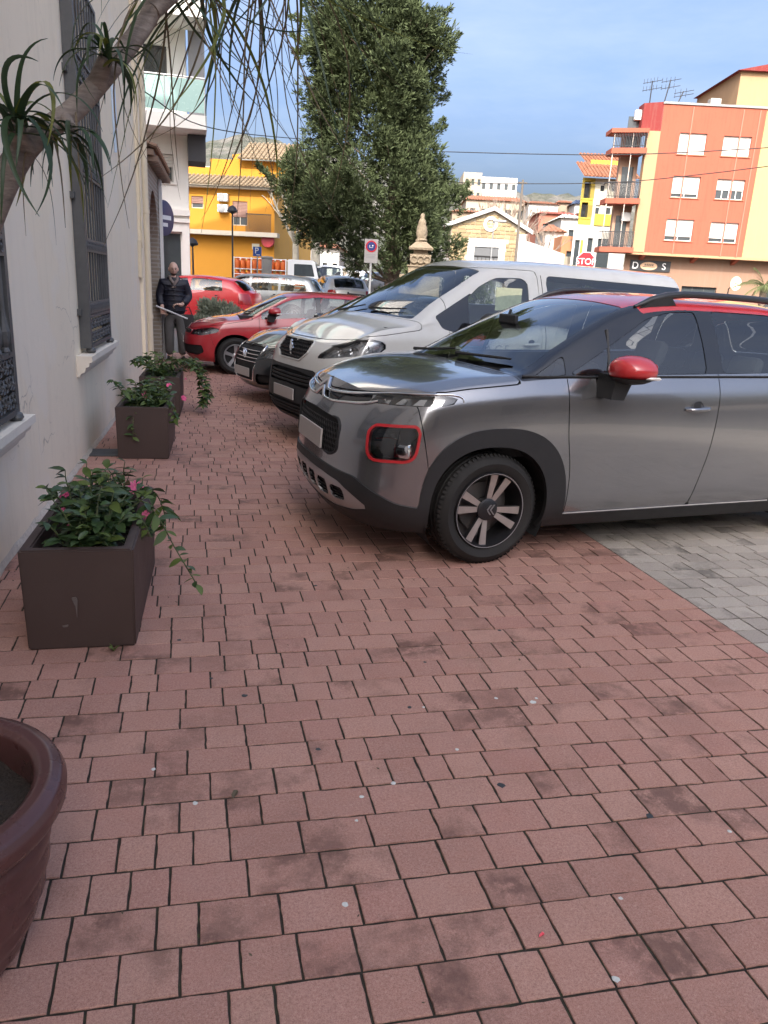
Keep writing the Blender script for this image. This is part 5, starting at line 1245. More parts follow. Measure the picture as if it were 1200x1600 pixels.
    # trims
    for sg in (1, -1):
        P2 = [P.side(x, 1.098+.009*(x-1.)/1., .004) for x in np.linspace(1.02, 3.3, 24)]
        b = MB(); b.tube([(p.x, p.y*sg, p.z+.004) for p in P2], .007, 6); b.build('window_trim', blk, car, 60)
        P3 = [P.side(x, .287+.004*(x-1.3), .006) for x in np.linspace(1.36, 2.98, 14)]
        b = MB(); b.tube([(p.x, p.y*sg, p.z) for p in P3], .004, 6); b.build('sill_strip', mat('dusty_strip', (.45, .42, .40), .7, var=.3), car, 60)
        # roof rails
        rp = [P.top(x, .60, 0) for x in np.linspace(1.88, 3.65, 16)]; b = MB(); n = len(rp)
        hh = [.004, .03, .048, .055]+[.058]*(n-8)+[.055, .048, .03, .004]
        b.tube([(p.x, p.y*-sg, p.z+h_) for p, h_ in zip(rp, hh)], [.01, .021, .024]+[.022]*(n-6)+[.024, .021, .01], 10)
        ft = [P.top(x, .60, 0) for x in (1.78, 1.9, 2.02)]
        for (a0, a1) in ((1.9, 2.18), (3.3, 3.62)):
            f0, f1 = P.top(a0, .60), P.top(a1, .60); b.prism([(a0, f0.z-.01), (a1, f1.z-.01), (a1-.06 if a0 < 2 else a1-.02, f1.z+.055), (a0+.12 if a0 < 2 else a0+.05, f0.z+.05)], (-f0.y-.02)*sg, (-f0.y+.02)*sg, 'y')
        b.build('roof_rail', mat('rail_black', (.025, .025, .026), .35, bump=.03, coat=.2), car, 50)
    for sg in (1, -1):
        a, c = P.side(1.60, 1.125, .002), P.side(1.63, 1.37, .002); b = MB(); b.tube([(a.x, a.y*sg, a.z), (c.x, c.y*sg, c.z)], .012, 6); b.build('window_divider', blk, car, 50)
    mirror(car, (1.585, .855, 1.075), red, (.25, .165, .2)); 
    hm = paint('grey_metallic_paint', (.285, .288, .297))
    handle(car, P, 2.25, .92, hm, mat('handle_shade', (.05, .05, .052), .4, .5, bump=0), .18); handle(car, P, 3.12, .94, hm, None, .18)
    for pts in ([(.93, -.12), (.96, -.3), (1.02, -.5), (1.06, -.6)], [(.89, .5), (.91, .25), (.95, .05), (.97, -.03)]): wiper(car, P, pts)
    b = MB(); b.box(.82, .98, -.7, .7, 1.0, 1.06); b.build('cowl', blk, car)
    for x in (XW, XR): arch_liner(car, x, ZW, .40, .55, .84)
    interior(car, S, .98, 1.55, .32, .66, 1.04)
    b = MB(); b.rbox(1.33, 1.36, -.11, .11, 1.36, 1.42, .01); b.tube([(1.345, 0, 1.41), (1.36, 0, 1.45)], .01); b.build('rear_view_mirror', blk, car)
    rm = mat('bronze_silver', (.46, .42, .39), .4, .75, var=.2, scale=14, bump=.05)
    for x, st in ((XW, R(4)), (XR, 0)):
        for sg in (1, -1): wheel(car, (x, -sg*.765, ZW), .332, .205, .226, 'twin', sg, rm, n=72, steer=st)
    return car
suv = make_suv()
def body_tables(L, W, H, zn, cowl, roof0, roof1, tail, belt, ground=.2, nose=None, zb=None, crown=.05, hoodedge=.03, tumble=.17, cf=(.6, 2.6), cr=(.5, 3), xb=.07, rear=None):
    """tables for car_shell from key points: zn nose height, cowl (x,z), roof0 windscreen top, roof1 rear end of roof, tail (x,z) foot of the rear window, belt heights front/rear"""
    xc, zc_ = cowl; xa, za = roof0; xb_, zb__ = roof1; xt, zt = tail
    zcs = [(0, zn), (.1, zn+.035), (xc*.5, zn+(zc_-zn)*.68), (xc-.03, zc_-.005), (xc+.02, zc_+.01)]
    n = 3
    for k in range(1, n+1): zcs.append((xc+(xa-xc)*k/n, zc_+(za-zc_)*(k/n)**.93))
    xm = xa+(xb_-xa)*.4
    zcs += [(xa+.18, za+(H-za)*.6), (xm, H), (xb_, zb__)]
    if xt-xb_ > .12: zcs.append(((xt+xb_)/2, (zt+zb__)/2+.015))
    zcs += [(xt, zt), (L, (rear or zt-.05))]
    zcs = sorted(zcs)
    zf = pchip(zcs)
    zrs = []; yrs = []
    for x, z in zcs:
        if x <= xc-.02: zrs.append((x, z-hoodedge)); yrs.append((x, .82+.1*x/xc))
        elif x <= xc+.03: zrs.append((x, max(z-.03, belt[0]+.012))); yrs.append((x, .95))
        elif x < xa: k = (x-xc)/(xa-xc); zrs.append((x, z-.03-.025*k)); yrs.append((x, .95-tumble*1.08*k**.9))
        elif x <= xb_+1e-6: zrs.append((x, z-crown)); yrs.append((x, .95-tumble*1.1))
        elif x < xt: zrs.append((x, z-.04)); yrs.append((x, .95-tumble*.9))
        else: zrs.append((x, z-.025)); yrs.append((x, .86))
    zs0 = zn-hoodedge-.025
    return dict(L=L, cf=cf, cr=cr, W=[(0, W-.015), (.5, W-.003), (.9, W), (L-.8, W), (L, W-.03)],
        zs=[(0, zs0), (.14, zs0+.015), (xc*.55, zs0+(belt[0]-zs0)*.68), (xc, belt[0]-.012), (xc+.2, belt[0]), (L-.7, belt[1]), (L, min(belt[1], zt-.05))],
        zb=zb or [(0, ground), (.5, ground), (L-.6, ground), (L, ground+.08)], ins=[(0, .075), (.1, .03), (.25, .01), (.45, .0), (.6, .0), (.8, .008), (.93, .025), (1, .055)],
        xf=nose or [(0, .12), (.12, .05), (.25, .01), (.45, 0), (.65, .01), (.82, .05), (.92, .09), (1, .15)], xr=[(0, -.1), (.2, -.02), (.5, 0), (.8, -.02), (1, -.06)],
        xb=[(0, 0), (xc*.5, xb*.5), (xc, xb), (xa, xb*.6), (xa+.9, 0), (L, 0)], zc=zcs, zr=zrs, yr=yrs, crown=2.4)

def make_car(D):
    """body, glass, lamps, wheels and trim from one description"""
    S = D['S']; L = S['L']; car = empty(D.get('name', 'parked_car'), D['loc'], R(D.get('rz', 0)), D['label'], D['cat'], D.get('group'))
    sh = car_shell(S, D.get('du', .045), D.get('nv', 20), 10, 10, 20); P = Proj(sh); pm = D['paint']; blk, gl, dk = M_black(), M_gloss(), M_dark(); gm = D.get('glass') or M_glass()
    xw, xr, zw = D['xw'], D['xr'], D['wr']; ra = D.get('arch', zw+.045); rest = sh
    for x in (xw, xr): _, rest = rest.cut(CIRC(x, zw+.005, ra, 2.2)(rest))
    u0, u1 = D['ws']; ws, rest = rest.gap(UT(u0, u1, 2.08, 9), .001)
    rw = None
    if 'rw' in D: rw, rest = rest.gap(UT(D['rw'][0], D['rw'][1], 2.14, 9), .001)
    panes = []
    for w in D['win']:
        if isinstance(w, dict): f = SP(w['poly'], w.get('r', .03))
        else:
            x0, x1 = w[:2]; sl = w[2] if len(w) > 2 else 0
            f = ALL(lambda s, x0=x0, x1=x1, sl=sl: np.maximum(x0-s.V[:, 0], s.V[:, 0]-x1+sl*(s.V[:, 2]-1.1)), lambda s: np.maximum(1.07-s.A[:, 1], s.A[:, 1]-1.9)*.3, lambda s: s.V[:, 1]+.3)
        g_, rest = rest.gap(f, .001); panes.append(g_)
    if D.get('blackpillar'):
        a, b_ = D['blackpillar']; pil, rest = rest.cut(ALL(lambda s: np.maximum(1.04-s.A[:, 1], s.A[:, 1]-1.93)*.3, lambda s: a-s.V[:, 0], lambda s: s.V[:, 0]-b_)(rest)); pil.build('pillar_trim', gl, car, .004)
    for nm, kind, poly, m_, o_, sk in D.get('zones', []):
        z_, rest = rest.cut((FQ if kind == 'f' else RQ if kind == 'r' else SP)(poly, .02)(rest)); z_.off(o_).build(nm, m_, car, sk)
    for nm, kind, poly in D.get('lamps', []):
        z_, rest = rest.gap((FQ if kind == 'f' else RQ)(poly, .025), .001)
        if kind == 'f':
            z_.off(-.045).build('lamp_bowl', mat('lamp_bowl_light', (.62, .62, .63), .22, .75, bump=0), car, 0, join=False); z_.off(.001).build(nm, M_lens(), car, 0, join=False)
        else: z_.off(.003).build(nm, mat('tail_red', (.32, .008, .01), .15, coat=1, var=.2, scale=30, bump=0), car, .01, join=False)
    he = D.get('hoodedge')
    if he:
        hd, rest = rest.gap(ALL(lambda s: s.A[:, 0]-u0+.02, lambda s: np.interp(q_eff(s), [a for a, _ in he], [b_ for _, b_ in he])-s.V[:, 2]), .003); hd.build('bonnet', pm, car, .012)
    for nm, poly in D.get('doors', []):
        d_, rest = rest.gap(SP(poly, .05), .003); d_.build(nm, pm, car, .015, join=False)
    if D.get('bumper'): b_, rest = rest.gap(ALL(FQ(D['bumper'], .05), lambda s: s.V[:, 0]-xw), .002); b_.build('front_bumper', pm, car, .01)
    if 'roofpaint' in D:
        r_, rest = rest.gap(UT(u1-.05, D['roofpaint'][0], 1.9, 9), .002); r_.build('roof', D['roofpaint'][1], car, .01)
    rest.build('body', pm, car, .012)
    ws.off(-.003).build('windscreen', gm, car)
    if rw: rw.off(-.003).build('rear_window', gm, car)
    for g_ in panes: g_.off(-.004).build('window_pane', D.get('sideglass') or gm, car, join=False)
    for x in (xw, xr): arch_liner(car, x, zw, ra+.02, S['W'][2][1]-.33, S['W'][2][1]-.03)
    interior(car, S, u0+.1, D.get('seat', u0+.75), .3, S['W'][2][1]-.2, D.get('zd', 1.0), rear=D.get('rearseat', True))
    if 'mirror' in D: mirror(car, D['mirror'], D.get('mircap', pm), D.get('mirsize', (.2, .14, .18)))
    for (x, z) in D.get('handles', []): handle(car, P, x, z, D.get('hmat', pm), None, .19)
    for pts in D.get('wipers', []): wiper(car, P, pts)
    for x in (xw, xr):
        for sg in (1, -1): wheel(car, (x, -sg*(S['W'][2][1]-.11), zw), zw, .2, zw*.64, D.get('rim', 'five'), sg, D.get('rimmat'), n=D.get('wn', 40))
    side_sel = sh.A[:, 1] <= 1.0001; SA, SV, SN = sh.A[side_sel], sh.V[side_sel], sh.N[side_sel]
    def mk(col_):
        def QP(q, z, off=0.):
            d = (SA[:, col_]-abs(q))**2+(SV[:, 2]-z)**2; i = np.argpartition(d, 8)[:8]
            M_ = np.c_[np.ones(8), SA[i, col_]-abs(q), SV[i, 2]-z]; c, *_ = np.linalg.lstsq(M_, SV[i], rcond=None); n = SN[i].mean(0); n /= np.linalg.norm(n)
            p = c[0]+n*off; return Vector((p[0], p[1]*(1 if q >= 0 else -1), p[2]))
        return QP
    QF, QR = mk(2), mk(3)
    def plate(Q, z, rear=False, h=.055, tilt=.004):
        pts = [Q(q, zz, .008).x for q in (-.26, 0, .26) for zz in (z-h, z+h)]; x0 = (max(pts)+.004 if rear else min(pts)-.004); b = MB()
        b.rbox(x0-.005, x0+.005, -.26, .26, z-h, z+h, .003); return b.build('number_plate', D.get('platemat') or mat('blank_plate', (.42, .39, .37), .5), car)
    if 'fplate' in D: plate(QF, D['fplate'])
    if 'rplate' in D: plate(QR, D['rplate'], True)
    if D.get('frim'):
        for pl, r_, m_, nm in D['frim']:
            pr = round_poly(pl, .02); full = pr; b = MB(); b.tube([QF(q, z, .004) for q, z in full]+[QF(*full[0], .004)], r_, 6, False); b.build(nm, m_, car, 60)
    for (q0, q1, z, r_, m_, nm) in D.get('slats', []):
        b = MB(); b.tube([QF(q, z, .0) for q in np.linspace(q0, q1, 9)], r_, 6); b.build(nm, m_, car, 60)
    return car, sh, P, QF, QR

def make_van():
    wp = paint('white_van_paint', (.52, .52, .49), 0, .35, dust=.25)
    S = body_tables(4.95, .955, 1.895, 1.035, (.70, 1.265), (1.72, 1.80), (4.55, 1.87), (4.9, 1.3), (1.20, 1.26), .24, xb=.14, crown=.055, tumble=.15, hoodedge=.035, cf=(.62, 2.9), cr=(.3, 4),
        nose=[(0, .06), (.1, .0), (.22, -.03), (.42, -.02), (.6, .0), (.75, .02), (.88, .05), (1, .13)])
    S['sm'] = 2
    blk = M_black(); gl = M_gloss()
    D = dict(S=S, name='parked_van', loc=(.90, 7.68, 0), rz=15, label='white panel van with black lower bumper parked beyond the grey SUV', cat='van', paint=wp, xw=.93, xr=.93+3.275, wr=.335, arch=.385, du=.035, nv=28,
        ws=(.76, 1.71), win=[dict(poly=[(1.53, 1.235), (2.27, 1.235), (2.29, 1.66), (2.22, 1.70), (1.90, 1.69), (1.70, 1.60), (1.55, 1.49)], r=[.02, .06, .06, .05, .05, .05, .02]), dict(poly=[(2.52, 1.74), (4.6, 1.70), (4.6, 1.40), (2.55, 1.40)], r=.09)],
        hoodedge=[(0, 1.045), (.45, 1.045), (.75, 1.065), (1.0, 1.10), (1.3, 1.125), (1.9, 1.205)], seat=1.55, zd=1.16, rearseat=False,
        zones=[('corner_panel', 's', [(1.14, 1.30), (1.22, 1.19), (1.36, 1.16), (1.60, 1.15), (1.60, 1.54)], gl, -.001, .004), ('front_grille', 'f', [(-.4, .835), (.25, .83), (.375, .905), (.39, 1.005), (.355, 1.015), (-.4, 1.025)], M_dark(), -.012, -.012),
               ('upper_intake', 'f', [(-.3, .60), (.52, .58), (.54, .70), (.3, .73), (-.3, .735)], M_dark(), -.03, -.03),
               ('lower_intake', 'f', [(-.3, .275), (.55, .285), (.62, .42), (-.3, .43)], M_dark(), -.03, -.03),
               ('bumper_plastic', 'f', [(-.4, .1), (2.2, .1), (1.35, .36), (1.25, .45), (1.12, .66), (.9, .72), (.58, .72), (.55, .76), (-.4, .765)], blk, .004, .02)],
        lamps=[('headlamp', 'f', [(.55, .875), (.70, .89), (.95, .925), (1.2, .955), (1.30, .985), (1.30, 1.06), (1.16, 1.085), (.90, 1.07), (.68, 1.01), (.56, .915)])],
        doors=[('front_door', [(1.28, 1.72), (1.28, 1.2), (1.36, .9), (1.42, .6), (1.42, .42), (2.42, .42), (2.42, 1.78), (1.75, 1.78)])],
        mirror=(1.62, .945, 1.14), mircap=blk, mirsize=(.17, .25, .2), handles=[(2.28, 1.06)], hmat=wp, wipers=[[(.83, -.15), (.88, -.4), (.98, -.62)], [(.79, .5), (.81, .2), (.86, 0)]], fplate=None, rim='ten', sideglass=None)
    D.pop('fplate')
    van, sh, P, QF, QR = make_car(D)
    for k in range(3):
        b = MB(); b.tube([QF(q, .615+.034*k, -.012) for q in np.linspace(-.5, .5, 13)], .011, 6); b.build('intake_slat', blk, van, 60)
        b = MB(); b.tube([QF(q, .31+.036*k, -.008) for q in np.linspace(-.55, .55, 13)], .008, 6); b.build('intake_slat', blk, van, 60)
    fr = round_poly([(-.39, 1.008), (-.375, .905), (-.25, .828), (.25, .828), (.375, .905), (.39, 1.008), (.355, 1.02), (-.355, 1.02)], .02)
    b = MB(); b.tube([QF(q, z, .004) for q, z in fr]+[QF(*fr[0], .004)], .010, 6, False); b.build('grille_frame', wp, van, 60)
    for iz in range(5):
        b = MB()
        for iq in range(-9, 10):
            q = iq*.038; z = .852+iz*.034
            if abs(q) < .345-.10*(iz == 0): b.tube([QF(q-.014, z, -.004), QF(q, z+.012, .004), QF(q+.014, z, -.004)], .006, 4)
        tag(b.build('grille_studs', gl, van), kind='stuff')
    # rearing emblem on the grille
    em = [(-.010, -.07), (.012, -.07), (.016, -.055), (.004, -.045), (.018, -.02), (.022, .0), (.045, -.012), (.05, -.002), (.03, .016), (.048, .022), (.05, .032), (.026, .03), (.018, .042), (.026, .06), (.012, .075), (-.012, .068), (-.02, .05), (-.014, .035), (-.03, .02), (-.034, -.01), (-.022, -.03), (-.028, -.05)]
    p0 = QF(0, .928, .012); b = MB(); b.prism([(a*-1.05, p0.z+c*1.05) for a, c in em], p0.x-.006, p0.x+.006, 'x'); b.build('emblem', M_chrome(), van)
    # blanked plate on the bumper
    q = QF(0, .5, .012); b = MB(); b.rbox(q.x-.006, q.x+.006, -.26, .26, .445, .555, .003); b.build('number_plate', mat('blank_plate', (.42, .39, .37), .5), van)
    # lamp internals
    for sg in (1, -1):
        for (qq, z, r_) in ((.78, .955, .04), (.93, .985, .045), (1.08, 1.01, .04)):
            b = MB(); b.lathe([(r_, 0), (r_*.8, .02), (.004, .03)], 16, 'x'); o = b.build('reflector', M_chrome(), van, 40); o.location = QF(sg*qq, z, -.03); o.rotation_euler = (0, 0, R(40*sg))
    # seams, lettering, fixed glass reflections
    p = P.side(2.0, .98, .003)
    text_mesh('door_lettering', 'A.C.F.', .13, mat('grey_lettering', (.25, .26, .27), .6, var=0, bump=0), van, Matrix.Translation((1.86, p.y-.003, 1.0)) @ Matrix.Rotation(R(90), 4, 'X'), .001)
    b = MB(); b.tube([P.side(x, .62, .012) for x in np.linspace(1.45, 4.1, 14)], .022, 8); b.build('side_rub_strip', blk, van, 60)
    for x in (2.47,):
        b = MB(); b.tube([P.side(x, z, .0) for z in np.linspace(.42, 1.74, 18)], .004, 5); b.build('panel_seam', M_dark(), van)
    b = MB(); b.box(.65, .85, -.8, .8, 1.12, 1.19); b.build('cowl', blk, van)
    # papers behind the screen and a hi-vis paper in the door window
    p = P.side(2.0, 1.45, -.03); b = MB(); b.box(1.88, 2.2, p.y, p.y+.004, 1.38, 1.6); b.build('window_notice', mat('pale_green_paper', (.62, .66, .45), .8, var=.25, scale=20), van)
    return van
van = make_van()

def make_passat():
    pm = paint('black_paint', (.006, .007, .009), 0., .3, dust=.04); ch = M_chrome(); dk = M_dark()
    S = body_tables(4.77, .905, 1.47, .75, (1.1, .985), (1.95, 1.41), (3.3, 1.39), (4.05, 1.09), (.94, .99), .2, rear=1.03, cf=(.65, 2.5))
    D = dict(S=S, loc=(.62, 10.3, 0), rz=17, label='black saloon with chrome grille parked between the white van and the red hatchback', cat='car', paint=pm, xw=.94, xr=3.65, wr=.325, ws=(1.12, 1.93), rw=(3.35, 4.0),
        win=[(1.45, 2.42), (2.5, 3.3), (3.36, 3.7, .3)], blackpillar=(2.3, 2.6), roofpaint=(3.33, pm),
        zones=[('front_grille', 'f', [(-.3, .30), (.27, .30), (.31, .44), (.40, .70), (.40, .735), (-.3, .745)], dk, -.015, -.015), ('lower_intake', 'f', [(.36, .26), (.74, .28), (.70, .40), (.38, .40)], dk, -.03, -.03)],
        lamps=[('headlamp', 'f', [(.44, .60), (.80, .62), (1.05, .68), (1.02, .76), (.85, .765), (.47, .715)]), ('tail_lamp', 'r', [(.42, .78), (1.05, .8), (1.05, .94), (.45, .96)])],
        hoodedge=[(0, .755), (.42, .745), (.8, .775), (1.1, .80), (2, .95)], bumper=[(-.3, .1), (1.3, .1), (1.15, .55), (1.0, .615), (.44, .59), (-.3, .3)],
        doors=[('front_door', [(1.35, 1.0), (1.35, .6), (1.42, .3), (2.45, .3), (2.47, 1.0)]), ('rear_door', [(2.48, 1.0), (2.46, .3), (3.2, .3), (3.35, .6), (3.5, 1.0)])],
        mirror=(1.62, .89, .95), handles=[(2.3, .83), (3.3, .85)], fplate=.40, rplate=.7, zd=.93, wipers=[[(1.2, -.1), (1.23, -.4), (1.32, -.6)]],
        frim=[([(-.30, .30), (.30, .30), (.34, .44), (.415, .70), (.41, .745), (-.41, .745), (-.415, .70), (-.34, .44)], .012, ch, 'grille_frame')],
        slats=[(-.37, .37, z, .006, ch, 'grille_slat') for z in (.54, .585, .63, .675)])
    car, sh, P, QF, QR = make_car(D)
    p = QF(0, .625, .012); b = MB(); b.lathe([(.062, 0), (.062, .008), (.052, .008), (.052, 0)], 28, 'x', (p.x-.004, 0, p.z), True)
    for pl in ([(-.03, .045), (-.02, .045), (0, .002), (.02, .045), (.03, .045), (0, -.012)], [(-.05, .02), (-.042, .026), (-.022, -.03), (0, .0), (.022, -.03), (.042, .026), (.05, .02), (.022, -.052), (0, -.014), (-.022, -.052)]): b.prism([(a, p.z+c) for a, c in pl], p.x-.004, p.x+.004, 'x')
    b.build('emblem', ch, car)
    for sg in (1, -1):
        for q in (.6, .8):
            b = MB(); b.lathe([(.055, 0), (.04, .02), (.004, .03)], 16, 'x'); o = b.build('reflector', ch, car, 40); o.location = QF(sg*q, .675, -.025); o.rotation_euler = (0, 0, R(35*sg))
make_passat()

def make_polo():
    pm = paint('red_paint', (.42, .012, .022), 0, .35, dust=.1); dk = M_dark(); blk = M_black()
    S = body_tables(3.97, .845, 1.395, .78, (.93, .965), (1.70, 1.335), (3.45, 1.32), (3.82, 1.0), (.91, .955), .2, cf=(.62, 2.5))
    D = dict(S=S, loc=(-.17, 13.92, 0), rz=3, label='red hatchback with black lower grille parked facing the man by the wall', cat='car', paint=pm, xw=.81, xr=3.28, wr=.305, ws=(.955, 1.665), rw=(3.5, 3.8),
        win=[(1.24, 2.18), (2.26, 3.0), (3.05, 3.3, .35)], blackpillar=(2.1, 2.34),
        zones=[('front_grille', 'f', [(-.3, .645), (.45, .64), (.46, .70), (-.3, .715)], blk, -.01, -.01), ('lower_intake', 'f', [(-.3, .29), (.72, .30), (.86, .36), (.82, .47), (.5, .46), (-.3, .46)], dk, -.015, -.02)],
        lamps=[('headlamp', 'f', [(.47, .625), (.8, .625), (1.08, .68), (1.12, .745), (.95, .765), (.5, .705)]), ('fog_lamp', 'f', [(.60, .36), (.74, .37), (.76, .44), (.62, .43)]), ('tail_lamp', 'r', [(.5, .75), (.95, .75), (.95, .93), (.55, .95)])],
        hoodedge=[(0, .735), (.45, .725), (.95, .79), (1.15, .81), (1.9, .945)], bumper=[(-.3, .1), (1.2, .1), (1.02, .50), (.95, .655), (.45, .62), (-.3, .62)],
        doors=[('front_door', [(1.2, 1.0), (1.2, .6), (1.27, .3), (2.2, .3), (2.23, 1.0)]), ('rear_door', [(2.24, 1.0), (2.21, .3), (2.85, .3), (3.0, .6), (3.15, 1.0)])],
        mirror=(1.42, .83, .965), handles=[(2.08, .82), (2.95, .84)], fplate=.53, rplate=.68, zd=.96, wipers=[[(1.02, -.1), (1.05, -.35), (1.13, -.55)]], wn=48)
    car, sh, P, QF, QR = make_car(D)
    b = MB(); b.tube([QF(q, .69, .003) for q in np.linspace(-.45, .45, 13)], .006, 6); b.build('grille_strip', M_chrome(), car, 60)
    for sg in (1, -1):
        for q in (.66, .88):
            b = MB(); b.lathe([(.05, 0), (.035, .02), (.004, .03)], 16, 'x'); o = b.build('reflector', M_chrome(), car, 40); o.location = QF(sg*q, .69, -.025); o.rotation_euler = (0, 0, R(35*sg))
make_polo()

def far_car(px, py, Y, rz, label, paintm, kind='hatch', h=1.5):
    """cars across the street: rear lamps, glass and wheels still modelled; px, py = base of the car's middle"""
    p = at_depth(px, py, Y)
    if kind == 'hatch': L, W_ = 3.95, .83; S = body_tables(L, W_, h, .80, (.92, 1.02), (1.65, h-.07), (3.4, h-.07), (3.82, 1.05), (.95, 1.0)); win = [(1.22, 2.15), (2.25, 3.15, .25)]; rw = (3.45, 3.8); xr = 3.27
    else: L, W_ = 4.5, .86; S = body_tables(L, W_, h, .78, (1.0, 1.0), (1.75, h-.07), (4.05, h-.06), (4.4, 1.05), (.93, .99), cr=(.45, 3)); win = [(1.3, 2.2), (2.28, 3.1), (3.18, 3.95, .25)]; rw = (4.1, 4.37); xr = 3.55
    D = dict(S=S, loc=(0, 0, 0), rz=rz, label=label, cat='car', paint=paintm, xw=.85, xr=xr, wr=.3, ws=(1.0, 1.7), rw=rw, win=win, blackpillar=None,
        zones=[('rear_skirt', 'r', [(-.3, .1), (1.3, .1), (1.0, .42), (-.3, .42)], M_black(), .002, .01), ('grille', 'f', [(-.3, .3), (.5, .3), (.45, .6), (-.3, .6)], M_dark(), -.01, -.01)],
        lamps=[('tail_lamp', 'r', [(.48, .68), (.95, .70), (.92, .97), (.60, .99)]), ('headlamp', 'f', [(.5, .6), (1.0, .64), (1.05, .74), (.55, .7)])],
        doors=[('front_door', [(1.18, 1.05), (1.25, .3), (2.2, .3), (2.22, 1.05)]), ('rear_door', [(2.24, 1.05), (2.22, .3), (2.9, .3), (3.1, 1.05)])],
        mirror=(1.42, W_-.02, .99), handles=[(2.05, .85), (3.0, .87)], rplate=.62, du=.07, nv=14, wn=24)
    car, *_ = make_car(D)
    c, s_ = math.cos(R(rz)), math.sin(R(rz)); car.location = (p.x-L/2*c, p.y-L/2*s_, gz(Y)); return car
far_car(300, 500, 23, -22, 'bright red hatchback standing in the sun behind the man', paint('bright_red_paint', (.55, .012, .02), 0, .35, dust=.06), 'hatch', 1.42)
fc = far_car(402, 490, 25, -20, 'silver estate car with tinted rear glass parked beyond the red hatchbacks', paint('silver_grey_paint', (.27, .29, .29), .5, .35), 'estate', 1.5)
far_car(524, 490, 29, -84, 'small white hatchback seen from behind near the railing', paint('plain_white_paint', (.75, .76, .75), 0, .35, dust=.05), 'hatch', 1.48)
far_car(582, 450, 43, 10, 'dark parked car in the shade under the trees', paint('dark_paint', (.02, .022, .026), .2, .35), 'hatch', 1.48)
far_car(547, 450, 45, -62, 'white car with red tail lamps by the blue roofed one', paint('plain_white_paint', (.75, .76, .75)), 'estate', 1.48)
far_car(516, 460, 40, 72, 'white car with a long blue tinted windscreen facing us beside the truck', paint('plain_white_paint', (.75, .76, .75)), 'estate', 1.75)
# ---------------------------------------------------------------- planters, plants, pot and palm
def leaf_mesh(name, L, W, fold=.25, curl=.2, seg=4, seed=0):
    rg = random.Random(seed); vs = []; fs = []
    for i in range(seg+1):
        t = i/seg; w = W*math.sin(math.pi*min(1, t*.92+.06))**.8*.5; z = -curl*L*t*t; x = L*t
        vs += [(x, -w, z+fold*w), (x, 0, z), (x, w, z+fold*w)]
    for i in range(seg):
        for j in (0, 1): fs.append((3*i+j, 3*i+3+j, 3*i+4+j, 3*i+1+j))
    me = bpy.data.meshes.new(name); me.from_pydata(vs, [], fs); me.polygons.foreach_set('use_smooth', [True]*len(fs)); return me
def leaf_mat(name, c, c2, rough=.4, trans=.25):
    if name in MATS: return MATS[name]
    t = NT(name); v = t.geo(); rnd = t.new('ShaderNodeObjectInfo').outputs['Random']; n = t.noise(v, 18, 3)
    base = t.mix(t.math('ADD', t.math('MULTIPLY', rnd, .55), t.math('MULTIPLY', n, .5)), c, c2); t.set('Base Color', base).set('Roughness', rough).set('Specular IOR Level', .45)
    tr = t.new('ShaderNodeBsdfTranslucent', Color=base); mx = t.new('ShaderNodeMixShader', i0=trans, i1=t.b.outputs[0], i2=tr.outputs[0]); t.l.new(mx.outputs[0], t.out.inputs[0]); MATS[name] = t.m; return t.m
pm_ = mat('brown_planter', (.058, .037, .031), .55, var=.18, scale=3, bump=.12, bscale=160, dirt=(.13, .10, .085), wear=.18)
soil = mat('potting_soil', (.028, .02, .015), .95, var=.4, scale=30, bump=1., bscale=60, bdist=.02)
def planter(x0, x1, y0, y1, h, label):
    o = empty('planter', ((x0+x1)/2, y0, 0), R(-2), label, 'planter', None); w = (x1-x0)/2; L = y1-y0; t = .045
    bm = bmesh.new()
    def rect(a, l0, l1, z): return [bm.verts.new(p) for p in ((-a, l0, z), (a, l0, z), (a, l1, z), (-a, l1, z))]
    A = rect(w-.008, .008, L-.008, 0.002); B = rect(w, 0, L, h); C_ = rect(w-t, t, L-t, h); D = rect(w-t-.004, t+.004, L-t-.004, h-.16)
    for P, Q in ((A, B), (B, C_), (C_, D)):
        for k in range(4): bm.faces.new((P[k], P[(k+1) % 4], Q[(k+1) % 4], Q[k]))
    bm.faces.new(A[::-1])
    bmesh.ops.bevel(bm, geom=[e for e in bm.edges if not (e.verts[0] in D and e.verts[1] in D)], offset=.007, segments=2, affect='EDGES')
    b = MB(); b.bm(bm); b.build('box', pm_, o, 30)
    b = MB(); n = 10; b.add([(-w+t+.003+(2*w-2*t-.006)*i/n, t+.003+(L-2*t-.006)*j/n, h-.075+.02*random.random()) for j in range(n+1) for i in range(n+1)], [(j*(n+1)+i, j*(n+1)+i+1, (j+1)*(n+1)+i+1, (j+1)*(n+1)+i) for j in range(n) for i in range(n)]); b.build('soil', soil, o, 60)
    return o
PL = [(-.715, -.262, 3.17, 4.2, .452), (-.665, -.224, 6.82, 7.8, .455), (-.60, -.16, 8.95, 9.9, .455)]
pl1 = planter(*PL[0], 'brown square planter with a scuffed front nearest the round pot'); pl2 = planter(*PL[1], 'brown planter by the drain cover, middle one of the row along the wall'); pl3 = planter(*PL[2], 'brown planter with long trailing growth, last of the row before the man')
b = MB(); b.prism(round_poly([(-.03, .242), (-.012, .246), (-.006, .228), (-.010, .20), (-.013, .15), (-.016, .20), (-.026, .228)], .005), -.0042, -.0012, 'y'); b.build('scuff_mark', mat('scuff', (.12, .10, .09), .8, var=.5, scale=60), pl1)
b = MB(); b.prism(round_poly([(-.075, .115), (-.05, .12), (-.052, .11), (-.07, .108)], .003), -.0045, -.0012, 'y'); b.build('scuff_mark', mat('scuff', (.17, .15, .14), .8), pl1)
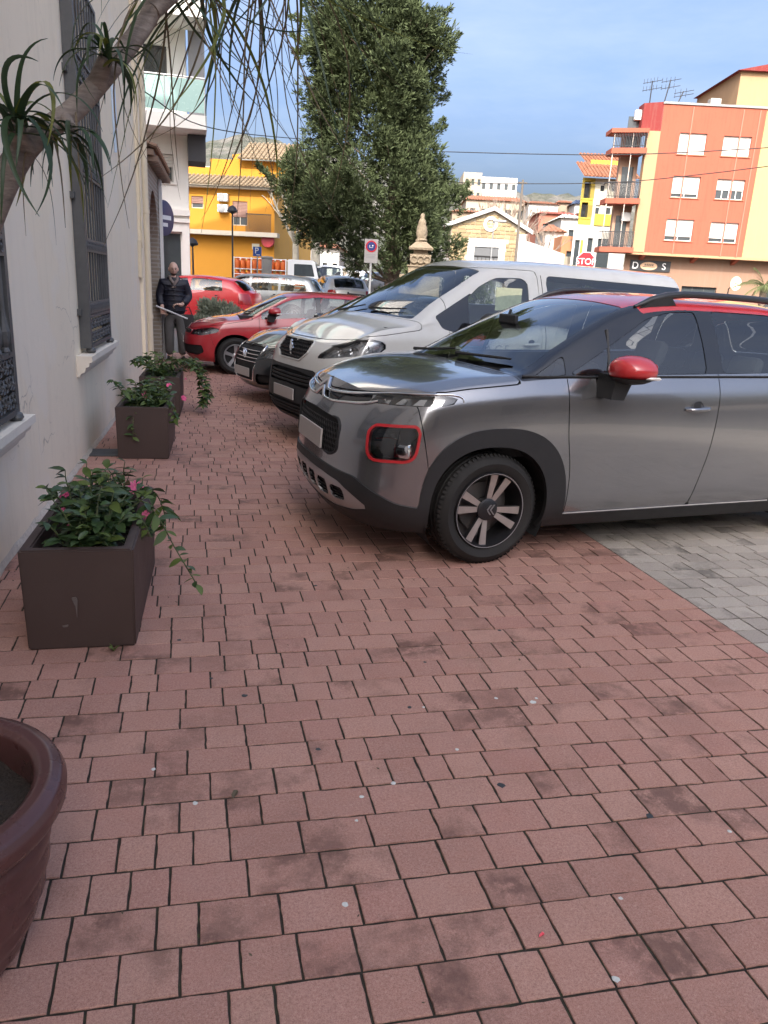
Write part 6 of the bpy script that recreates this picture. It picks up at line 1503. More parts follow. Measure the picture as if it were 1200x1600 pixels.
GL = leaf_mat('glossy_leaf', (.03, .06, .024), (.08, .135, .042), .36, .18); YL = leaf_mat('light_leaf', (.07, .12, .03), (.15, .20, .05), .45, .3)
stemm = mat('green_stem', (.07, .09, .03), .6); pinkm = leaf_mat('pink_flower', (.75, .07, .22), (.9, .22, .38), .5, .3)
LM = [leaf_mesh('leaf', .062, .030, .3, .25, 4, 1), leaf_mesh('leaf', .075, .032, .2, .4, 4, 2), leaf_mesh('leaf', .05, .026, .35, .15, 4, 3)]
for k, me in enumerate(LM): me.materials.append(GL)
LY = [me.copy() for me in LM]
for me in LY: me.materials.clear(); me.materials.append(YL)
def rot_to(d, roll=0):
    d = Vector(d).normalized(); q = d.to_track_quat('X', 'Z'); return (q @ Matrix.Rotation(roll, 3, 'X').to_quaternion()).to_euler()
def flower(parent, p, s, d=(0, -.6, .6)):
    b = MB()
    for k in range(5):
        a = 2*math.pi*k/5; c, si = math.cos(a), math.sin(a); q = []
        for (r, w, h) in ((.1, .08, 0), (.55, .42, .12), (1., .5, .1), (1.18, .15, .02)):
            for sg in (-1, 1): q.append((r*c-sg*w*si, r*si+sg*w*c, h-.35*(1-r)))
        b.add([(x*s, y*s, z*s) for x, y, z in q], [(0, 1, 3, 2), (2, 3, 5, 4), (4, 5, 7, 6)])
    b.tube([(0, 0, -.3*s), (0, 0, -1.1*s)], [.16*s, .05*s], 7)
    o = b.build('flower', pinkm, parent); o.location = p; o.rotation_euler = Vector(d).to_track_quat('Z', 'Y').to_euler(); return o
def shrub(pl, P, label, nst, seed, individual, fl, trail, ylw=.15, hmax=.24, scale=1.):
    rg = random.Random(seed); x0, x1, y0, y1, h = P; w = (x1-x0)/2; L = y1-y0
    o = empty('flowering_plant', ((x0+x1)/2, y0, h-.06), R(-2), label, 'plant'); stems = MB(); LV = []; LF = []; cnt = 0; spots = []
    def put(p, d, young):
        nonlocal cnt
        me = rg.choice(LY if young else LM); s_ = rg.uniform(.8, 1.35)*scale; e = rot_to(d, rg.uniform(-.7, .7)); cnt += 1
        if individual and cnt <= 295:
            q = bpy.data.objects.new('leaf', me); col.objects.link(q); q.parent = o; q.location = p; q.rotation_euler = e; q.scale = (s_,)*3
        else: LV.append((p, e, s_, me, young))
    for i in range(nst):
        bx, by = rg.uniform(-w+.09, w-.09), rg.uniform(.12, L-.12); ang = rg.uniform(0, 6.28); lean = rg.uniform(.1, .6); hh = rg.uniform(.09, hmax)
        pts = [Vector((bx, by, 0))]; d = Vector((math.cos(ang)*lean, math.sin(ang)*lean, 1)).normalized()
        for k in range(6):
            d = (d+Vector((rg.uniform(-.2, .2), rg.uniform(-.2, .2), -.08))).normalized(); pts.append(pts[-1]+d*hh/5)
        stems.tube(pts, [.004]*5+[.003, .002], 5); spots.append(pts[-1])
        for k in range(1, 7):
            for sg in (1, -1):
                a = rg.uniform(0, 6.28); put(pts[k], (math.cos(a), math.sin(a), rg.uniform(-.1, .75)), rg.random() < ylw*(k/4))
    for (tr, nl) in trail:
        pts = [Vector(q) for q in spline(tr, 6)]; stems.tube(pts, .003, 5)
        for k in range(2, len(pts)):
            for j in range(nl):
                a = rg.uniform(0, 6.28); put(pts[k], (math.cos(a), math.sin(a), rg.uniform(-.6, .4)), rg.random() < .5)
    tag(stems.build('stems', stemm, o), kind='stuff')
    for ym, nm in ((False, 'foliage'), (True, 'young_foliage')):
        b = MB()
        for p, e, s_, me, y in LV:
            if y != ym: continue
            M_ = Matrix.Translation(p) @ e.to_matrix().to_4x4() @ Matrix.Scale(s_, 4); b.add([tuple(M_ @ v.co) for v in me.vertices], [tuple(f.vertices) for f in me.polygons])
        if b.f:
            me2 = bpy.data.meshes.new(nm); me2.from_pydata(b.v, [], b.f); me2.polygons.foreach_set('use_smooth', [True]*len(b.f)); tag(link_mesh(nm, me2, YL if ym else GL, o), kind='stuff')
    for (fx, fy, fz, s_, d) in fl: flower(o, (fx, fy, fz), s_, d)
    return o
def loc1(P, px, py, Y):
    p = at_depth(px, py, Y); x0, x1, y0, y1, h = P; a = R(2); dx, dy = p.x-(x0+x1)/2, p.y-y0
    return (dx*math.cos(a)-dy*math.sin(a), dx*math.sin(a)+dy*math.cos(a), p.z-h+.06)
P1, P2, P3 = PL
shrub(pl1, P1, 'leafy plant with pink flowers and a trailing shoot in the nearest planter', 66, 11, True,
      [(*loc1(P1, 212, 762, 3.95), .034, (.3, -.8, .5)), (*loc1(P1, 101, 773, 3.75), .02, (-.3, -.7, .6)), (*loc1(P1, 164, 818, 3.5), .024, (.1, -.8, .6)), (*loc1(P1, 228, 805, 3.6), .02, (.6, -.6, .4)), (*loc1(P1, 99, 796, 3.55), .009, (0, -.8, .5)), (*loc1(P1, 108, 822, 3.45), .009, (0, -.8, .5))],
      [([(.12, .5, .1), (.22, .48, .13), (.30, .42, .06), (.36, .40, -.06), (.42, .34, -.15), (.47, .30, -.23)], 1), ([(.1, .7, .1), (.24, .72, .12), (.30, .7, .02), (.31, .66, -.08)], 2), ([(.1, .4, .08), (.22, .36, .08), (.27, .33, .0)], 2)], .12)
shrub(pl2, P2, 'sparser plant with small pink blooms in the middle planter', 48, 23, False,
      [(*loc1(P2, 227, 617, 7.2), .03, (.2, -.8, .5)), (*loc1(P2, 287, 622, 7.0), .024, (.5, -.6, .4)), (*loc1(P2, 264, 602, 7.4), .022, (0, -.6, .6))],
      [([(-.12, .2, .1), (-.2, .1, .22), (-.24, .08, .28)], 2), ([(.1, .25, .08), (.2, .16, .1), (.26, .1, .0), (.27, .08, -.1)], 2), ([(-.05, .1, .06), (-.07, .02, .0), (-.075, -.02, -.1), (-.08, -.02, -.22)], 1)], .3, .2)
shrub(pl3, P3, 'straggly light green plant trailing over the side of the last planter', 30, 37, False,
      [(*loc1(P3, 290, 592, 9.3), .012, (0, -.6, .6))],
      [([(.05, .3+.1*k, .1), (.2+.03*k, .28+.1*k, .22), (.34+.03*k, .24+.08*k, .16), (.44+.02*k, .2+.07*k, .0), (.47+.02*k, .2+.06*k, -.16), (.46, .2+.05*k, -.28)], 3) for k in range(4)]+[([(-.1, .2+.2*k, .1), (-.2, .15+.2*k, .22), (-.26, .1+.2*k, .2)], 3) for k in range(3)], .65, .26)

# glazed round pot with a palm
pot = empty('round_pot', (-.635, 1.60, 0), 0, 'round wine brown glazed pot with swirling ridges at the wall', 'pot')
glz = NT('wine_glaze'); v = glz.coord(); glz.set('Base Color', glz.mix(glz.noise(v, 4, 6), (.055, .024, .024), (.115, .048, .043))).set('Roughness', glz.math('ADD', .16, glz.math('MULTIPLY', glz.noise(v, 12, 4), .25))).set('Specular IOR Level', .5).bump(glz.noise(v, 40, 4), .12, .004)
prof = [(.19, .0), (.20, .01), (.235, .08), (.265, .17), (.283, .26), (.288, .33), (.284, .365), (.292, .375), (.318, .385), (.330, .405), (.332, .43), (.322, .452), (.30, .462), (.275, .460), (.262, .448), (.258, .42), (.258, .34)]
def dense(pr, k=4): return [(a[0]+(b_[0]-a[0])*j/k, a[1]+(b_[1]-a[1])*j/k) for a, b_ in zip(pr, pr[1:]) for j in range(k)]+[pr[-1]]
n = 120; D_ = dense(prof); vs = []
for (r, z) in D_:
    for k in range(n):
        a = 2*math.pi*k/n; g = 0
        if z < .36 and r < .291: g = .011*(abs(math.sin((a*1.5+z*46)))-.6)*min(1, (.362-z)/.03)*min(1, z/.03)
        vs.append(((r+g)*math.cos(a), (r+g)*math.sin(a), z))
b = MB(); b.add(vs, [(i*n+k, i*n+(k+1) % n, (i+1)*n+(k+1) % n, (i+1)*n+k) for i in range(len(D_)-1) for k in range(n)]); b.build('body', glz.m, pot, 60)
b = MB(); rg = random.Random(5); rr = [0.001, .06, .12, .18, .262]; b.add([(r*math.cos(a), r*math.sin(a), .37+rg.uniform(-.012, .012)) for r in rr for a in np.linspace(0, 6.283, 25)[:-1]], [(i*24+k, i*24+(k+1) % 24, (i+1)*24+(k+1) % 24, (i+1)*24+k) for i in range(4) for k in range(24)]); b.build('soil', soil, pot)
tag(b and pot, None)
palm = empty('potted_palm', (-.72, 1.62, .36), 0, 'branching palm with strap leaves hanging down, growing in the round pot', 'palm')
bark = NT('palm_bark'); v = bark.geo(); mp = bark.new('ShaderNodeMapping', Vector=v, Scale=(1, 1, 5)); nn = bark.noise(mp.outputs[0], 14, 6, .7); bark.set('Base Color', bark.ramp(nn, [(.3, (.12, .096, .08)), (.55, (.23, .19, .16)), (.75, (.33, .285, .245))])).set('Roughness', .9).bump(nn, .6, .01)
def pp(px, py, Y): return at_depth(px, py, Y)
B0 = Vector((-.72, 1.62, .36))
tr = [Vector((-.72, 1.62, .33)), Vector((-.735, 1.62, .42)), Vector((-.74, 1.63, .6)), Vector((-.755, 1.64, .9)), Vector((-.77, 1.65, 1.25)), pp(-62, 470, 1.66), pp(-20, 350, 1.68), pp(18, 262, 1.70), pp(60, 212, 1.74), pp(115, 172, 1.80), pp(160, 122, 1.86), pp(200, 72, 1.92), pp(232, 28, 1.98), pp(262, -30, 2.02)]
rad = [.10, .105, .08, .05, .032, .027, .0255, .0255, .0215, .021, .0205, .020, .019, .016]
P_ = spline([(*(p-B0), r) for p, r in zip(tr, rad)], 6); b = MB(); b.tube([q[:3] for q in P_], [q[3] for q in P_], 14); b.build('trunk', bark.m, palm, 60)
heads = []
def branch(pts, r0, r1):
    q = [Vector(p)-B0 for p in pts]; s_ = spline([tuple(p) for p in q], 5); b = MB(); b.tube(s_, list(np.linspace(r0, r1, len(s_))), 10); b.build('branch', bark.m, palm, 60); return q[-1]
h1 = branch([pp(40, 235, 1.71), pp(30, 215, 1.69), pp(24, 190, 1.67)], .022, .014); h2 = branch([pp(150, 135, 1.84), pp(160, 108, 1.82), pp(166, 86, 1.8)], .02, .013)
h3 = branch([pp(232, 28, 1.98), pp(250, -15, 2.0), pp(258, -40, 2.0)], .02, .014); h4 = branch([pp(238, 18, 1.98), pp(285, -20, 2.05), pp(320, -30, 2.1)], .018, .013)
h5 = branch([pp(262, -30, 2.02), pp(330, -60, 2.12), pp(400, -52, 2.18)], .018, .013); h6 = branch([pp(262, -30, 2.02), pp(360, -90, 2.1), pp(455, -60, 2.2)], .018, .013); h7 = branch([pp(100, 182, 1.78), pp(108, 196, 1.74), pp(112, 200, 1.72)], .014, .01)
lm_g = leaf_mat('palm_leaf', (.018, .042, .018), (.04, .075, .028), .45, .2); lm_d = leaf_mat('dry_palm_leaf', (.10, .08, .05), (.16, .12, .07), .7, .2); lm_y = leaf_mat('yellow_palm_leaf', (.10, .13, .02), (.16, .17, .03), .5, .3)
def strap(p0, d, L, w, stiff, m_, sag=1., curlx=0., keep=0.):
    n = 16; p = Vector(p0); d = Vector(d).normalized(); side = d.cross(Vector((0, 0, 1)))
    side = side.normalized() if side.length > .05 else Vector((1, 0, 0)); vs = []; fs = []; rg_ = random.Random(hash((round(p0[0]*1e4), round(L*1e5))))
    tw = rg_.uniform(-.5, .5); cv = Vector((rg_.gauss(0, .05), rg_.gauss(0, .05), rg_.gauss(0, .035)))*keep
    for i in range(n+1):
        t = i/n; ww = w*(1-t**2.2)*.5*min(1, .5+t*5)+.0004; nrm = side.cross(d).normalized(); s2 = (side*math.cos(tw*t)+nrm*math.sin(tw*t))
        vs += [tuple(p-s2*ww+nrm*ww*.35), tuple(p), tuple(p+s2*ww+nrm*ww*.35)]
        d = (d+cv*(.5+t)+Vector((rg_.uniform(-.03, .03)*keep, rg_.uniform(-.02, .02), -(.055*sag)*(1-.5*t*keep)*(t+.25)/max(stiff, .2)))).normalized(); p = p+d*L/n
        side = (side-d*side.dot(d)).normalized()
    for i in range(n): fs += [(3*i, 3*i+3, 3*i+4, 3*i+1), (3*i+1, 3*i+4, 3*i+5, 3*i+2)]
    me = bpy.data.meshes.new('leaf'); me.from_pydata(vs, [], fs); me.polygons.foreach_set('use_smooth', [True]*len(fs)); link_mesh('leaf', me, m_, palm)
rg = random.Random(21)
def rosette(h, n, L, w, up, m_, sag=1.5, stiff=.5, az=None, lo=-.2, keep=.3):
    for k in range(n):
        a = 2*math.pi*k/n*1.0+rg.uniform(-.3, .3) if az is None else rg.uniform(*az); e = rg.uniform(lo, up); strap(h+Vector((rg.uniform(-.008, .008), rg.uniform(-.008, .008), rg.uniform(-.025, .015))), (math.cos(a)*math.cos(e), math.sin(a)*math.cos(e), math.sin(e)), L*rg.uniform(.7, 1.15), w*rg.uniform(.8, 1.15), stiff*rg.uniform(.7, 1.5), m_ if rg.random() < .85 else lm_y, sag, 0, keep)
rosette(h1, 24, .21, .0125, 1.4, lm_g, 4.2, .6, lo=.3, keep=.8); rosette(h1, 10, .24, .011, .4, lm_g, 3.4, .5, keep=1.2)
rosette(h2, 22, .14, .010, 1.3, lm_g, 3.2, .5, lo=.1); rosette(h7, 12, .13, .010, .6, lm_g, 3., .4)
for h, n in ((h3, 9), (h4, 13), (h5, 15), (h6, 12)):
    rosette(h, n, .50, .0085, .9, lm_g, 2.2, .5, lo=-.9, keep=1.6)
for h, n in ((h3, 10), (h4, 14), (h5, 14), (h6, 12)): rosette(h, n, .60, .0042, .0, lm_d, 3.0, .5, lo=-1.3, keep=1.6)
for k in range(5):
    p = pp(30+k*22, 230-k*14, 1.70+.02*k)-B0; strap(p, (rg.uniform(-.5, .8), -.4, -.2), .2, .003, .4, lm_d, 4)
# ---------------------------------------------------------------- signs, lamps, railings, truck, monument, cables
grey_post = mat('galvanised', (.38, .39, .39), .45, .6, var=.1, bump=0)
def octagon(r, n=8): return [(r*math.cos(math.pi/n+2*math.pi*k/n), r*math.sin(math.pi/n+2*math.pi*k/n)) for k in range(n)]
whs = mat('sign_white', (.75, .75, .75), .5); reds = mat('sign_red', (.55, .012, .02), .4, var=.04, bump=0); blues = mat('sign_blue', (.02, .08, .33), .4, var=.04, bump=0)
# STOP
D = 26.; p = fp(915, 409, D); s = empty('stop_sign', (p.x, p.y, gz(p.y)), FR, 'red octagonal stop sign on a post beyond the white van', 'sign'); h = p.z-gz(p.y); r = .325
b = MB(); b.prism([(x, z+h) for x, z in octagon(r)], -.012, .0, 'y'); b.build('border_plate', whs, s); b = MB(); b.prism([(x, z+h) for x, z in octagon(r*.93)], -.018, -.0125, 'y'); b.build('face', reds, s)
text_mesh('lettering', 'STOP', .27, whs, s, Matrix.Translation((0, -.022, h)) @ Matrix.Rotation(R(90), 4, 'X'), .003); b = MB(); b.tube([(0, .035, 0), (0, .035, h+.2)], .03); b.build('post', grey_post, s)
# no waiting sign on a plate
D = 21.; p = fp(580, 392, D); s = empty('no_parking_sign', (p.x, p.y, gz(p.y)), FR, 'round blue and red no parking sign on a white plate beside the cypress trunk', 'sign'); h = p.z-gz(p.y); kx = D/CAM_F
b = MB(); b.rbox(-.175, .175, -.01, 0, h-.30, h+.29, .004); b.build('plate', mat('weathered_plate', (.40, .38, .36), .6), s)
b = MB(); b.lathe([(.001, -.018), (.145, -.018), (.145, -.011)], 32, 'y', (0, 0, h+.11)); b.build('red_ring', reds, s); b = MB(); b.lathe([(.001, -.022), (.11, -.022), (.11, -.0185)], 32, 'y', (0, 0, h+.11)); b.build('blue_field', mat('sign_navy', (.03, .05, .2), .4, bump=0), s)
b = MB(); b.box(-.05, .05, -.026, -.0225, h+.075, h+.085); b.box(-.05, -.035, -.026, -.0225, h+.085, h+.14); b.box(.02, .05, -.026, -.0225, h+.11, h+.145); b.build('symbol', whs, s)
b = MB(); b.box(-.12, .12, -.014, -.0105, h-.1, h-.085); b.box(-.12, .1, -.014, -.0105, h-.14, h-.125); b.box(-.12, .12, -.014, -.0105, h-.18, h-.165); b.build('small_print', mat('print_grey', (.3, .3, .3), .6), s)
b = MB(); b.tube([(0, .03, 0), (0, .03, h+.2)], .028); b.build('post', mat('white_post', (.62, .61, .58), .5), s)
# P sign
D = 30.; p = fp(402, 393, D); s = empty('parking_sign', (p.x, p.y, gz(p.y)), FR, 'square blue parking sign in front of the gas truck', 'sign'); h = p.z-gz(p.y)
b = MB(); b.rbox(-.16, .16, -.01, 0, h-.17, h+.17, .005); b.build('plate', blues, s); text_mesh('lettering', 'P', .3, whs, s, Matrix.Translation((-.02, -.014, h+.02)) @ Matrix.Rotation(R(90), 4, 'X'), .002); b = MB(); b.box(-.03, .10, -.014, -.0105, h-.13, h-.10); b.build('symbol', whs, s); b = MB(); b.tube([(0, .03, 0), (0, .03, h)], .025); b.build('post', grey_post, s)
# street lamps
def lamp(px, pytop, D, label, style):
    p = fp(px, pytop, D); g0 = gz(min(p.y, 60)); s = empty('street_lamp', (p.x, p.y, g0), FR, label, 'lamp'); h = p.z-g0
    b = MB(); b.tube([(0, 0, 0), (0, 0, .6), (0, 0, .62), (0, 0, h)], [.07, .065, .045, .035], 10); b.build('pole', iron2 if style else grey_post, s)
    b = MB()
    if style: b.lathe([(.03, h-.02), (.08, h+.02), (.22, h+.06), (.24, h+.12), (.16, h+.26), (.05, h+.34), (.001, h+.36)], 16); b.build('lantern', iron2, s, 40)
    else: b.rbox(-.06, .75, -.13, .13, h-.03, h+.09, .04); b.build('lantern', grey_post, s, 40)
lamp(363, 334, 36, 'black lantern lamp post standing before the yellow house', 1); lamp(772, 346, 50, 'grey lamp post in front of the stone gable', 0); lamp(301, 385, 34, 'short black post lamp at the edge of the yellow house', 1)
# railings
def railing(pts, D0, label, h=1.0, gap=.13, m_=None):
    P = [base_at(px, D) for px, D in pts]; o = empty('railing', P[0], 0, label, 'railing', None); q = [p-P[0] for p in P]; m_ = m_ or iron2; tot = 0
    for a, b_ in zip(q, q[1:]):
        for zz in (h, .12):
            b = MB(); b.tube([a+Vector((0, 0, zz)), b_+Vector((0, 0, zz))], .022, 6); b.build('rail', m_, o)
        L = (b_-a).length; n = int(L/gap)
        for j in range(n+1):
            c = a+(b_-a)*j/n; th = .028 if j % 12 == 0 else .011
            b = MB(); b.box(c.x-th, c.x+th, c.y-th, c.y+th, c.z+(0 if j % 12 == 0 else .12), c.z+h+(.06 if j % 12 == 0 else 0)); b.build('post' if j % 12 == 0 else 'baluster', m_, o)
railing([(298, 33), (405, 33)], 0, 'black railing along the foot of the yellow house', 1.0, .16); railing([(545, 27), (620, 25.5)], 0, 'black railing under the cypress beside the white hatchback', .95, .13); railing([(420, 29.5), (545, 29)], 0, 'plain grey two bar railing before the gas truck', 1.0, .9, grey_post)
p = base_at(348, 34); s = empty('park_bench', p, FR, 'dark slatted bench against the railing of the yellow house', 'bench')
for k in range(4): b = MB(); b.box(-.9, .9, -.25+k*.12, -.16+k*.12, .45, .48); b.build('seat_slat', iron2, s)
for k in range(4): b = MB(); b.box(-.9, .9, .24+k*.02, .27+k*.02, .55+k*.13, .64+k*.13); b.build('back_slat', iron2, s)
for x in (-.7, .7): b = MB(); b.box(x-.03, x+.03, -.25, .25, 0, .45); b.box(x-.03, x+.03, .22, .27, .45, 1.05); b.build('leg', iron2, s)
# gas truck
D = 40.; p = base_at(476, D); tk = empty('gas_truck', p, FR, 'white truck with a railed flatbed of orange gas cylinders', 'truck'); wp = paint('plain_white_paint', (.75, .76, .75)); k = D/CAM_F
cx0 = 0.
b = MB(); b.prism(round_poly([(-.95, .55), (1.0, .55), (1.05, 1.0), (.95, 1.35), (.72, 2.25), (.6, 2.35), (-.95, 2.35)], .12), -.95, .95, 'y'); cab = b.build('cab', wp, tk, 25)
for sg in (-1, 1):
    b = MB(); b.prism(round_poly([(-.55, 1.4), (.72, 1.4), (.55, 2.1), (-.55, 2.1)], .06), sg*.951, sg*.957, 'y'); b.build('window', GLASS_W(), cab)
    b = MB(); b.prism(round_poly([(-.65, .7), (.5, .7), (.5, 1.3), (-.65, 1.3)], .05), sg*.952, sg*.956, 'y'); b.build('door', wp, cab)
b = MB(); b.add([(1.0, -.8, 1.42), (1.0, .8, 1.42), (.77, .8, 2.2), (.77, -.8, 2.2)], [(0, 1, 2, 3)]); b.build('windscreen', GLASS_W(), cab)
b = MB(); b.box(-.6, .8, -.962, -.958, .62, .95); b.build('orange_panel', mat('gas_orange', (.62, .13, .02), .5), cab)
b = MB(); b.box(-4.3, -1.0, -1.0, 1.0, .85, 1.0); b.build('flatbed', mat('bed_grey', (.25, .25, .25), .7), tk)
for x in np.linspace(-4.25, -1.05, 4):
    for y in (-.98, .98): b = MB(); b.box(x-.03, x+.03, y-.03, y+.03, 1.0, 2.35); b.build('stake', whs, tk)
for z in (1.35, 1.66, 2.3):
    for y in (-.98, .98): b = MB(); b.tube([(-4.25, y, z), (-1.05, y, z)], .025, 6); b.build('side_rail', whs, tk)
b = MB(); b.box(-4.25, -1.05, -.95, .95, 1.64, 1.68); b.build('upper_deck', mat('bed_grey', (.25, .25, .25), .7), tk)
for x in (-3.4, 0.2):
    for y in (-.85, .85):
        b = MB(); b.lathe([(.42, -.12), (.42, .12), (.25, .13), (.001, .1)], 20, 'y', (x, y, .42)); b.lathe([(.42, -.12), (.001, -.1)], 20, 'y', (x, y, .42)); b.build('wheel', M_rubber(), tk, 30)
b = MB(); b.lathe([(.001, 0), (.13, 0), (.15, .04), (.15, .42), (.12, .48), (.06, .5), (.06, .53), (.10, .54), (.10, .60), (.085, .60), (.085, .55), (.001, .54)], 12); gc = b.build('gas_cylinder', mat('gas_orange', (.62, .13, .02), .5), None, 40)
tk.scale = (.8,)*3; M_ = Matrix.Translation(p) @ Matrix.Rotation(FR, 4, 'Z') @ Matrix.Scale(.8, 4); first = True
for lev in (1.005, 1.685):
    for j in range(9):
        for y in (-.78, -.42):
            o = gc if first else gc.copy()
            if not first: col.objects.link(o)
            first = False; o.scale = (.8,)*3; o.location = M_ @ Vector((-4.08+j*.355, y, lev)); tag(o, ('orange gas cylinder on the lower deck of the white truck' if lev < 1.5 else 'orange gas cylinder on the upper deck of the white truck'), 'cylinder', 'gas cylinders on the lower deck' if lev < 1.5 else 'gas cylinders on the upper deck')
# monument
D = 25.; p = base_at(655, D); mo = empty('stone_monument', p, FR, 'weathered stone fountain monument with a carved finial before the cypress', 'monument'); k = D/CAM_F
smn = NT('weathered_limestone'); v = smn.geo(); smn.set('Base Color', smn.mix(smn.noise(v, 6, 6, .7), (.15, .115, .075), (.33, .265, .185))).set('Roughness', .95).bump(smn.noise(v, 22, 6, .7), .9, .03); sm_ = smn.m
ZM = lambda py: fp(655, py, D).z-p.z
def sq(b, w, z0, z1, w2=None): w2 = w if w2 is None else w2; b.add([(-w, -w, z0), (w, -w, z0), (w, w, z0), (-w, w, z0), (-w2, -w2, z1), (w2, -w2, z1), (w2, w2, z1), (-w2, w2, z1)], [(0, 1, 2, 3), (4, 5, 6, 7), (0, 1, 5, 4), (1, 2, 6, 5), (2, 3, 7, 6), (3, 0, 4, 7)])
b = MB(); sq(b, .62, 0, ZM(430)); sq(b, .36, ZM(430), ZM(417)); sq(b, .40, ZM(417), ZM(415)); b.build('base', sm_, mo)
b = MB(); sq(b, .30, ZM(415), ZM(398), .33); mid = b.build('carved_block', sm_, mo)
for sx in (-.2, 0, .2):
    g = MB(); torus(g, (0, 0, 0), .10, .035, n=16, m=6); g.v = [(y_+sx, -.33+x_, z_+ZM(406)) for x_, y_, z_ in g.v]; g.build('scroll', sm_, mid, 60)
b = MB(); sq(b, .22, ZM(398), ZM(391)); sq(b, .36, ZM(391), ZM(388), .38); sq(b, .38, ZM(388), ZM(378), .16); b.build('cornice', sm_, mo)
b = MB(); hz = ZM(378); b.lathe([(.16, hz), (.18, hz+.05), (.14, hz+.1), (.17, hz+.2), (.175, hz+.32), (.14, hz+.45), (.12, hz+.5), (.135, hz+.56), (.10, hz+.64), (.06, hz+.7), (.075, hz+.75), (.05, hz+.81), (.001, hz+.84)], 14)
rg = random.Random(3)
b.v = [(x*(1+rg.uniform(-.14, .14)), y*(1+rg.uniform(-.14, .14)), z) for x, y, z in b.v]; b.build('finial', sm_, mo, 60)
# cables over the street
def cable(pts, D0, label, r=.018):
    P = [fp(px, py, d) for px, py, d in pts]; b = MB(); b.tube(spline([tuple(q) for q in P], 10), r, 5); tag(b.build('overhead_cable', mat('cable_black', (.02, .02, .022), .6), None), label, 'cable')
cable([(690, 237, 40), (850, 241, 38), (1000, 241, 36), (1240, 228, 34), (1500, 205, 33)], 0, 'overhead cable sagging in front of the orange flats, upper of two', .02)
cable([(690, 284, 44), (800, 287, 42), (960, 285, 40), (1100, 272, 38), (1240, 255, 36), (1500, 225, 34)], 0, 'overhead cable crossing the orange flats, lower of two', .02)
cable([(205, 130, 14), (330, 200, 20), (500, 220, 30), (690, 237, 40)], 0, 'thin cable running from the white house into the cypress', .012)
p = fp(817, 284, 44); b = MB(); g0 = gz(min(p.y, 60)); b.tube([(0, 0, 0), (0, 0, p.z-g0+.1)], [.09, .06], 8); b.box(-.25, .25, -.03, .03, p.z-g0-.1, p.z-g0-.02); tag(b.build('utility_pole', mat('pole_wood', (.13, .11, .09), .8), None, loc=(p.x, p.y, g0)), 'dark utility pole carrying the lower overhead cable', 'pole')
# ---------------------------------------------------------------- trees and shrubs
def spray(seed, n=9, L=.16):
    """a little fan of scale-leaf twigs"""
    rg = random.Random(seed); vs = []; fs = []
    for k in range(n):
        a = rg.uniform(-1.0, 1.0); e = rg.uniform(-.5, .5); l = L*rg.uniform(.6, 1.2); d = Vector((math.sin(a)*.9, math.sin(e)*.6, math.cos(a))).normalized(); o = Vector((rg.uniform(-.03, .03), rg.uniform(-.03, .03), rg.uniform(-.03, .05))); s = d.cross(Vector((rg.uniform(-1, 1), rg.uniform(-1, 1), .2))).normalized()*l*.13
        b = len(vs); m_ = o+d*l*.55; vs += [tuple(o-s*.4), tuple(m_-s), tuple(o+d*l), tuple(m_+s)]; fs.append((b, b+1, b+2, b+3))
    return np.array(vs), fs
def foliage(name, spots, m_, parent, L=.16, n=9, up=.55, seed=1):
    """many sprays at spots (x, y, z, out x, out y, out z, scale) joined to one mass"""
    rg = np.random.default_rng(seed); SP_ = [spray(seed*10+k, n, L) for k in range(6)]; V = []; F = []; base = 0
    for (p, o, s) in spots:
        vs, fs = SP_[rg.integers(6)]; d = np.array(o)+np.array([0, 0, up])+rg.normal(0, .35, 3); d /= np.linalg.norm(d)+1e-9
        a = np.cross(d, rg.normal(0, 1, 3)); a /= np.linalg.norm(a)+1e-9; b = np.cross(d, a); M_ = np.stack([a, b, d], 1)
        V.append(vs@M_.T*s+np.array(p)); F += [tuple(i+base for i in f) for f in fs]; base += len(vs)
    me = bpy.data.meshes.new(name); me.from_pydata(np.vstack(V).tolist(), [], F); o = link_mesh(name, me, m_, parent); return o
def conifer_mat(name, c, c2):
    t = NT(name); v = t.geo(); n1 = t.noise(v, 1.1, 4); n2 = t.noise(v, 9, 3); base = t.mix(t.math('ADD', t.math('MULTIPLY', n1, .7), t.math('MULTIPLY', n2, .4)), c, c2)
    t.set('Base Color', base).set('Roughness', .75).set('Specular IOR Level', .2); tr = t.new('ShaderNodeBsdfTranslucent', Color=base); mx = t.new('ShaderNodeMixShader', i0=.14, i1=t.b.outputs[0], i2=tr.outputs[0]); t.l.new(mx.outputs[0], t.out.inputs[0]); return t.m
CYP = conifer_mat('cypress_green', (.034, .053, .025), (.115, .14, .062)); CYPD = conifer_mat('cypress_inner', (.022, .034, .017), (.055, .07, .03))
trunk_m = mat('grey_bark', (.20, .15, .11), .9, var=.4, scale=5, bump=.9, bscale=20, bdist=.03)
# ---- the big cypress
D = 27.; p = base_at(612, D); cy = empty('cypress_tree', p, FR, 'tall dark cypress towering over the parked cars', 'tree')
rows = [(-330, 545, 600), (-250, 520, 630), (-150, 500, 648), (-60, 488, 656), (0, 482, 662), (50, 474, 700), (100, 478, 702), (140, 474, 690), (175, 478, 672), (215, 488, 676), (245, 470, 694), (275, 424, 716), (310, 416, 722), (345, 428, 716), (380, 452, 714), (405, 505, 706), (420, 540, 690)]
ring = []
for py, xl, xr in rows:
    (ul, zl), (ur, zr_) = fl(xl, py, D), fl(xr, py, D); ring.append(((zl+zr_)/2-p.z, (ul+ur)/2-p.dot(_r0), (ur-ul)/2))
ring.sort(); RZ = np.array([r[0] for r in ring]); RC = np.array([r[1] for r in ring]); RH = np.array([r[2] for r in ring])
rg = np.random.default_rng(5); spots = []; inner = []; limbs = []
zlo, zhi = RZ[0], RZ[-1]
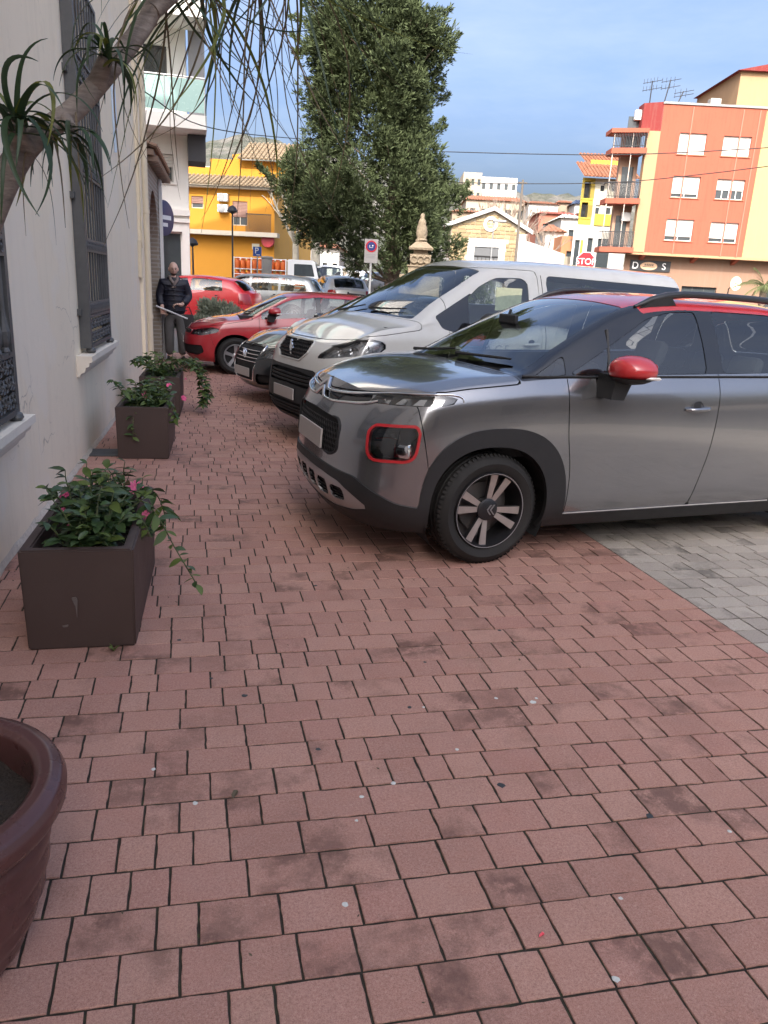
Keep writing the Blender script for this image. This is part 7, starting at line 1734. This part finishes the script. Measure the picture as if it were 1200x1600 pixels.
for i in range(760):
    z = zlo+(zhi-zlo)*rg.random()**.85; c, hw = np.interp(z, RZ, RC), np.interp(z, RZ, RH); a = rg.uniform(0, 2*math.pi)
    if math.sin(a) > .55 and rg.random() < .6: a = -a
    k = rg.uniform(.45, .93); r = hw*k; cr = rg.uniform(.26, .55)*(.75+.25*hw/3); pos = np.array([c+r*math.cos(a), r*math.sin(a)*.85, z])
    out = np.array([math.cos(a), math.sin(a)*.9, .25]); limbs.append((pos, c)) if i % 6 == 0 else None
    m_ = int(80*(cr/.45)**2)
    for j in range(m_):
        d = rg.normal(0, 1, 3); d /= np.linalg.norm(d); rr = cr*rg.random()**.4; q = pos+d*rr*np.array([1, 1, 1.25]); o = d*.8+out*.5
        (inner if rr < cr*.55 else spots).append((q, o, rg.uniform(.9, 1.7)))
for i in range(26):      # stray tufts that break the outline
    z = zlo+(zhi-zlo)*rg.random(); c, hw = np.interp(z, RZ, RC), np.interp(z, RZ, RH); sg = rg.choice((-1, 1)); base_ = np.array([c+sg*hw*.9, rg.uniform(-.6, .6), z]); dr_ = np.array([sg*.8, 0, rg.uniform(-.1, .8)])
    for j in range(60): f = rg.random(); spots.append((base_+dr_*f*.75+rg.normal(0, .09*(1.2-f), 3), dr_, rg.uniform(.8, 1.3)))
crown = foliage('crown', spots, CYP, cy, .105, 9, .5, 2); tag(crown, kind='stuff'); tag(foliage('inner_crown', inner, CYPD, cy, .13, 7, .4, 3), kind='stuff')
b = MB(); b.tube([(0, 0, -.05), (0, 0, .3), (.03, 0, 1.5), (-.05, 0, 4), (.0, 0, 8), (-.3, 0, 13), (-.7, 0, zhi-1)], [.36, .29, .26, .22, .17, .1, .02], 12); b.build('trunk', trunk_m, cy, 60)
b = MB()
for (q, c) in limbs: z0 = max(1.4, q[2]-1.1); b.tube([(np.interp(z0, [0, 13], [0, -.3]), 0, z0), tuple(q*np.array([.5, .5, 1])-np.array([0, 0, .5])), tuple(q)], [.06, .04, .012], 5)
tag(b.build('limbs', trunk_m, cy), kind='stuff')
# ---- plain leafy bushes
def bush(px, D, w, h, label, m_, n=320, L=.11, seed=1, name='bush', z=None, up=.4):
    p = base_at(px, D); o = empty(name, p if z is None else (p.x, p.y, z), FR, label, 'bush' if name == 'bush' else 'shrub'); rg = np.random.default_rng(seed); S_ = []
    lob = [(rg.uniform(-.55, .55)*w, rg.uniform(-.4, .4)*w, h*rg.uniform(.3, .72), rg.uniform(.35, .5)*w) for _ in range(7)]
    for j in range(n):
        lx, ly, lz, lr = lob[rg.integers(7)]; d = rg.normal(0, 1, 3); d /= np.linalg.norm(d); q = np.array([lx, ly, lz])+d*lr*rg.random()**.35*np.array([1, 1, .8]); q[2] = max(.05, min(q[2], h*1.05)); S_.append((q, d, rg.uniform(.8, 1.5)))
    tag(foliage('foliage', S_, m_, o, L, 9, up, seed), kind='stuff'); b = MB()
    for lx, ly, lz, lr in lob: b.tube([(lx*.15, ly*.15, 0), (lx*.6, ly*.6, lz*.5), (lx, ly, lz)], [.03, .02, .008], 5)
    tag(b.build('stems', trunk_m, o), kind='stuff'); return o
bg1 = conifer_mat('bush_green', (.04, .06, .02), (.12, .15, .04)); bg2 = conifer_mat('olive_green', (.06, .075, .03), (.17, .19, .08)); lav = conifer_mat('lavender_grey', (.15, .175, .125), (.34, .36, .26))
bush(722, 30, 1.3, 1.9, 'round green bush at the right foot of the cypress', bg1, 700, .13, 4); bush(690, 29, .9, 1.6, 'small dark bush between the monument and the round bush', bg1, 350, .12, 5); bush(575, 30, 1.0, 1.3, 'low bush in the shade at the cypress trunk', bg1, 380, .12, 6)
bush(888, 60, 1.5, 2.8, 'yellow green shrub behind the stop sign', bg2, 500, .2, 7); bush(935, 62, 1.6, 2.2, 'green shrub between the stop sign and the white storefront', bg2, 420, .2, 8)
for (px, D, w, h, lb, sd) in ((343, 16.9, .50, 1.15, 'grey green lavender bush behind the red hatchback', 9), (312, 16.7, .34, .85, 'low grey shrub at the foot of the lavender bush', 10)):
    bush(px, D, w, h, lb, lav, 900, .10, sd, 'lavender_bush', None, 1.1)
# ---- bare and plane trees
def bare_tree(px, D, h, label, seed, r0=.09, m_=None, leaf=None, spread=.5, clear=.35, name='bare_tree'):
    p = base_at(px, D); o = empty(name, p, FR, label, 'tree'); rg = random.Random(seed); m_ = m_ or mat('bare_bark', (.24, .19, .15), .9, var=.3); tb = MB(); br = MB(); tips = []
    tb.tube([(0, 0, -.05), (.03, 0, h*clear*.5), (0, .02, h*clear)], [r0*1.2, r0, r0*.85], 10); tb.build('trunk', m_, o, 60)
    def grow(q, d, L, r, lv):
        e = q+d*L; mid = q+d*L*.5+Vector((rg.uniform(-.06, .06), rg.uniform(-.06, .06), .02))*L; br.tube([tuple(q), tuple(mid), tuple(e)], [r, r*.8, r*.6], 5 if lv > 1 else 4)
        if lv == 0: tips.append(e); return
        for k in range(rg.choice((2, 3, 3))):
            nd = (d+Vector((rg.uniform(-1, 1), rg.uniform(-1, 1), rg.uniform(-.2, .7)))*spread*1.3).normalized(); grow(e, nd, L*rg.uniform(.6, .85), r*.6, lv-1)
    for k in range(4): a = 2*math.pi*k/4+rg.uniform(-.4, .4); grow(Vector((0, .02, h*clear-.05)), Vector((math.cos(a)*.6, math.sin(a)*.6, 1)).normalized(), h*.22, r0*.6, 4)
    tag(br.build('branches', m_, o), kind='stuff')
    if leaf is not None: tag(foliage('crown', [(np.array(t)+np.random.default_rng(i).normal(0, .15, 3), np.array([0, 0, 1.]), 1.4) for i, t in enumerate(tips*2)], leaf, o, .2, 8, .2, seed), kind='stuff')
bare_tree(783, 72, 8.5, 'bare grey tree behind the ridge of the stone house', 3, .2); bare_tree(838, 70, 6.5, 'bare twiggy tree right of the stone house annex', 4, .16); bare_tree(762, 84, 8, 'thin leafless tree behind the stone gable', 6, .17)
pb = mat('plane_bark', (.36, .33, .26), .9, var=.45, scale=3, bump=.5); bare_tree(461, 45, 5.5, 'pale barked plane tree by the white arcade, nearer the yellow house', 7, .2, pb, None, .45, .5, 'plane_tree'); bare_tree(492, 43, 5.5, 'pale barked plane tree behind the white truck cab', 8, .26, pb, None, .45, .55, 'plane_tree')
p = base_at(417, 33); b = MB(); b.tube([(0, 0, 0), (.02, 0, .5), (-.02, 0, 1.1), (0, 0, 1.9)], [.24, .21, .2, .22], 12); b.lathe([(.22, 1.88), (.26, 1.93), (.24, 1.98), (.001, 2.0)], 12); tag(b.build('stone_pillar', concrete, None, 60, loc=p), 'grey stone pillar in front of the gas cylinders', 'pillar')
# ---- a few palm fronds at the right edge
p = base_at(1197, 30); o = empty('fan_palm', p, FR, 'small palm with drooping fronds by the shop front at the street corner', 'palm'); rg = random.Random(31); b = MB(); b.tube([(0, 0, 0), (.05, 0, 1.), (0, 0, 2.0)], [.16, .13, .12], 10); b.build('trunk', trunk_m, o, 60)
for k in range(16):
    a = 2*math.pi*k/16; e = rg.uniform(-.1, 1.2); d = Vector((math.cos(a)*math.cos(e), math.sin(a)*math.cos(e), math.sin(e))); q = Vector((0, 0, 2.0)); pts = [q]; b = MB(); L = rg.uniform(.8, 1.2)
    for j in range(8): d = (d+Vector((0, 0, -.13))).normalized(); q = q+d*L/8; pts.append(q)
    b.tube(pts, [.014]*8+[.004], 4)
    for j in range(1, 9):
        for sg in (1, -1):
            for f in (0, .5):
                c = pts[j-1]+(pts[j]-pts[j-1])*f; s = d.cross(Vector((0, 0, 1))).normalized()*sg; t = c+s*.26*(1-j/11)+Vector((0, 0, -.12))+d*.1; w = d*.02; b.add([tuple(c-w), tuple(c+w), tuple(t)], [(0, 1, 2)])
    b.build('frond', bg2, o)
# ---------------------------------------------------------------- the man by the wall
def skin(name, verts, edges, radii, m_, parent, sub=2, root=0):
    me = bpy.data.meshes.new(name); me.from_pydata(verts, edges, []); o = bpy.data.objects.new(name, me); col.objects.link(o)
    sm = o.modifiers.new('s', 'SKIN'); sv = me.skin_vertices[0].data
    for i, r in enumerate(radii): sv[i].radius = r if isinstance(r, tuple) else (r, r); sv[i].use_root = (i == root)
    sm.use_smooth_shade = True; s2 = o.modifiers.new('d', 'SUBSURF'); s2.levels = sub; s2.render_levels = sub
    dg = bpy.context.evaluated_depsgraph_get(); me2 = bpy.data.meshes.new_from_object(o.evaluated_get(dg)); bpy.data.objects.remove(o); bpy.data.meshes.remove(me)
    me2.name = name; me2.materials.clear(); return link_mesh(name, me2, m_, parent, True)
p = at_ground(262, 557); p = Vector((-.33, 15.2, 0))
man = empty('person', p, R(2), 'bald bearded man in a dark navy puffer jacket holding a white pole', 'person')
sk_ = mat('skin_tone', (.62, .40, .31), .5, var=.1, bump=.05); navy = mat('navy_puffer', (.012, .013, .024), .55, var=.3, scale=9, bump=.2, bscale=30); trs = mat('grey_trousers', (.10, .095, .09), .85, var=.25, scale=5, bump=.3, bscale=25); shoe = mat('dark_shoe', (.02, .018, .017), .5); scf = mat('grey_scarf', (.20, .16, .14), .9); hairm = mat('beard_brown', (.10, .06, .04), .85)
# body: one continuous figure, facing -y; his left arm (+x) bent across, right arm (-x) hanging down towards the pole
V = [(0, 0, .96), (0, .01, 1.10), (0, .0, 1.28), (0, .01, 1.43), (0, .0, 1.50), (0, -.015, 1.57),
     (.17, .01, 1.42), (.25, .04, 1.17), (.13, -.14, 1.03), (.06, -.17, 1.04),
     (-.17, .01, 1.42), (-.235, .02, 1.16), (-.22, -.12, .98), (-.215, -.16, .94),
     (.10, 0, .90), (.115, -.02, .50), (.125, .03, .09), (.13, -.10, .035),
     (-.10, 0, .90), (-.105, -.01, .50), (-.10, .03, .09), (-.115, -.10, .035)]
E_ = [(0, 1), (1, 2), (2, 3), (3, 4), (4, 5), (3, 6), (6, 7), (7, 8), (8, 9), (3, 10), (10, 11), (11, 12), (12, 13), (0, 14), (14, 15), (15, 16), (16, 17), (0, 18), (18, 19), (19, 20), (20, 21)]
rd = [(.15, .11), (.145, .105), (.16, .11), (.13, .09), .058, .055, .07, .05, .036, .03, .07, .05, .036, .03, .09, .058, .04, .035, .09, .058, .04, .035]
skin('body', V, E_, rd, sk_, man)
# head with face
n1, n2 = 18, 24; vs = []
for i in range(n1+1):
    th = math.pi*i/n1
    for k in range(n2):
        ph = 2*math.pi*k/n2; x, y, z = math.sin(th)*math.sin(ph), -math.sin(th)*math.cos(ph), math.cos(th)
        X_, Y_, Z_ = x*.076, y*.098, z*.115
        if z < -.1: X_ *= 1-.28*(-z-.1); Y_ *= 1-.12*(-z-.1)
        fr_ = max(0, -y)**2*(1 if True else 0)
        if abs(x) < .35 and y < 0:
            nose = math.exp(-(x/.13)**2)*math.exp(-((z+.12)/.2)**2); Y_ -= .026*nose
            Y_ += .012*math.exp(-((abs(x)-.32)/.14)**2)*math.exp(-((z-.08)/.1)**2); Y_ -= .008*math.exp(-((z-.22)/.08)**2)*math.exp(-(x/.4)**2); Y_ -= .007*math.exp(-((z+.5)/.08)**2)*math.exp(-(x/.2)**2)
        vs.append((X_, Y_, Z_))
b = MB(); b.add(vs, [(i*n2+k, i*n2+(k+1) % n2, (i+1)*n2+(k+1) % n2, (i+1)*n2+k) for i in range(n1) for k in range(n2)])
for sg in (-1, 1): b.lathe([(.001, .008*sg), (.016, .01*sg), (.03, .004*sg), (.03, -.004*sg), (.001, -.01*sg)], 10, 'x', (sg*.076, .005, -.005))
hd = b.build('head', sk_, man, 60); hd.scale = (1.08,)*3; hd.location = (.0, -.03, 1.66); hd.rotation_euler = (R(10), 0, R(4))
b = MB()
for i in range(10, n1+1):
    for k in range(n2):
        pass
bv = [(x*1.03, y*1.04-.001, z*1.02) for x, y, z in vs]; sel = [(i, k) for i in range(12, n1) for k in range(n2) if math.cos(2*math.pi*(k+.5)/n2) > .1 and not (abs(math.sin(2*math.pi*(k+.5)/n2)) < .32 and i < 12)]
b.add(bv, [(i*n2+k, i*n2+(k+1) % n2, (i+1)*n2+(k+1) % n2, (i+1)*n2+k) for i, k in sel]); b.build('beard', hairm, hd, 60)
for sg in (-1, 1):
    b = MB(); b.lathe([(.001, -.006), (.008, -.004), (.011, .004)], 8, 'y', (sg*.028, -.088, .012)); b.build('eye', mat('eye_dark', (.03, .025, .02), .3), hd, 40); b = MB(); b.tube([(sg*.012, -.1, .03), (sg*.03, -.099, .034), (sg*.046, -.09, .028)], [.003, .005, .003], 6); b.build('eyebrow', hairm, hd, 40)
b = MB(); b.tube([(-.02, -.094, -.058), (0, -.099, -.056), (.02, -.094, -.058)], [.003, .005, .003], 6); b.build('mouth', mat('lip', (.30, .13, .10), .5), hd, 40)
# jacket: puffed segments
Vj = [(0, 0, .80), (0, .0, 1.0), (0, .0, 1.15), (0, .0, 1.30), (0, .01, 1.42), (0, .01, 1.475), (.19, .01, 1.41), (.26, .04, 1.17), (.15, -.125, 1.045), (-.19, .01, 1.41), (-.25, .02, 1.15), (-.232, -.10, .985)]
skin('jacket', Vj, [(0, 1), (1, 2), (2, 3), (3, 4), (4, 5), (4, 6), (6, 7), (7, 8), (4, 9), (9, 10), (10, 11)], [(.215, .16), (.225, .165), (.22, .16), (.215, .15), (.17, .12), (.095, .085), .105, .095, .07, .105, .095, .072], navy, man)
for z in (.93, 1.02, 1.11, 1.20, 1.29, 1.37):
    b = MB(); b.tube([(.222*math.sin(a)*(1-.12*max(0, z-1.25)/.12), -.164*math.cos(a), z) for a in np.linspace(0, 6.283, 25)], .010, 6, False); b.build('quilt_seam', navy, man, 60)
b = MB(); b.tube([(0, -.152, .88), (0, -.165, 1.1), (0, -.15, 1.32)], .006, 6); b.build('zip', M_black(), man)
b = MB(); b.lathe([(.10, 1.40), (.125, 1.45), (.115, 1.52), (.085, 1.54), (.075, 1.50)], 20); b.v = [(x, y*.9+.015, z-.03*(1 if y < 0 else -.5)*abs(y)/.1) for x, y, z in b.v]; b.build('hood_collar', navy, man, 60)
b = MB(); b.tube([(-.07, -.03, 1.53), (-.055, -.10, 1.47), (0, -.135, 1.40), (.02, -.15, 1.34)], [.025, .03, .03, .02], 8); b.tube([(.07, -.03, 1.53), (.06, -.10, 1.47), (.02, -.135, 1.41), (-.03, -.15, 1.33)], [.025, .03, .03, .02], 8); b.build('scarf', scf, man, 60)
Vt = [(0, 0, .97), (0, 0, .88), (.10, 0, .82), (.12, -.02, .5), (.13, .02, .1), (-.10, 0, .82), (-.108, -.01, .5), (-.105, .02, .1)]
skin('trousers', Vt, [(0, 1), (1, 2), (2, 3), (3, 4), (1, 5), (5, 6), (6, 7)], [(.165, .12), (.165, .125), .115, .095, .086, .115, .095, .086], trs, man)
for sg in (-1, 1):
    b = MB(); n = 10; sec = [(.09, .03, .045), (.05, .04, .06), (0, .045, .075), (-.06, .045, .06), (-.12, .045, .045), (-.165, .03, .03)]; vv = []
    for (y, w, h) in sec: vv += [(w*math.cos(2*math.pi*k/n), y, max(.003, .035+h*math.sin(2*math.pi*k/n))) for k in range(n)]
    b.add(vv, [(i*n+k, i*n+(k+1) % n, (i+1)*n+(k+1) % n, (i+1)*n+k) for i in range(len(sec)-1) for k in range(n)]+[tuple(range(n)), tuple(range((len(sec)-1)*n, len(sec)*n))]); o = b.build('shoe', shoe, man, 60); o.location = (.13 if sg > 0 else -.11, .02, 0); o.rotation_euler = (0, 0, R(6*sg))
# hands with five fingers
def hand(loc, rz, rx, curl, sg):
    h = empty('hand', loc); h.parent = man; h.rotation_euler = (R(rx), 0, R(rz)); b = MB(); b.rbox(-.04, .04, -.016, .016, -.09, 0, .012)
    for k in range(4):
        x = -.03+k*.02; L = (.068, .078, .074, .058)[k]; pts = [(x, 0, -.08)]; a = 0
        for j in range(3): a += curl; q = pts[-1]; pts.append((x, q[1]-math.sin(a)*L/3, q[2]-math.cos(a)*L/3))
        b.tube(pts, [.0095, .009, .0085, .007], 7)
    b.tube([(sg*.035, 0, -.03), (sg*.058, -.012, -.055), (sg*.055, -.028, -.085)], [.012, .011, .008], 7); b.build('palm_and_fingers', sk_, h, 60)
hand((.065, -.165, 1.05), 60, 70, .75, -1); hand((-.215, -.155, .955), 0, 15, .8, 1)
# pole he carries and a bag at his hip
q0, q1 = at_depth(244, 478, 15.05), at_depth(293, 498, 14.9); b = MB(); b.tube([q0, q0+(q1-q0)*.5], .017, 10); b.tube([q0+(q1-q0)*.5, q1], .014, 10); b.lathe([(.02, -.01), (.021, .01)], 10, 'x', tuple((q0+q1)/2)); tag(b.build('white_pole', mat('white_tube', (.72, .72, .70), .4, var=.1, bump=0), None, 50), 'short white pole held slanting down by the man', 'pole')
b = MB(); b.rbox(-.13, .13, -.05, .05, -.28, 0, .03); bag = b.build('shoulder_bag', mat('dark_bag', (.03, .027, .025), .8, var=.3), None, 40, loc=(p.x+.21, p.y-.02, .86), rz=R(10)); tag(bag, 'dark cloth bag hanging at the left hip of the man', 'bag'); g = MB(); g.tube([(-.11, 0, -.01), (-.06, .02, .13), (.06, .02, .13), (.11, 0, -.01)], .011, 6); g.build('strap', mat('dark_bag', (.03, .027, .025), .8), bag)
